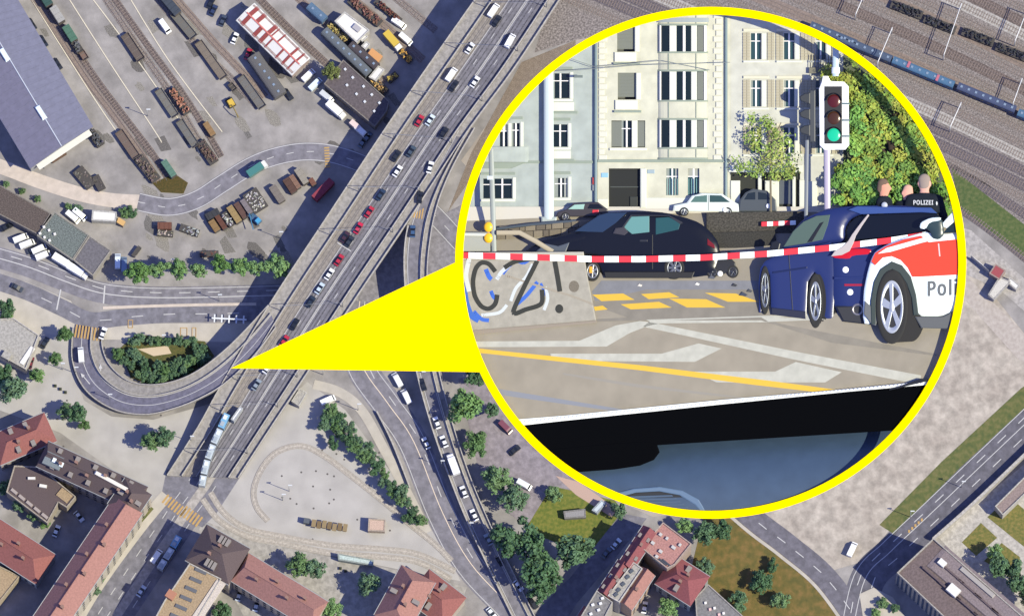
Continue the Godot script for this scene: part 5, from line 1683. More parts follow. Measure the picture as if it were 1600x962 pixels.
func window_in(t: Node3D, x0: float, y0: float, x1: float, y1: float, z: float, pane: Material, bars: Array, frame: Material) -> void:
	var b := MB.new()
	b.q(D(x0 - 1, y0 - 1, z), D(x1 + 1, y0 - 1, z), D(x1 + 1, y1 + 1, z), D(x0 - 1, y1 + 1, z))
	var w := pp("window", b, pane, t)
	if w == null:
		return
	# drawn curtains behind some of the panes
	var pick := int(x0 * 7.0 + y0 * 3.0) % 4
	if pick < 2 and x1 - x0 > 10:
		var cw := (x1 - x0) * (0.26 if pick == 0 else 0.18)
		pp("curtain", rect(x0, y0, x0 + cw, y1, z - 0.4, z + 0.7, 0.2), pm("7d8480", 0.8), w)
		if pick == 0:
			pp("curtain", rect(x1 - cw, y0, x1, y1, z - 0.4, z + 0.7, 0.2), pm("8b8f8a", 0.8), w)
	elif pick == 2:
		pp("curtain", rect(x0, y0, x1, y0 + (y1 - y0) * 0.3, z - 0.4, z + 0.7, 0.2), pm("8d8f86", 0.8), w)
	for k in bars:
		var fx: float = lerpf(x0, x1, k)
		pp("mullion", rect(fx - 1.3, y0, fx + 1.3, y1, z, z + 1.6, 0.4), frame, w)
	if y1 - y0 > 20:
		pp("transom", rect(x0, y0 + (y1 - y0) * 0.3 - 0.7, x1, y0 + (y1 - y0) * 0.3 + 0.7, z, z + 1.3, 0.3), frame, w)

func wheel(t: Node3D, cx: float, cy: float, z: float, rx: float, ry: float, hex: String, spokes := 5, deep := 8.0) -> void:
	var s := rx / ry
	var ty := MB.new().turned(D(cx, cy, z), PackedVector2Array([Vector2(ry * 0.7, 0.5), Vector2(ry * 0.76, 1.6), Vector2(ry * 0.92, 1.6), Vector2(ry, 0.2), Vector2(ry, -deep)]), s, 36)
	var w := pp("wheel", ty, pm("242423", 0.85, "grain", 12.0), t, true)
	if w == null:
		return
	var rim := MB.new().turned(D(cx, cy, z), PackedVector2Array([Vector2(ry * 0.72, 0.6), Vector2(ry * 0.66, 1.4), Vector2(ry * 0.6, 0.4), Vector2(ry * 0.56, -1.2)]), s, 32)
	pp("rim", rim, mat(hex, 0.35, "", 1.0, "", 1.0, 0.7), w, true)
	var back := MB.new().turned(D(cx, cy, z), PackedVector2Array([Vector2(ry * 0.6, -1.2), Vector2(0.0, -1.4)]), s, 24)
	pp("disc", back, mat("2c2d30", 0.5, "", 1.0, "", 1.0, 0.5), w)
	for i in spokes:
		var a := TAU * i / spokes + 0.4
		var d := Vector2(cos(a) * s, sin(a)) * ry
		var n := Vector2(-sin(a) * s, cos(a)) * ry
		var c := Vector2(cx - 1110.5, 410.0 - cy)
		var sp := MB.new().slab(PackedVector2Array([c + d * 0.08 - n * 0.09, c + d * 0.64 - n * 0.13, c + d * 0.64 + n * 0.13, c + d * 0.08 + n * 0.09]), z - 1.2, z + 1.0, 0.5)
		pp("spoke", sp, mat(hex, 0.3, "", 1.0, "", 1.0, 0.7), w)
	pp("hub", MB.new().turned(D(cx, cy, z), PackedVector2Array([Vector2(ry * 0.16, -0.5), Vector2(ry * 0.14, 1.5), Vector2(0.0, 1.8)]), s, 14), mat(hex, 0.35, "", 1.0, "", 1.0, 0.6), w, true)

# words as thin solid letters; box is the plan of the word on the panel
func letters(called: String, t: Node3D, text: String, x: float, y: float, high: float, wide: float, z: float, m: Material, font := "Droid Sans", shear := 0.0, weight := 600) -> void:
	var tm := TextMesh.new()
	var f := SystemFont.new()
	f.font_names = PackedStringArray([font])
	f.font_weight = weight
	tm.font = f
	tm.text = text
	tm.font_size = 64
	tm.pixel_size = 0.01
	tm.depth = 0.02
	tm.horizontal_alignment = HORIZONTAL_ALIGNMENT_LEFT
	var faces := tm.get_faces()
	var lo := Vector3.ONE * 1e9
	var hi := -lo
	for p in faces:
		lo = lo.min(p); hi = hi.max(p)
	var b := MB.new()
	for i in range(0, faces.size(), 3):
		var q := []
		for k in 3:
			var p := (faces[i + k] - lo) / (hi - lo)
			q.append(D(x + p.x * wide, y - p.y * high + p.x * shear, z + p.z * 0.8))
		b.t(q[0], q[1], q[2])
	pp(called, b, m, t)

func leaf_cloud(sd: int, blobs: Array, n: int, leaf: float, tones: Array, z0: float, zdeep: float) -> MB:
	var r := RandomNumberGenerator.new()
	r.seed = sd
	var b := MB.new()
	var clumps := []
	for q in blobs:
		for i in int(q[4]):
			var d := Vector3(r.randfn(), r.randfn(), r.randfn()).normalized() * pow(r.randf(), 0.45)
			clumps.append([D(q[0] + d.x * q[2], q[1] + d.y * q[3], z0 + d.z * zdeep), r.randf_range(8, 17), tones[r.randi() % tones.size()], r.randf_range(0.75, 1.2)])
	for i in n:
		var c: Array = clumps[r.randi() % clumps.size()]
		var d := Vector3(r.randfn(), r.randfn(), r.randfn()).normalized()
		var p: Vector3 = c[0] + d * float(c[1]) * pow(r.randf(), 0.4)
		var nn := (d + Vector3(r.randfn(), r.randfn(), r.randfn()) * 0.6 + Vector3(0, 0.2, 0.3)).normalized()
		var s := nn.cross(Vector3(r.randfn(), r.randfn(), r.randfn())).normalized() * leaf * r.randf_range(0.6, 1.3)
		var w := nn.cross(s) * 0.6
		var tone: Color = Color(str(c[2])).srgb_to_linear()
		var k: float = float(c[3]) * r.randf_range(0.8, 1.2)
		b.col = Color(tone.r * k, tone.g * k, tone.b * k)
		b.q(p - s, p - w, p + s, p + w + nn * leaf * 0.2)
	return b

func build_panel() -> void:
	var yel := pm("ffd900", 0.95)
	yel.specular_mode = BaseMaterial3D.SPECULAR_DISABLED
	var frame := pthing("callout_panel", "round callout panel with a bright yellow rim and a pointed yellow tail", "callout panel")
	part("rim", MB.new().turned(Vector3.ZERO, PackedVector2Array([Vector2(387, -3), Vector2(387.6, 2.4), Vector2(388.4, 3), Vector2(398.8, 3), Vector2(399.6, 2.4), Vector2(400, -3), Vector2(387, -3)]), 1.0, 160).mesh(), yel, frame)
	var tail := [360, 575, 711, 409.6]
	for i in 9:
		var a := lerpf(deg_to_rad(180.6), deg_to_rad(205.5), i / 8.0)
		tail.append(1110.5 + cos(a) * 397.0); tail.append(410.0 - sin(a) * 397.0)
	var pt := MB.new().slab(D2(tail), -3.0, 1.5, 0.5)
	part("pointer", pt.mesh(), yel, frame)
	part("backing", MB.new().turned(Vector3.ZERO, PackedVector2Array([Vector2(0, -186), Vector2(394, -186), Vector2(394, -192), Vector2(0, -192)]), 1.0, 90).mesh(), pm("5a5c58", 0.9), frame)
	panel_street()
	panel_houses()
	panel_backdrop_things()
	panel_trees()
	panel_people()
	panel_cars()
	panel_front()

func panel_street() -> void:
	var floor_m := pm("9d9585", 0.95, "soft", 200.0, "grain", 14.0)
	var fl := MB.new()
	for i in 34:
		var y0 := 322.0 + i * 10.2
		var y1 := y0 + 10.2
		for k in 20:
			var x0 := 712.0 + k * 40.0
			fl.q(D(x0, y0, zf(y0)), D(x0 + 40, y0, zf(y0)), D(x0 + 40, y1, zf(y1)), D(x0, y1, zf(y1)))
	fl.trim(OPEN)
	var f := struct("street", fl.mesh(), floor_m, "grey sunlit street of the crash scene inside the round panel")
	f.transform = panel_frame
	var w := pm("bfbeb1", 0.85, "soft", 90.0, "grain", 10.0)
	var y := pm("d9b23e", 0.85, "grain", 14.0)
	var cool := pm("85868a", 0.95, "soft", 90.0, "grain", 20.0)
	pp("asphalt_lane", on_floor([925, 470, 1010, 452, 1190, 452, 1500, 470, 1500, 560, 1300, 535, 1190, 500, 1010, 500, 930, 502], 0.18), pm("8d877b", 0.95, "soft", 120.0, "grain", 20.0), f)
	pp("asphalt_lane", on_floor([940, 438, 1190, 438, 1190, 452, 1010, 452, 930, 470, 925, 455], 0.2), cool, f)
	pp("seam", on_floor([745, 603, 760, 604, 980, 640, 960, 642, 750, 612], 0.25), pm("85888f", 0.95, "grain", 14.0), f)
	pp("seam", on_floor([880, 582, 1000, 600, 1180, 622, 1180, 625, 990, 604, 880, 585], 0.27), pm("938e84", 0.95, "grain", 14.0), f)
	pp("yellow_line", on_floor([740, 543, 765, 546, 1000, 570, 1200, 594, 1320, 610, 1320, 617, 1180, 601, 1000, 578, 760, 552, 740, 550], 0.55), y, f)
	for a in [
		[725, 533, 905, 532, 962, 508, 1000, 501, 1030, 505, 1012, 509, 984, 520, 948, 541, 735, 542],
		[1015, 502, 1032, 506, 1250, 550, 1440, 586, 1440, 597, 1420, 597, 1240, 561, 1080, 526, 1005, 510],
		[860, 552, 1034, 552, 1092, 536, 1128, 544, 1086, 565, 862, 563],
		[1085, 580, 1212, 580, 1244, 565, 1316, 581, 1290, 597, 1120, 597],
		[1010, 499, 1190, 493, 1262, 490, 1290, 499, 1190, 503, 1022, 505]]:
		pp("white_line", on_floor(a, 0.5), w, f)
	for a in [[926, 460, 974, 458, 992, 468, 940, 470], [970, 475, 1030, 471, 1050, 480, 986, 483], [1002, 459, 1046, 456, 1062, 464, 1014, 467], [1046, 466, 1104, 467, 1134, 480, 1074, 480], [1102, 457, 1150, 458, 1187, 471, 1138, 471], [928, 479, 942, 477, 950, 483, 930, 485]]:
		pp("yellow_mark", on_floor(a, 0.5), y, f)
	# pavement in front of the houses
	pp("pavement", on_floor([712, 322, 1320, 322, 1320, 330, 1000, 333, 712, 345], 0.4), pm("cfcabc", 0.9, "grain", 20.0), f)
	# broken bits on the asphalt
	var n := 0
	for a in [[1113, 434, 6, "4a4d55"], [1162, 461, 7, "2c3344"], [1148, 446, 5, "25272c"], [1090, 444, 4, "d8d4c8"], [1000, 446, 4, "c9c2b4"], [1172, 455, 5, "3a3c40"]]:
		var t := pthing("debris", "%s of car debris on the crash street %s" % [["grey bit", "dark blue piece", "black scrap", "pale chip", "tan chip", "dark shard"][n], ["beside the black car", "left of the blue car", "between black and blue car", "under the black car's tail", "below the black car's doors", "touching the blue car's front wheel"][n]], "debris")
		var z := zf(a[1])
		pp("piece", shape([a[0] - a[2], a[1], a[0] - a[2] * 0.2, a[1] - a[2] * 0.8, a[0] + a[2], a[1] - 1, a[0] + a[2] * 0.5, a[1] + 1.5], z - 1, z + 2.5, 0.8), pm(a[3], 0.5), t)
		n += 1

func panel_houses() -> void:
	var pale := pm("b1bab3", 0.95, "soft", 120.0, "grain", 14.0)
	var cream := pm("d4d3bd", 0.95, "soft", 120.0, "grain", 14.0)
	var chalk := pm("cfcfc1", 0.95, "soft", 120.0, "grain", 14.0)
	var trimm := pm("d9dbcd", 0.9, "grain", 12.0)
	var ledge := pm("8f9a8c", 0.9, "grain", 12.0)
	var blind := pm("75796f", 0.8, "grain", 6.0)
	var dark := pm("15201f", 0.15)
	var dim := pm("3d4a48", 0.2)
	var tealp := pm("2c4446", 0.15)
	var whitef := pm("dcd9d6", 0.6)
	var fb := pthing("pale_house", "pale grey green house at the left of the crash scene", "house", "", 58.0)
	var holes := [[862, 113, 890, 152], [864, 193, 887, 228], [781, 193, 793, 228], [800, 191, 812, 228], [755, 278, 800, 309], [867, 277, 887, 307]]
	pp("wall", pierced(705, 10, 934, 350, -204, 7, holes), pale, fb)
	for h in holes:
		window_in(fb, h[0], h[1], h[2], h[3], -210.5, dark, [0.33, 0.66] if h[2] - h[0] > 30 else [0.5], whitef)
		pp("sill", rect(h[0] - 5, h[3] + 1, h[2] + 5, h[3] + 5, -206, -199.5), trimm, fb)
		pp("lintel", rect(h[0] - 5, h[1] - 10, h[2] + 5, h[1] - 6, -206, -200.5), ledge, fb)
		pp("jamb", rect(h[2] + 1, h[1] - 2, h[2] + 6, h[3] + 1, -206, -202), trimm, fb)
	for a in [[858, 158, 897, 172], [862, 234, 892, 247]]:
		pp("window_box", rect(a[0], a[1], a[2], a[3], -206, -198), trimm, fb)
		pp("ledge", rect(a[0] - 2, a[3] + 0.5, a[2] + 6, a[3] + 4, -206, -196), ledge, fb)
	pp("string_course", rect(705, 250, 933, 254, -206, -201), ledge, fb)
	pp("plinth", rect(705, 322, 933, 350, -206, -200), pm("a9aea6", 0.95, "grain", 14.0), fb)
	bay(fb, "bay_front", 772, 54, 16, 228, 252, -204, pale)
	bay(fb, "bay_foot", 772, 50, 14, 252.5, 262, -204, ledge, 0.55)
	# middle house
	var mh := pthing("cream_house", "cream four storey house with a rounded bay behind the black car", "house", "", 58.0)
	var hm := [[965, 30, 992, 79], [966, 112, 994, 154], [956, 187, 1009, 229], [952, 262, 1001, 326], [1042, 262, 1061, 304], [1076, 262, 1094, 304]]
	pp("wall", pierced(934, 5, 1142, 345, -200, 9, hm), cream, mh)
	for k in [0, 1]:
		var h: Array = hm[k]
		pp("blind", rect(h[0] - 1, h[1] - 1, h[2] + 1, h[3] - 4, -209, -206), blind, mh)
		for s in 7:
			pp("slat", rect(h[0], h[1] + s * 5.5, h[2], h[1] + s * 5.5 + 0.9, -206, -205.2, 0.2), pm("686c63", 0.8), mh)
		pp("window_box", rect(h[0] - 4, h[3] + 1, h[2] + 3, h[3] + 16, -202, -194), trimm, mh)
		pp("ledge", rect(h[0] - 6, h[3] + 17, h[2] + 9, h[3] + 20.5, -202, -191), ledge, mh)
		pp("jamb", rect(h[2] + 1, h[1], h[2] + 8, h[3], -202, -196), trimm, mh)
	pp("shutter", rect(956, 188, 972, 228, -208, -203), blind, mh)
	pp("shutter", rect(997, 188, 1009, 228, -208, -203), blind, mh)
	window_in(mh, 972, 187, 988, 229, -208, dark, [0.5], whitef)
	pp("post", rect(988, 187, 997, 229, -208, -199), trimm, mh)
	pp("sill", rect(953, 230, 1012, 234, -202, -195), trimm, mh)
	pp("string_course", rect(934, 248, 1142, 252.5, -203, -195), ledge, mh)
	pp("base_course", rect(934, 310, 951, 345, -203, -197), trimm, mh)
	pp("base_course", rect(1004, 308, 1142, 345, -203, -197), trimm, mh)
	pp("doorway", rect(951, 261, 1002, 327, -212, -208.5), pm("141715", 0.8), mh)
	pp("door_leaf", rect(985, 306, 997, 325, -208, -205), pm("1f2420", 0.6), mh)
	pp("door_grille", rect(954, 290, 1000, 292, -208, -206), pm("3c413c", 0.6), mh)
	pp("door_post", rect(1001.5, 262, 1011, 324, -203, -194, 1.5), trimm, mh)
	for k in [4, 5]:
		window_in(mh, hm[k][0], hm[k][1], hm[k][2], hm[k][3], -208, tealp, [0.5], whitef)
		for g in 5:
			pp("guard_bar", rect(hm[k][0] + 1 + g * 4, hm[k][1] + 16, hm[k][0] + 2 + g * 4, hm[k][3], -204, -203, 0.2), pm("5f8f8d", 0.5), mh)
	# rounded bay, three storeys
	for r in [[6, 38], [79, 110], [155, 186], [229, 248]]:
		bay(mh, "bay_parapet", 1068, 38, 14, r[0], r[1], -200, cream)
		bay(mh, "bay_ledge", 1068, 39.5, 15.5, r[0] - 0.2, r[0] + 2.6, -200, ledge)
		bay(mh, "bay_ledge", 1068, 39.5, 15.5, r[1] - 2.8, r[1] + 0.2, -200, ledge)
		for s in [1045.0, 1088.0]:
			pp("panel_strip", rect(s, r[0] + 3, s + 1.5, r[1] - 3, -190, -186.5, 0.3), ledge, mh)
	bay(mh, "bay_head", 1068, 41, 17, 26, 33, -200, pm("8c9494", 0.9), 1.0)
	for r in [[38, 79], [110, 155], [186, 229]]:
		bay(mh, "bay_window", 1068, 36, 11.5, r[0], r[1], -200, dark)
		for s in [[1031.5, 1034, 5.0], [1047, 1058, 8.5], [1068, 1072, 9.8], [1081, 1090, 8.2], [1101, 1105, 5.0]]:
			pp("bay_post", rect(s[0], r[0], s[1], r[1], -198, -194.5 + s[2], 0.8), whitef if s[1] - s[0] < 5 else trimm, mh)
		pp("bay_blind", rect(1090.5, r[0] + 1, 1100, r[1] - 1, -196, -188.7, 0.4), blind, mh)
	# rusticated corner stones: every block its own piece
	var block := pm("d3d2c2", 0.95, "grain", 8.0)
	for i in 25:
		var yy := 18.0 + i * 9.3
		var ww := 9.0 if i % 2 else 13.0
		pp("corner_stone", rect(936, yy, 936 + ww, yy + 8.2, -201, -196.5, 0.9), block, mh)
		pp("corner_stone", rect(1129 - ww, yy, 1129, yy + 8.2, -201, -196.5, 0.9), block, mh)
	for x in [931.5, 1136.0]:
		pp("drain_pipe", MB.new().tube(PackedVector3Array([D(x, 5, -194), D(x, 330, -194)]), 2.2, 8), pm("6f8082", 0.6), mh, true)
	pp("house_number", rect(1012, 264, 1024, 270, -201, -198), pm("8a9aa0", 0.5), mh)
	pp("street_plate", rect(940, 269, 951, 276, -201, -198), pm("7fa9c4", 0.5), mh)
	pp("red_notice", rect(926, 276, 933, 287, -201, -197), pm("9a3434", 0.6), mh)
	pp("grey_notice", rect(926, 287.5, 933, 297, -201, -197), pm("7b7f80", 0.6), mh)
	# right house
	var rh := pthing("white_house", "white house with beige shutters behind the young tree", "house", "", 58.0)
	var hr := []
	for yy in [[50, 91], [124, 165], [198, 238]]:
		for xx in [[1175, 1191], [1227, 1243], [1277, 1292]]:
			hr.append([xx[0], yy[0], xx[1], yy[1]])
	hr.append([1143, 268, 1252, 326])
	pp("wall", pierced(1142, 5, 1320, 345, -204, 8, hr), chalk, rh)
	var shut := pm("b3ac94", 0.85, "grain", 6.0)
	for i in 9:
		var h: Array = hr[i]
		window_in(rh, h[0], h[1], h[2], h[3], -211, tealp, [0.5], whitef)
		pp("sill", rect(h[0] - 12, h[3] + 2, h[2] + 12, h[3] + 5, -206, -198), trimm, rh)
		pp("hood", rect(h[0] - 12, h[1] - 7, h[2] + 12, h[1] - 3, -206, -198.5), pm("c2bda6", 0.9), rh)
		for s in [h[0] - 12.5, h[2] + 10.0]:
			var sh := pp("shutter", rect(s - 0.2, h[1] - 1, s + 5.5, h[3] + 1, -205, -201, 0.4), shut, rh)
			pp("shutter", rect(s + 6, h[1] - 1, s + 11.0, h[3] + 1, -205, -200.5, 0.4), shut, rh)
			if sh:
				for k in 9:
					pp("slat", rect(s, h[1] + 1 + k * 4.4, s + 11, h[1] + 2 + k * 4.4, -201, -199.9, 0.2), pm("9a937c", 0.85), sh)
		pp("jamb", rect(h[2] + 1, h[1], h[2] + 8, h[3], -205, -202), trimm, rh)
	pp("balcony", rect(1266, 104, 1302, 113, -206, -190), pm("6c6a5c", 0.9), rh)
	for g in 9:
		pp("balcony_bar", rect(1268 + g * 4, 84, 1269 + g * 4, 104, -193, -191.8, 0.2), pm("3b3a36", 0.6), rh)
	pp("shop_beam", rect(1140, 257, 1256, 268, -206, -197), trimm, rh)
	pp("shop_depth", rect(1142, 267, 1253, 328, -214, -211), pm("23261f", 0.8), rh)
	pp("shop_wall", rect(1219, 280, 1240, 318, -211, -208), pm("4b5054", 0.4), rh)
	for a in [[1143, 281, 1158, 330], [1186, 268, 1192, 330], [1197, 281, 1219, 330], [1240, 275, 1245, 330], [1251, 280, 1260, 330], [1264, 282, 1279, 330]]:
		pp("pillar", rect(a[0], a[1], a[2], a[3], -208, -199, 1.0), trimm, rh)
	pp("dark_backing", pierced(1320, 5, 1515, 345, -206, 4, []), pm("5c6350", 0.95, "grain", 14.0), rh)  # dark sheet added behind the big tree so its gaps stay dark
	# overhead wires in front of the houses
	var wr := pthing("overhead_wire", "thin overhead wires strung before the house fronts", "wire", "", 58.0)
	for a in [[880, 86, 930, 103, 1035, 93, 1110, 108], [850, 110, 905, 108, 1000, 100, 1142, 96]]:
		var l := PackedVector3Array()
		for i in range(0, a.size(), 2):
			l.append(D(a[i], a[i + 1], -178))
		pp("wire", MB.new().tube(l, 0.5, 5), pm("6d7472", 0.6), wr)
	pp("wire_clamp", rect(897, 116, 911, 120, -180, -177), pm("5b6664", 0.6), wr)

func bay(t: Node3D, called: String, cx: float, half: float, deep: float, y0: float, y1: float, z: float, m: Material, taper := 1.0) -> void:
	var b := MB.new()
	var n := 14
	for i in n:
		var a := PI * i / n
		var c := PI * (i + 1) / n
		var t0 := D(cx - cos(a) * half, y0, z + sin(a) * deep)
		var t1 := D(cx - cos(c) * half, y0, z + sin(c) * deep)
		var l0 := D(cx - cos(a) * half * taper, y1, z + sin(a) * deep * taper)
		var l1 := D(cx - cos(c) * half * taper, y1, z + sin(c) * deep * taper)
		b.q(t0, t1, l1, l0)
		b.t(D(cx, y0, z), t1, t0)
		b.t(D(cx, y1, z), l0, l1)
	pp(called, b, m, t)

func panel_backdrop_things() -> void:
	var grey := pm("9aa39f", 0.5)
	# tall pale mast and slim signal mast on the left
	var ma := pthing("lamp_mast", "thick pale mast in front of the pale house", "mast", "", 58.0)
	pp("shaft", MB.new().tube(PackedVector3Array([D(857, 92, -186), D(858, 342, -183)]), 8, 14), pm("b4bfbe", 0.45), ma, true)
	pp("foot", rect(846, 338, 870, 348, -192, -176, 2), grey, ma)
	var sm := pthing("signal_mast", "slim grey mast with two yellow lamps behind the graffiti block", "mast", "", 58.0)
	pp("shaft", MB.new().tube(PackedVector3Array([D(767, 232, -140), D(772, 395, -138)]), 4.2, 10), pm("8a918c", 0.5), sm, true)
	pp("plate", rect(761, 274, 770, 280, -138, -135), pm("b9c7cc", 0.5), sm)
	for yy in [354.0, 371.0]:
		pp("yellow_lamp", MB.new().turned(D(763, yy, -134), PackedVector2Array([Vector2(8, -4), Vector2(7, 1), Vector2(4, 3.5), Vector2(0, 4)]), 0.9, 18), pm("e8b21c", 0.3), sm, true)
	# low walls, rail and fallen pole
	var lw := pthing("stone_wall", "low stone wall with a dark handrail beside the black car", "wall", "", 58.0)
	var x := 776.0
	var i := 0
	while x < 905:
		var w := 14.0 + 5.0 * sin(i * 2.3)
		for r in 2:
			var s := shape([x + r * 4, 374 - r * 11 - (x - 776) * 0.07, x + r * 4 + w - 1, 374 - r * 11 - (x + w - 776) * 0.07, x + r * 4 + w - 1, 364 - r * 11 - (x + w - 776) * 0.07, x + r * 4, 364 - r * 11 - (x - 776) * 0.07], -172, -164 + sin(i * 3.1 + r), 1.0)
			pp("stone", s, pm(["8f8470", "a0947e", "7d7364"][(i + r) % 3], 0.95, "rough", 14.0), lw)
		x += w
		i += 1
	pp("handrail", MB.new().tube(PackedVector3Array([D(776, 357, -160), D(830, 350, -162), D(900, 344, -166)]), 2.2, 8), pm("39434d", 0.5), lw, true)
	var gw := pthing("dark_wall", "dark grey low wall running behind the cars on the right", "wall", "", 58.0)
	pp("wall", shape([1105, 366, 1262, 362, 1262, 329, 1105, 332], -176, -170, 1.0), pm("605c53", 0.95, "rough", 60.0, "grain", 8.0), gw)
	pp("lower_wall", shape([1108, 392, 1215, 382, 1212, 360, 1108, 363], -168, -160, 1.0), pm("4b4943", 0.95, "rough", 40.0, "grain", 8.0), gw)
	var lp := pthing("grey_cabinet", "light grey cabinet and rail behind the graffiti block at the left rim", "cabinet", "", 58.0)
	pp("box", rect(716, 362, 766, 392, -150, -140), pm("a3a69f", 0.7, "grain", 10.0), lp)
	pp("rail", MB.new().tube(PackedVector3Array([D(716, 366, -136), D(766, 366, -136)]), 2.5, 8), pm("b9bcb4", 0.5), lp, true)
	var po := pthing("bent_pole", "bent beige guard pole lying across the black car's nose", "pole", "", 58.0)
	pp("pole", MB.new().tube(PackedVector3Array([D(776, 363, -128), D(812, 363, -127), D(838, 377, -124), D(864, 393, -120)]), 4.0, 10), pm("b5a98e", 0.6, "grain", 10.0), po, true)
	# cars parked before the houses
	var pc := pthing("parked_estate", "dark parked car with a red tail light before the pale house", "car", "", 58.0)
	pp("body", shape([868, 338, 872, 330, 886, 326, 896, 317, 935, 315, 950, 326, 952, 338], -188, -176, 2.0), pm("3a3636", 0.3), pc)
	pp("window", shape([888, 326, 898, 319, 914, 318, 912, 326], -177, -175.3, 0.5), pm("8fb0a4", 0.15), pc)
	pp("rear_window", shape([918, 325, 922, 318, 936, 318, 944, 325], -177, -175.3, 0.5), pm("14171a", 0.15), pc)
	pp("tail_light", rect(926, 327, 936, 333, -177, -174.5), pm("c23238", 0.3), pc)
	wheel(pc, 884, 338, -175.5, 7, 7, "77797c", 5, 5.0)
	wheel(pc, 938, 338, -175.5, 7, 7, "77797c", 5, 5.0)
	var sc := pthing("parked_saloon", "silver white parked saloon before the cream house", "car", "", 58.0)
	pp("body", shape([1052, 329, 1054, 320, 1074, 316, 1082, 305, 1098, 301, 1130, 302, 1146, 313, 1155, 318, 1156, 330], -188, -176, 2.0), pm("c3cbc5", 0.3), sc)
	pp("window", shape([1080, 315, 1087, 306, 1106, 304, 1106, 315], -177, -175.2, 0.5), pm("4f6a62", 0.15), sc)
	pp("window", shape([1110, 315, 1110, 304, 1128, 304.5, 1142, 315], -177, -175.2, 0.5), pm("324845", 0.15), sc)
	pp("door_seam", rect(1107.6, 304, 1108.6, 328, -176, -175.4, 0.2), pm("6f7672", 0.5), sc)
	wheel(sc, 1070, 330, -175.5, 7, 7, "8d9092", 5, 5.0)
	wheel(sc, 1138, 330, -175.5, 7, 7, "8d9092", 5, 5.0)
	var vn := pthing("parked_van", "dark grey van parked in the shade of the shop pillars", "van", "", 58.0)
	pp("body", shape([1155, 330, 1157, 312, 1166, 300, 1178, 294, 1200, 297, 1214, 312, 1216, 330], -190, -178, 2.0), pm("454a4c", 0.3), vn)
	pp("window", shape([1164, 311, 1170, 301, 1182, 299, 1182, 311], -179, -177.3, 0.5), pm("20282c", 0.15), vn)
	pp("window", shape([1186, 311, 1186, 299, 1198, 301, 1206, 311], -179, -177.3, 0.5), pm("20282c", 0.15), vn)
	for k in [[1134, 327], [1202, 321]]:
		var g := pp("lamp_glint", MB.new().turned(D(k[0], k[1], -174), PackedVector2Array([Vector2(4, -3), Vector2(3.6, 0.5), Vector2(0, 1.5)]), 1.0, 14), pm("e6e6e0", 0.2), sc if k[0] < 1150 else vn, true)  # white disc added to stand for a headlight glint
	# traffic lights
	var tl := pthing("traffic_light", "traffic light with a white border showing green on a pale pole", "traffic light", "", 92.0)
	pp("pole", MB.new().tube(PackedVector3Array([D(1307, 60, -158), D(1307, 118, -158)]), 5, 12), pm("a9bcc4", 0.4), tl, true)
	pp("pole", MB.new().tube(PackedVector3Array([D(1293, 232, -158), D(1295, 400, -154)]), 5, 12), pm("b9b0c0", 0.4, "grain", 14.0), tl, true)
	pp("collar", MB.new().tube(PackedVector3Array([D(1307, 104, -158), D(1307, 114, -158)]), 6.5, 12), pm("c9d2d6", 0.4), tl, true)
	pp("border", shape([1281, 138, 1285, 128, 1287, 118, 1295, 118, 1299, 126, 1320, 127, 1327, 134, 1328, 226, 1322, 233, 1289, 233, 1282, 226], -160, -150, 2.0), pm("eff0ef", 0.5), tl)
	pp("face", rect(1289, 134, 1317, 224, -151, -148.5, 1.0), pm("17181a", 0.5), tl)
	var cols := ["4a1412", "3f2410", "0f8a6a"]
	for k in 3:
		var cy := 153.0 + k * 26.5
		var lens := pm(cols[k], 0.25)
		if k == 2:
			lens.emission_enabled = true
			lens.emission = Color("12a07c")
			lens.emission_energy_multiplier = 0.55
		pp("lamp", MB.new().turned(D(1304, cy + 4, -148), PackedVector2Array([Vector2(10.5, -1), Vector2(9.5, 1), Vector2(6, 2.2), Vector2(0, 2.8)]), 1.0, 24), lens, tl, true)
		var vis := MB.new()
		for s in 12:
			var a := PI * s / 12.0
			var c := PI * (s + 1) / 12.0
			var p := Vector2(cos(a), sin(a)) * 12.0
			var q := Vector2(cos(c), sin(c)) * 12.0
			vis.q(D(1304 + p.x, cy + 3 - p.y, -148), D(1304 + q.x, cy + 3 - q.y, -148), D(1305 + q.x, cy + 4.5 - q.y, -136), D(1305 + p.x, cy + 4.5 - p.y, -136))
		pp("visor", vis, pm("1d1e20", 0.6), tl)
	for k in [161, 187, 212]:
		pp("hinge", rect(1316, k - 1.4, 1329, k + 1.4, -151, -149, 0.4), pm("4c6166", 0.5), tl)
	var t2 := pthing("side_signal", "dark traffic light seen from its side with three hoods", "traffic light", "", 92.0)
	pp("housing", rect(1266, 140, 1275, 221, -164, -154, 1.5), pm("34383c", 0.5), t2)
	for k in 3:
		var y := 148.0 + k * 25.0
		pp("hood", shape([1267, y + 14, 1252, y + 9, 1250, y + 2, 1258, y - 3, 1267, y - 4], -163, -153, 1.5), pm("25292d", 0.5), t2)
	pp("pole", MB.new().tube(PackedVector3Array([D(1262, 218, -160), D(1260, 380, -158)]), 3.2, 10), pm("6c7176", 0.5), t2, true)

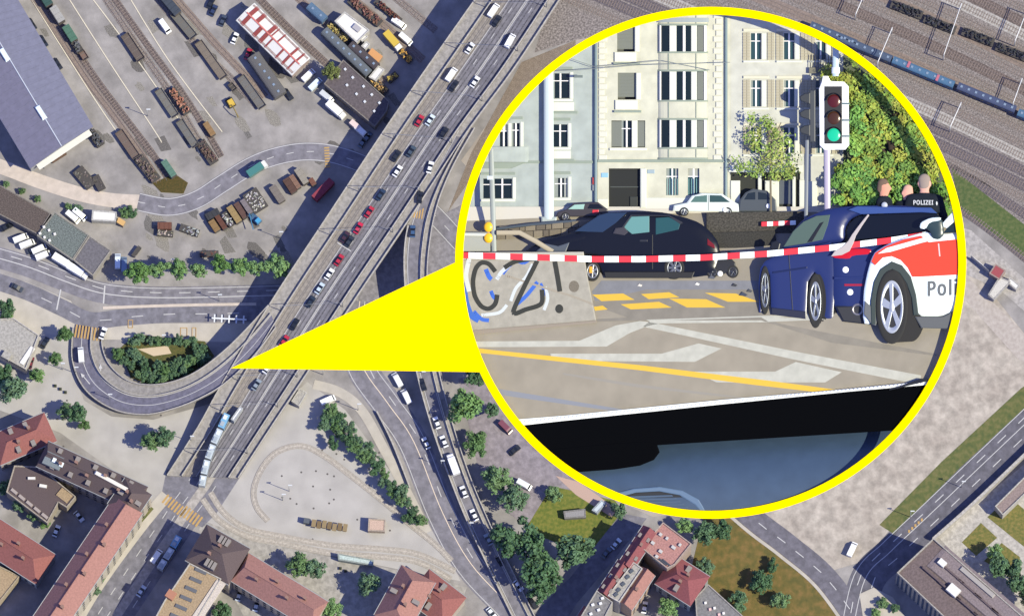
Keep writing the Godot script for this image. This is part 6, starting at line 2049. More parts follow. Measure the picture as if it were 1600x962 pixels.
func panel_trees() -> void:
	var m := tinted(0.75)
	var big := pthing("big_tree", "large yellow green tree filling the right side of the crash scene", "tree", "", 68.0)
	var tr := MB.new()
	tr.tube(PackedVector3Array([D(1400, 400, -190), D(1404, 300, -190), D(1396, 220, -190), D(1410, 140, -190)]), 7, 10)
	for a in [[1404, 290, 1450, 220], [1400, 260, 1350, 190], [1398, 220, 1440, 150], [1397, 230, 1340, 140]]:
		tr.tube(PackedVector3Array([D(a[0], a[1], -190), D(a[2], a[3], -188)]), 3.2, 7)
	pp("trunk", tr, pm("4d4032", 0.95, "rough", 10.0), big, true)
	var tones := ["8f9b48", "949d46", "7f9648", "749046", "8c9c48", "989a4c", "70904a"]
	pp("crown", leaf_cloud(3, [[1400, 150, 105, 80, 60], [1420, 225, 95, 85, 60], [1350, 130, 60, 66, 30], [1350, 230, 42, 80, 26], [1460, 260, 55, 70, 30], [1380, 290, 80, 40, 30]], 19000, 3.3, tones, -172, 9), m, big)
	var low := pthing("green_bush", "fresh green bush under the big tree behind the blue car", "shrub", "", 68.0)
	pp("stem", MB.new().tube(PackedVector3Array([D(1330, 400, -165), D(1335, 300, -167)]), 2.5, 7), pm("4d4032", 0.95), low, true)
	pp("leaves", leaf_cloud(5, [[1330, 290, 46, 42, 26], [1400, 300, 60, 34, 24], [1460, 305, 40, 36, 16], [1336, 210, 14, 60, 12]], 6000, 3.2, ["67904a", "749c4c", "5d8446", "7d9c4c"], -158, 9), m, low)
	var yt := pthing("young_tree", "young tree with thin pale leaves before the white house", "tree", "", 68.0)
	var yb := MB.new()
	yb.tube(PackedVector3Array([D(1206, 330, -176), D(1205, 250, -177), D(1202, 190, -178)]), 1.6, 7)
	for a in [[1205, 270, 1235, 225], [1205, 255, 1172, 222], [1203, 230, 1222, 190], [1204, 240, 1240, 250]]:
		yb.tube(PackedVector3Array([D(a[0], a[1], -177), D(a[2], a[3], -176)]), 0.8, 5)
	pp("trunk", yb, pm("6c6350", 0.9), yt, true)
	pp("crown", leaf_cloud(8, [[1205, 240, 48, 40, 30], [1200, 200, 36, 34, 14], [1235, 265, 26, 18, 10], [1175, 258, 26, 14, 8]], 2000, 2.4, ["7f964a", "8aa052", "728a46", "949c58"], -174, 8), m, yt)

# ---------------------------------------------------------------- people: one continuous skin over tapered bones
func skin_of(bones: Array, cell: float, blend: float, tone: Callable) -> MB:
	var lo := Vector3.ONE * 1e9
	var hi := -lo
	for b in bones:
		for k in 2:
			var p: Vector3 = b[k]
			var r: float = b[2 + k]
			lo = lo.min(p - Vector3.ONE * (r + cell * 2)); hi = hi.max(p + Vector3.ONE * (r + cell * 2))
	var n := Vector3i(((hi - lo) / cell).ceil()) + Vector3i.ONE
	var f := PackedFloat32Array()
	f.resize(n.x * n.y * n.z)
	f.fill(1e3)
	for b in bones:
		var a: Vector3 = b[0]
		var c: Vector3 = b[1]
		var ra: float = b[2]
		var rc: float = b[3]
		var m := maxf(ra, rc) + blend * 2.0 + cell * 2.0
		var i0 := Vector3i(((a.min(c) - Vector3.ONE * m - lo) / cell).floor()).clamp(Vector3i.ZERO, n - Vector3i.ONE)
		var i1 := Vector3i(((a.max(c) + Vector3.ONE * m - lo) / cell).ceil()).clamp(Vector3i.ZERO, n - Vector3i.ONE)
		var d := c - a
		var dd := maxf(d.length_squared(), 1e-6)
		for z in range(i0.z, i1.z + 1):
			for y in range(i0.y, i1.y + 1):
				for x in range(i0.x, i1.x + 1):
					var p := lo + Vector3(x, y, z) * cell
					var t := clampf((p - a).dot(d) / dd, 0.0, 1.0)
					var v := p.distance_to(a + d * t) - lerpf(ra, rc, t)
					var k := (z * n.y + y) * n.x + x
					var o := f[k]
					var h := maxf(blend - absf(o - v), 0.0) / blend
					f[k] = minf(o, v) - h * h * blend * 0.25
	var at := {}
	var pts := PackedVector3Array()
	for z in n.z - 1:
		for y in n.y - 1:
			for x in n.x - 1:
				var s := Vector3.ZERO
				var cnt := 0
				var v := []
				var neg := 0
				for q in 8:
					var k := ((z + (q >> 2)) * n.y + y + ((q >> 1) & 1)) * n.x + x + (q & 1)
					v.append(f[k])
					if f[k] < 0.0: neg += 1
				if neg == 0 or neg == 8:
					continue
				for e in [[0, 1], [2, 3], [4, 5], [6, 7], [0, 2], [1, 3], [4, 6], [5, 7], [0, 4], [1, 5], [2, 6], [3, 7]]:
					var va: float = v[e[0]]
					var vb: float = v[e[1]]
					if (va < 0.0) != (vb < 0.0):
						var t := va / (va - vb)
						var pa := Vector3(e[0] & 1, (e[0] >> 1) & 1, e[0] >> 2)
						var pb := Vector3(e[1] & 1, (e[1] >> 1) & 1, e[1] >> 2)
						s += pa.lerp(pb, t)
						cnt += 1
				at[(z * n.y + y) * n.x + x] = pts.size()
				pts.append(lo + (Vector3(x, y, z) + s / cnt) * cell)
	var out := MB.new()
	var sx := 1
	var sy := n.x
	var sz := n.x * n.y
	for key in at:
		var x: int = key % n.x
		var y: int = (key / n.x) % n.y
		var z: int = key / sz
		for ax in 3:
			var st: int = [sx, sy, sz][ax]
			var u: int = [sy, sz, sx][ax]
			var w: int = [sz, sx, sy][ax]
			if (f[key] < 0.0) == (f[key + st] < 0.0):
				continue
			if not (at.has(key - u) and at.has(key - w) and at.has(key - u - w)):
				continue
			var p0 := pts[at[key]]
			var p1 := pts[at[key - u]]
			var p2 := pts[at[key - u - w]]
			var p3 := pts[at[key - w]]
			out.col = tone.call((p0 + p2) / 2.0)
			if f[key] < 0.0:
				out.q(p0, p3, p2, p1)
			else:
				out.q(p0, p1, p2, p3)
	return out

# a standing officer: head centre on the panel, head height, and which way the body faces (degrees, 0 towards the viewer, 90 to the right)
func officer(label: String, x: float, y: float, head: float, z: float, face: float, look: float, hair: String, skin: String, arms: float) -> void:
	var k := head / 24.0
	var t := pthing("person", label, "person", "police officers behind the blue car", 66.0)
	var o := D(x, y, z)
	var flat := Vector3(1, 1, 0.55)
	var bs := Basis(Vector3.UP, deg_to_rad(face))
	var hb := Basis(Vector3.UP, deg_to_rad(look))
	var P3 := func(a: float, b: float, c: float) -> Vector3: return o + (bs * Vector3(a, b, c)) * flat * k
	var H3 := func(a: float, b: float, c: float) -> Vector3: return o + (hb * Vector3(a, b, c)) * flat * k
	var bones := []
	# head, jaw, nose, neck
	bones.append([H3.call(0, 2, -1), H3.call(0, -2, 0), 9.0 * k, 8.2 * k])
	bones.append([H3.call(0, -5, 2), H3.call(0, -8, 4), 6.5 * k, 4.5 * k])
	bones.append([H3.call(0, 0, 8.5), H3.call(0, -3, 10.5), 1.6 * k, 2.0 * k])
	bones.append([H3.call(-9, -1, 0), H3.call(-9, -3, 0), 1.8 * k, 1.5 * k])
	bones.append([H3.call(9, -1, 0), H3.call(9, -3, 0), 1.8 * k, 1.5 * k])
	bones.append([P3.call(0, -8, -1), P3.call(0, -18, -1), 6.2 * k, 7.0 * k])
	# trunk
	bones.append([P3.call(-14, -25, 0), P3.call(14, -25, 0), 9.0 * k, 9.0 * k])
	bones.append([P3.call(-9, -36, 1), P3.call(9, -36, 1), 13.0 * k, 13.0 * k])
	bones.append([P3.call(-8, -58, 0), P3.call(8, -58, 0), 11.5 * k, 11.5 * k])
	bones.append([P3.call(-8, -76, 0), P3.call(8, -76, 0), 12.0 * k, 12.0 * k])
	for s in [-1.0, 1.0]:
		bones.append([P3.call(s * 21, -25, 0), P3.call(s * (24 + arms * 5), -50, -1 + arms * 2), 7.2 * k, 6.0 * k])
		bones.append([P3.call(s * (24 + arms * 5), -50, -1 + arms * 2), P3.call(s * (24 - arms * 6), -72, 4 + arms * 8), 5.6 * k, 4.2 * k])
		bones.append([P3.call(s * (24 - arms * 6), -74, 4 + arms * 8), P3.call(s * (23 - arms * 7), -82, 6 + arms * 9), 4.4 * k, 3.6 * k])
		bones.append([P3.call(s * 9, -80, 0), P3.call(s * 10, -116, 1), 10.5 * k, 7.5 * k])
		bones.append([P3.call(s * 10, -116, 1), P3.call(s * 10, -154, -1), 7.0 * k, 4.8 * k])
		bones.append([P3.call(s * 10, -158, 0), P3.call(s * 11, -160, 10), 4.6 * k, 4.0 * k])
	var sk := Color(skin).srgb_to_linear()
	var cloth := Color("20242e").srgb_to_linear()
	var trouser := Color("1b1e27").srgb_to_linear()
	var boot := Color("101012").srgb_to_linear()
	var tone := func(p: Vector3) -> Color:
		var h := (p.y - o.y) / k
		var side := absf(p.x - o.x) / k
		if h > -15.0: return sk
		if h < -72.0 and h > -92.0 and side > 17.0: return sk
		if h < -150.0: return boot
		return cloth if h > -78.0 else trouser
	var b := skin_of(bones, 2.0 * k, 4.0 * k, tone)
	pp("body", b, tinted(0.75), t, true)
	# short hair: a cap over the upper back of the head
	var hm := []
	hm.append([H3.call(0, 4.5, -2.0), H3.call(0, -3, -4.5), 9.2 * k, 7.6 * k])
	var hc := Color(hair).srgb_to_linear()
	pp("hair", skin_of(hm, 1.5 * k, 2.0, func(_p: Vector3) -> Color: return hc), tinted(0.9), t, true)
	if absf(face) > 120.0:
		letters("back_print", t, "POLIZEI", x - 17 * k, y + 33 * k, 7 * k, 30 * k, o.z + 11.5 * k, pm("b9bcc0", 0.5))
		pp("shoulder_badge", MB.new().turned(D(x + 17 * k, y + 31 * k, o.z + 8.2 * k), PackedVector2Array([Vector2(4 * k, -2), Vector2(3.6 * k, 0.6), Vector2(0, 1)]), 0.7, 14), pm("c7cacc", 0.4), t)

func panel_people() -> void:
	officer("officer in a navy jacket standing in profile, looking to the right", 1383, 291, 23.0, -128, 75.0, 80.0, "6d5a4e", "c48d78", 0.2)
	officer("bald officer half hidden between the two other officers", 1419, 299, 20.0, -136, -40.0, -60.0, "c59a88", "d19c8a", 0.2)
	officer("broad officer seen from behind with a printed jacket back", 1446, 285, 25.0, -124, 178.0, 175.0, "8d7f78", "c9998a", 0.9)

func panel_cars() -> void:
	# black crashed car
	var bc := pthing("black_car", "black sports car with a crushed nose standing across the street", "car")
	var paint := pm("0d0e12", 0.22)
	var z := zf(437)
	pp("body", puffed([812, 402, 826, 388, 848, 374, 897, 362, 936, 335, 950, 331, 1010, 329, 1040, 331.5, 1068, 338, 1094, 347, 1112, 362, 1124, 379, 1127, 404, 1120, 428, 1080, 436, 946, 436, 930, 412, 880, 406], z - 14, z + 6, 24.0, 15.0, 1), paint, bc, true)
	pp("bonnet", puffed([836, 384, 852, 374, 880, 367, 898, 363, 944, 364, 930, 374, 890, 384, 850, 392], z - 3, z + 7, 12.0, 9.0, 1), paint, bc, true)
	pp("crushed_wing", shape([838, 392, 852, 380, 872, 384, 890, 378, 884, 394, 862, 398], z + 4, z + 9, 1.5), pm("4a5058", 0.3), bc)
	pp("windscreen", shape([898, 361, 936, 336, 950, 332, 980, 331.5, 962, 348, 942, 362], z + 4, z + 7.2, 0.8), pm("26354c", 0.1), bc)
	pp("front_window", shape([975, 355, 987, 338, 1015, 337, 1015, 362, 988, 365], z + 4, z + 7.4, 0.8), pm("5c8682", 0.15), bc)
	pp("rear_window", shape([1025, 366, 1025, 340, 1045, 338.5, 1064, 347, 1061, 358], z + 4, z + 7.4, 0.8), pm("264a4c", 0.15), bc)
	pp("window_trim", shape([970, 357, 986, 335, 1046, 335.5, 1068, 347, 1064, 350, 1045, 337, 987, 337, 974, 357], z + 5, z + 7.8, 0.4), pm("2b2c2f", 0.3), bc)
	pp("mirror", shape([958, 364, 962, 356, 976, 354, 982, 362, 976, 367], z + 7, z + 12, 1.5), pm("3d3a3c", 0.2), bc)
	pp("door_seam", rect(1019, 366, 1020.5, 420, z + 5, z + 6.4, 0.3), pm("030304", 0.5), bc)
	pp("door_handle", rect(1000, 374, 1012, 377, z + 5, z + 7.2, 0.5), pm("2c2d30", 0.2), bc)
	pp("sill", shape([944, 424, 1086, 424, 1082, 434, 946, 434], z + 3, z + 7.5, 1.0), pm("08080a", 0.5), bc)
	pp("tail_light", shape([1106, 372, 1117, 382, 1118, 388, 1106, 382], z + 4, z + 7, 0.6), pm("6b1a1c", 0.2), bc)
	wheel(bc, 926, 423, z + 5.5, 12, 16, "8d8f92", 6, 10.0)
	pp("brake_caliper", rect(921, 416, 926, 426, z + 5, z + 7.6), pm("d69a2a", 0.4), bc)
	wheel(bc, 1054, 418, z + 5.5, 16, 18, "77797b", 7, 10.0)
	# wrecked motor scooter lying behind the black car
	var mo := pthing("wrecked_scooter", "wrecked black scooter leaning behind the black car's tail", "scooter")
	var mz := zf(430)
	pp("frame", shape([1108, 428, 1112, 404, 1122, 396, 1138, 398, 1150, 410, 1154, 428, 1140, 424, 1126, 430], mz - 6, mz + 4, 2.0), pm("1a1b1e", 0.4), mo)
	pp("seat", shape([1120, 398, 1140, 392, 1150, 400, 1136, 404], mz, mz + 6, 1.5), pm("141416", 0.7), mo)
	wheel(mo, 1114, 424, mz + 3, 9, 10, "55575a", 5, 5.0)
	wheel(mo, 1146, 424, mz + 3, 9, 10, "55575a", 5, 5.0)
	pp("lamp", MB.new().turned(D(1126, 427, mz + 6), PackedVector2Array([Vector2(4.5, -2), Vector2(4, 1), Vector2(0, 2)]), 1.0, 14), pm("dedcd2", 0.25), mo, true)
	# blue estate
	var vw := pthing("blue_estate", "dark blue estate car seen from behind beside the police car", "car")
	var blue := pm("1c2858", 0.3)
	var blue2 := pm("1b2346", 0.2)
	var q := zf(512)
	# body side: front wheel arch at the left, sill, rear arch, up to the roof line
	pp("side", puffed([1187, 488, 1186, 440, 1189, 418, 1196, 408, 1222, 392, 1262, 386, 1297, 378, 1306, 384, 1306, 440, 1302, 500, 1286, 500, 1283, 440, 1274, 424, 1263, 440, 1260, 497, 1206, 490, 1204, 430, 1196, 416, 1190, 440, 1190, 488], q - 18, q - 2.5, 12.0, 3.0, 0), blue, vw, true)
	pp("pillars", puffed([1220, 394, 1236, 366, 1256, 341, 1290, 327, 1330, 321, 1400, 320, 1456, 324, 1463, 332, 1460, 335, 1346, 334, 1330, 342, 1322, 356, 1322, 378, 1296, 380], q - 24, q - 4, 16.0, 14.0, 1), blue, vw, true)
	pp("side_window", shape([1225, 385, 1240, 361, 1256, 346, 1276, 337, 1298, 335, 1294, 352, 1286, 374, 1258, 380], q - 6, q - 3.0, 0.8), pm("4b5b52", 0.12), vw)
	pp("window_pillar", shape([1262, 378, 1282, 348, 1288, 346, 1270, 377], q - 4, q - 1.8, 0.5), pm("16181c", 0.3), vw)
	pp("rear", puffed([1297, 379, 1326, 379, 1410, 374, 1478, 362, 1484, 500, 1352, 506, 1316, 500, 1300, 470, 1300, 420], q - 16, q + 3, 22.0, 14.0, 1), blue, vw, true)
	pp("rear_window", puffed([1324, 357, 1332, 344, 1347, 335.5, 1459, 331, 1471, 337, 1476, 362, 1410, 373, 1326, 377], q - 8, q + 0.5, 16.0, 6.0, 1), pm("0d1014", 0.1), vw, true)
	pp("roof_spoiler", shape([1326, 327, 1340, 322, 1456, 324, 1466, 333, 1440, 331, 1346, 334], q - 6, q + 1.5, 1.0), pm("32487e", 0.25), vw)
	pp("roof_glint", MB.new().turned(D(1383, 320, q - 2), PackedVector2Array([Vector2(5, -3), Vector2(4, 1), Vector2(0, 2.4)]), 1.0, 14), pm("a8adb4", 0.3), vw, true)  # pale disc added for a glint dot at the roof, no aerial
	var tl := pp("tail_light", puffed([1300, 402, 1304, 392, 1318, 388, 1362, 388, 1362, 397, 1333, 399, 1328, 405], q + 1, q + 4.5, 5.0, 3.0, 1), pm("b3121f", 0.2), vw, true)
	pp("bumper_crease", shape([1304, 432, 1400, 430, 1400, 434, 1304, 436], q + 2, q + 4.6, 1.2), blue, vw)
	pp("bumper_reflector", rect(1320, 443, 1350, 446.5, q + 2, q + 4.4, 0.4), pm("8e1830", 0.3), vw)
	pp("bumper_lip", shape([1306, 478, 1360, 476, 1420, 478, 1420, 506, 1352, 506, 1318, 502], q + 1, q + 4.2, 2.0), pm("171920", 0.5), vw)
	pp("exhaust", MB.new().turned(D(1341, 483, q + 4), PackedVector2Array([Vector2(6, -6), Vector2(6, 0), Vector2(8.5, 1.2), Vector2(9.5, 0), Vector2(9.5, -4)]), 1.0, 22), mat("8f8a88", 0.3, "", 1.0, "", 1.0, 0.8), vw, true)
	for s in [[1322, 421], [1329, 456]]:
		pp("glint_dot", MB.new().turned(D(s[0], s[1], q + 3.6), PackedVector2Array([Vector2(5, -1), Vector2(4.6, 0.8), Vector2(0, 1.5)]), 1.0, 18), pm("eef0f0", 0.4), vw, true)  # white discs added for bright glint dots on the bumper, no sensors
	pp("door_seam", shape([1232, 392, 1233.5, 392, 1240, 486, 1238.5, 486], q - 4, q - 1.6, 0.3), pm("0b1024", 0.5), vw)
	pp("side_crease", shape([1208, 424, 1262, 416, 1262, 419, 1208, 427], q - 4, q - 0.6, 1.0), blue2, vw)
	pp("side_skirt", shape([1206, 480, 1260, 486, 1260, 498, 1206, 491], q - 4, q - 0.4, 1.0), pm("15192e", 0.4), vw)
	pp("mirror", shape([1204, 388, 1206, 378, 1214, 375, 1220, 380, 1218, 390, 1210, 393], q - 6, q + 1, 1.5), pm("14161a", 0.3), vw)
	wheel(vw, 1196, 453, q - 1.5, 8, 38, "6f747c", 5, 8.0)
	var tw := MB.new()
	for i in 10:
		tw.turned(D(1276 + i * 3.0, 470, q - 1.0 - i * 1.0), PackedVector2Array([Vector2(42, 0.0), Vector2(20, -1.0)]), 0.3, 30)
	pp("tyre_tread", tw, pm("1f1f20", 0.9), vw, true)
	wheel(vw, 1275, 470, q - 0.5, 12, 43, "8a8f96", 5, 6.0)
	# police car
	var pc := pthing("police_car", "white police car with an orange red band, cut by the rim", "car", "", 25.0)
	var g := zf(536)
	var white := pm("e2ece9", 0.25)
	var orange := pm("f0371c", 0.4)
	pp("body", puffed([1349, 505, 1350, 455, 1356, 425, 1362, 404, 1368, 393, 1384, 383, 1410, 372, 1445, 362, 1475, 366, 1512, 360, 1512, 482, 1488, 487, 1472, 494, 1432, 494, 1428, 470, 1420, 445, 1408, 428, 1395, 420, 1384, 424, 1372, 440, 1364, 470, 1362, 506], g - 18, g - 1, 18.0, 12.0, 1), white, pc, true)
	pp("orange_band", shape([1362, 408, 1368, 395, 1384, 385, 1412, 374, 1440, 368, 1452, 378, 1512, 372, 1512, 428, 1474, 430, 1436, 432, 1426, 432, 1419, 418, 1408, 406, 1394, 400, 1380, 402, 1368, 414], g - 4, g + 0.3, 0.5), orange, pc)
	pp("bonnet_edge", shape([1372, 396, 1386, 387, 1440, 372, 1454, 368, 1460, 374, 1440, 379, 1392, 393], g - 3, g + 1.0, 0.6), white, pc)
	pp("wheel_arch", shape([1362, 506, 1361, 470, 1366, 440, 1376, 420, 1394, 408, 1410, 414, 1424, 432, 1432, 460, 1436, 492, 1428, 492, 1425, 465, 1417, 442, 1406, 426, 1394, 420, 1383, 428, 1374, 446, 1369, 470, 1369, 506], g - 6, g + 1.2, 1.0), pm("22302f", 0.6), pc)
	pp("arch_depth", shape([1368, 506, 1369, 460, 1380, 430, 1394, 420, 1410, 430, 1424, 460, 1430, 506], g - 16, g - 12, 0.5), pm("101211", 0.9), pc)
	pp("sill", shape([1430, 494, 1474, 494, 1490, 486, 1512, 478, 1512, 514, 1440, 512], g - 10, g - 1.5, 1.5), pm("4c4f51", 0.6), pc)
	pp("bumper_corner", shape([1350, 490, 1362, 506, 1369, 508, 1372, 498, 1364, 480, 1352, 470], g - 8, g - 0.4, 1.2), pm("55585a", 0.6), pc)
	pp("door_seam", shape([1466, 380, 1468, 380, 1470, 400, 1468, 400], g - 1, g + 0.9, 0.2), pm("c9b3b0", 0.5), pc)
	pp("mirror", puffed([1438, 355, 1440, 347, 1454, 341, 1470, 340, 1474, 346, 1476, 366, 1468, 374, 1458, 372, 1452, 358], g - 2, g + 7, 10.0, 7.0, 1), pm("2a3a3c", 0.3), pc, true)
	pp("mirror_cap", puffed([1437, 356, 1439, 347, 1454, 340, 1471, 339, 1470, 344, 1454, 347, 1446, 358], g + 4, g + 8.5, 5.0, 4.0, 1), pm("d3e0de", 0.25), pc, true)
	pp("windscreen_pillar", shape([1470, 352, 1490, 330, 1506, 318, 1510, 330, 1480, 356], g - 6, g + 1.5, 1.0), pm("cfd9dc", 0.3), pc)
	pp("side_window", shape([1474, 364, 1482, 354, 1512, 330, 1512, 362], g - 8, g - 0.5, 0.8), pm("1c2a2c", 0.12), pc)
	letters("police_lettering", pc, "Polizei", 1450, 463, 26, 84, g - 1.2, pm("55595c", 0.5), "Droid Sans", -4.0, 700)
	var tt := MB.new()
	for i in 12:
		tt.turned(D(1396 + i * 2.6, 478, g + 1.0 - i * 1.1), PackedVector2Array([Vector2(57.0 - i * 0.15, 0.0), Vector2(30, -1.0)]), 0.42, 36)
	pp("tyre_tread", tt, pm("2b2a29", 0.9, "grain", 8.0), pc, true)
	wheel(pc, 1394, 479, g + 2.0, 25, 58, "b9bdbe", 5, 6.0)

func panel_front() -> void:
	# concrete block with graffiti
	var cb := pthing("concrete_block", "concrete barrier block sprayed with the graffiti CZ!", "barrier")
	var z := zf(508) + 6.0
	pp("block", shape([712, 520, 745, 517, 932, 501, 918, 430, 914, 403, 712, 405], z - 26, z, 2.0), pm("aaa597", 0.95, "soft", 70.0, "grain", 9.0), cb)
	pp("top_edge", shape([712, 407, 914, 405, 912, 393, 712, 394], z - 26, z - 3, 2.0), pm("b8b4a6", 0.95, "grain", 10.0), cb)
	pp("footing", shape([712, 526, 745, 522, 932, 504, 932, 500, 745, 515, 712, 519], z - 4, z + 3, 1.0), pm("94897a", 0.95, "grain", 10.0), cb)
	pp("stain", MB.new().turned(D(897, 447, z + 0.2), PackedVector2Array([Vector2(9, 0), Vector2(0, 0.1)]), 0.9, 18), pm("8d8474", 0.95, "rough", 20.0), cb)
	var black := pm("23251f", 0.7, "grain", 10.0)
	var bluep := pm("2f62c0", 0.7, "grain", 10.0)
	var whitep := pm("c9cfce", 0.8, "grain", 10.0)
	for a in [[[724, 440, 728, 470, 736, 492, 748, 500], 9, bluep], [[740, 486, 752, 498, 764, 500], 6, bluep], [[759, 420, 764, 432, 768, 436], 7, bluep], [[767, 454, 770, 462, 774, 466], 6, bluep], [[840, 440, 822, 462, 806, 476], 6, bluep], [[806, 405, 818, 409, 826, 404], 8, bluep], [[786, 428, 792, 420, 800, 412], 4, bluep], [[845, 442, 849, 452, 850, 462], 4, bluep],
		[[733, 404, 728, 430, 733, 455], 7, whitep], [[776, 436, 784, 424, 796, 414], 6, whitep], [[832, 412, 822, 432, 806, 450, 798, 470], 5, whitep], [[852, 448, 856, 466, 850, 484], 5, whitep], [[752, 492, 780, 488, 792, 476], 5, whitep]]:
		stroke(cb, "spray_stroke", a[0], a[1], z + 0.15, a[2])
	stroke(cb, "conduit", [790, 430, 850, 449, 890, 461, 927, 475], 3, z + 0.6, pm("8d8576", 0.8))
	stroke(cb, "letter_c", [774, 424, 764, 412, 752, 410, 743, 420, 739, 440, 742, 462, 752, 478, 764, 482, 774, 474, 777, 460], 7, z + 0.9, black)
	stroke(cb, "letter_z", [788, 418, 806, 408, 838, 404, 836, 414, 820, 446, 802, 488, 822, 483, 846, 474, 847, 452], 7, z + 0.95, black)
	stroke(cb, "exclamation_stroke", [867, 408, 871, 430, 875, 455], 7.5, z + 0.9, black)
	pp("exclamation_dot", MB.new().turned(D(874, 482, z + 0.4), PackedVector2Array([Vector2(7, 0), Vector2(6, 0.6), Vector2(0, 0.7)]), 0.9, 16), black, cb)
	# barrier tape
	var tp := pthing("barrier_tape", "red and white barrier tape stretched across the crash scene", "tape")
	var c := Curve2D.new()
	for p in [[712, 398], [780, 400], [850, 402], [930, 404.5], [1000, 404.5], [1100, 402], [1200, 396], [1300, 386.5], [1400, 374], [1450, 366]]:
		c.add_point(Vector2(p[0], p[1]))
	var run := 0.0
	var n := 0
	var red := pm("cf2433", 0.5)
	var wh := pm("e4ebe9", 0.5)
	var total := c.get_baked_length()
	while run < total - 2.0:
		var step := 20.0 if n % 2 == 0 else 22.5
		if run > 480: step *= 1.15
		var e := minf(run + step, total)
		var b := MB.new()
		var k := 4
		for i in k:
			var p := c.sample_baked(lerpf(run, e, float(i) / k))
			var q := c.sample_baked(lerpf(run, e, float(i + 1) / k))
			var zp := lerpf(-24, -22, clampf((p.x - 712) / 740.0, 0, 1)) + sin(p.x * 0.05) * 0.8
			var zq := lerpf(-24, -22, clampf((q.x - 712) / 740.0, 0, 1)) + sin(q.x * 0.05) * 0.8
			b.q(D(p.x, p.y - 4.8, zp), D(q.x, q.y - 4.8, zq), D(q.x, q.y + 4.8, zq + 0.8), D(p.x, p.y + 4.8, zp + 0.8))
		pp("red_segment" if n % 2 == 0 else "white_segment", b, red if n % 2 == 0 else wh, tp)
		run = e
		n += 1
	var fl := pp("torn_flap", shape([1299, 400, 1305, 392, 1318, 384, 1326, 376, 1332, 366, 1344, 350, 1357, 334, 1359, 336, 1348, 352, 1338, 368, 1334, 380, 1328, 392, 1316, 398], -22, -19.5, 0.6), pm("a59c9a", 0.5), tp)
	var t2 := pthing("short_tape", "short piece of red and white tape on the dark wall", "tape", "", 58.0)
	for i in 6:
		var x := 1191 + i * 9.0
		pp("red_segment" if i % 2 == 0 else "white_segment", shape([x, 353 - i * 0.4, x + 9, 352.6 - i * 0.4, x + 9, 345.6 - i * 0.4, x, 346 - i * 0.4], -158, -156, 0.3), red if i % 2 == 0 else wh, t2)
	# dashboard of the car from which the street is seen
	var da := pthing("dashboard", "dark car dashboard with a stitched edge along the bottom of the panel", "dashboard")
	var leather := pm("06070a", 0.85, "grain", 5.0)
	leather.metallic_specular = 0.12
	pp("windscreen_edge", shape([780, 657, 880, 649, 1130, 624, 1330, 607, 1480, 592, 1480, 598, 1330, 611, 1130, 631, 880, 657, 780, 668], -12, -8.5, 1.0), pm("e6e9e2", 0.5), da)
	# padded roll
	var roll := MB.new()
	var nx := 40
	for i in nx:
		var x0 := 770.0 + i * 18.0
		var x1 := x0 + 18.0
		for k in 8:
			var f0 := k / 8.0
			var f1 := (k + 1) / 8.0
			var bul := func(f: float) -> float: return -10.5 + 4.0 * sin(PI * minf(1.0, f * 0.5 + 0.0))
			var yt := func(x: float, f: float) -> float: return lerpf(659.0 - (x - 815.0) * 0.0965, 706.0 - (x - 850.0) * 0.062, f)
			roll.q(D(x0, yt.call(x0, f0), bul.call(f0)), D(x1, yt.call(x1, f0), bul.call(f0)), D(x1, yt.call(x1, f1), bul.call(f1)), D(x0, yt.call(x0, f1), bul.call(f1)))
	pp("padded_roll", roll, leather, da, true)
	var st := MB.new()
	var xs := 800.0
	while xs < 1470.0:
		var ys := 657.5 - (xs - 815.0) * 0.0965
		st.slab(D2([xs, ys + 2.2, xs + 3.0, ys + 1.6, xs + 5.0, ys - 2.0, xs + 2.0, ys - 1.4]), -10, -6.6, 0.4)
		xs += 6.2
	var so := pp("stitches", st, pm("b9bcc4", 0.7), da)
	so.set_meta("kind", "stuff")
	# lower board, hollowed deep at the top so it shades darker there
	var board := MB.new()
	for i in 40:
		var x0 := 760.0 + i * 18.5
		var x1 := x0 + 18.5
		for k in 24:
			var f0 := k / 24.0
			var f1 := (k + 1) / 24.0
			var yb := func(x: float, f: float) -> float: return lerpf(696.0 - (x - 850.0) * 0.079, 815.0, f)
			var zb := func(x: float, f: float) -> float: return -6.0 - 120.0 * pow(1.0 - f, 3.0) + 0.8 * sin(x * 0.01)
			board.q(D(x0, yb.call(x0, f0), zb.call(x0, f0)), D(x1, yb.call(x1, f0), zb.call(x1, f0)), D(x1, yb.call(x1, f1), zb.call(x1, f1)), D(x0, yb.call(x0, f1), zb.call(x0, f1)))
	pp("lower_board", board, pm("42566e", 0.42, "soft", 150.0, "grain", 4.0), da, true)
	pp("instrument_hood", shape([830, 704, 862, 699, 960, 690, 1012, 687, 1027, 694, 1031, 706, 1022, 718, 1000, 727, 960, 733, 890, 738, 840, 742], -14, -5.6, 3.0), leather, da)
	var vent := pp("vent_lip", shape([955, 772, 990, 763, 1030, 760, 1066, 766, 1092, 780, 1104, 800, 1098, 803, 1086, 788, 1062, 773, 1030, 767, 994, 769, 958, 779], -12, -6.0, 1.5), pm("52677e", 0.45), da)
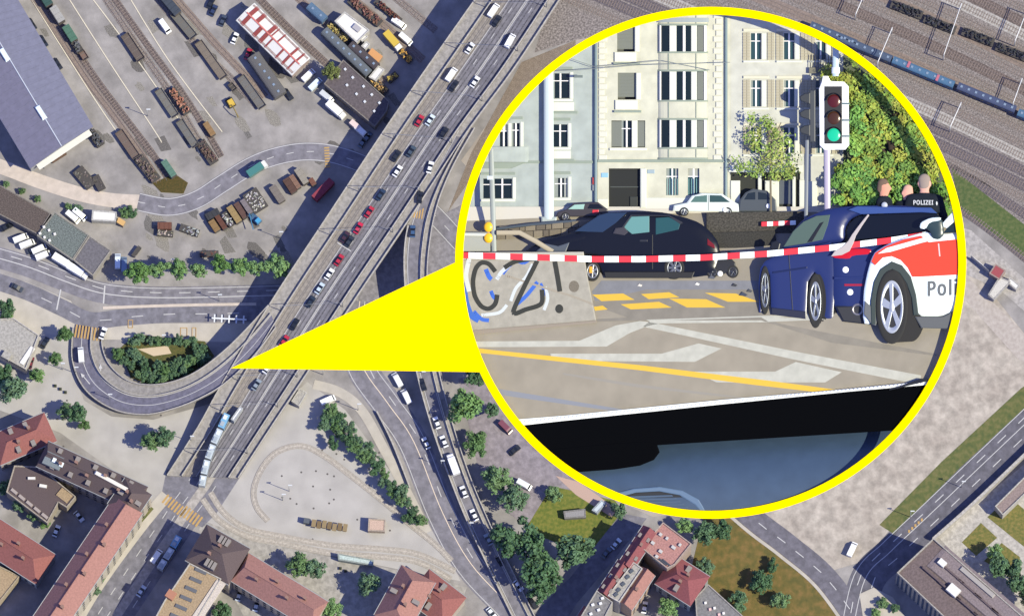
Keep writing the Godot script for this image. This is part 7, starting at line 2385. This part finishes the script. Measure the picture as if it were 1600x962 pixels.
	pp("vent_well", shape([960, 779, 994, 769, 1030, 767, 1062, 773, 1086, 788, 1096, 806, 980, 806], -14, -9.5, 0.8), pm("14181e", 0.7), da)
	for i in 8:
		var y := 772.0 + i * 4.6
		var x0 := 975.0 + i * 6.0
		var x1 := 1050.0 + i * 6.0
		pp("vent_slat", shape([x0, y + 6, x0 + 4, y + 2.8, x1, y + 0.6, x1 + 2, y + 3.2], -12, -6.6, 0.6), pm("3a4c60", 0.5), da)
	# wiper cables at the right end
	var wi := pthing("wiper_arm", "black wiper arm at the right end of the windscreen edge", "wiper")
	for k in 3:
		pp("arm", MB.new().tube(PackedVector3Array([D(1390 + k * 6, 608 - k, -6), D(1415 + k * 4, 599 - k * 2.0 + 3, -5), D(1440, 592 - k * 2.0 + 4, -5), D(1475, 588 + k * 4, -5)]), 1.5, 6), pm("15171c", 0.4), wi, true)

# a painted stroke of even width along a line
func stroke(t: Node3D, called: String, a: Array, w: float, z: float, m: Material) -> void:
	var cv := Curve2D.new()
	var k := a.size() / 2
	for i in k:
		var p := Vector2(a[i * 2] - 1110.5, 410.0 - a[i * 2 + 1])
		var p0 := Vector2(a[maxi(i - 1, 0) * 2] - 1110.5, 410.0 - a[maxi(i - 1, 0) * 2 + 1])
		var p1 := Vector2(a[mini(i + 1, k - 1) * 2] - 1110.5, 410.0 - a[mini(i + 1, k - 1) * 2 + 1])
		var d := (p1 - p0) / 7.0
		cv.add_point(p, -d, d)
	var n := int(cv.get_baked_length() / 3.0) + 2
	var b := MB.new()
	for i in n:
		var p := cv.sample_baked(cv.get_baked_length() * i / n)
		var q := cv.sample_baked(cv.get_baked_length() * (i + 1) / n)
		var d := (q - p).normalized()
		var s := Vector2(-d.y, d.x) * w / 2.0
		var e := d * (0.8 if i < n - 1 else 0.0)
		b.q(Vector3(p.x - s.x, p.y - s.y, z), Vector3(q.x - s.x + e.x, q.y - s.y + e.y, z + 0.004 * i), Vector3(q.x + s.x + e.x, q.y + s.y + e.y, z + 0.004 * i), Vector3(p.x + s.x, p.y + s.y, z))
	pp(called, b, m, t)
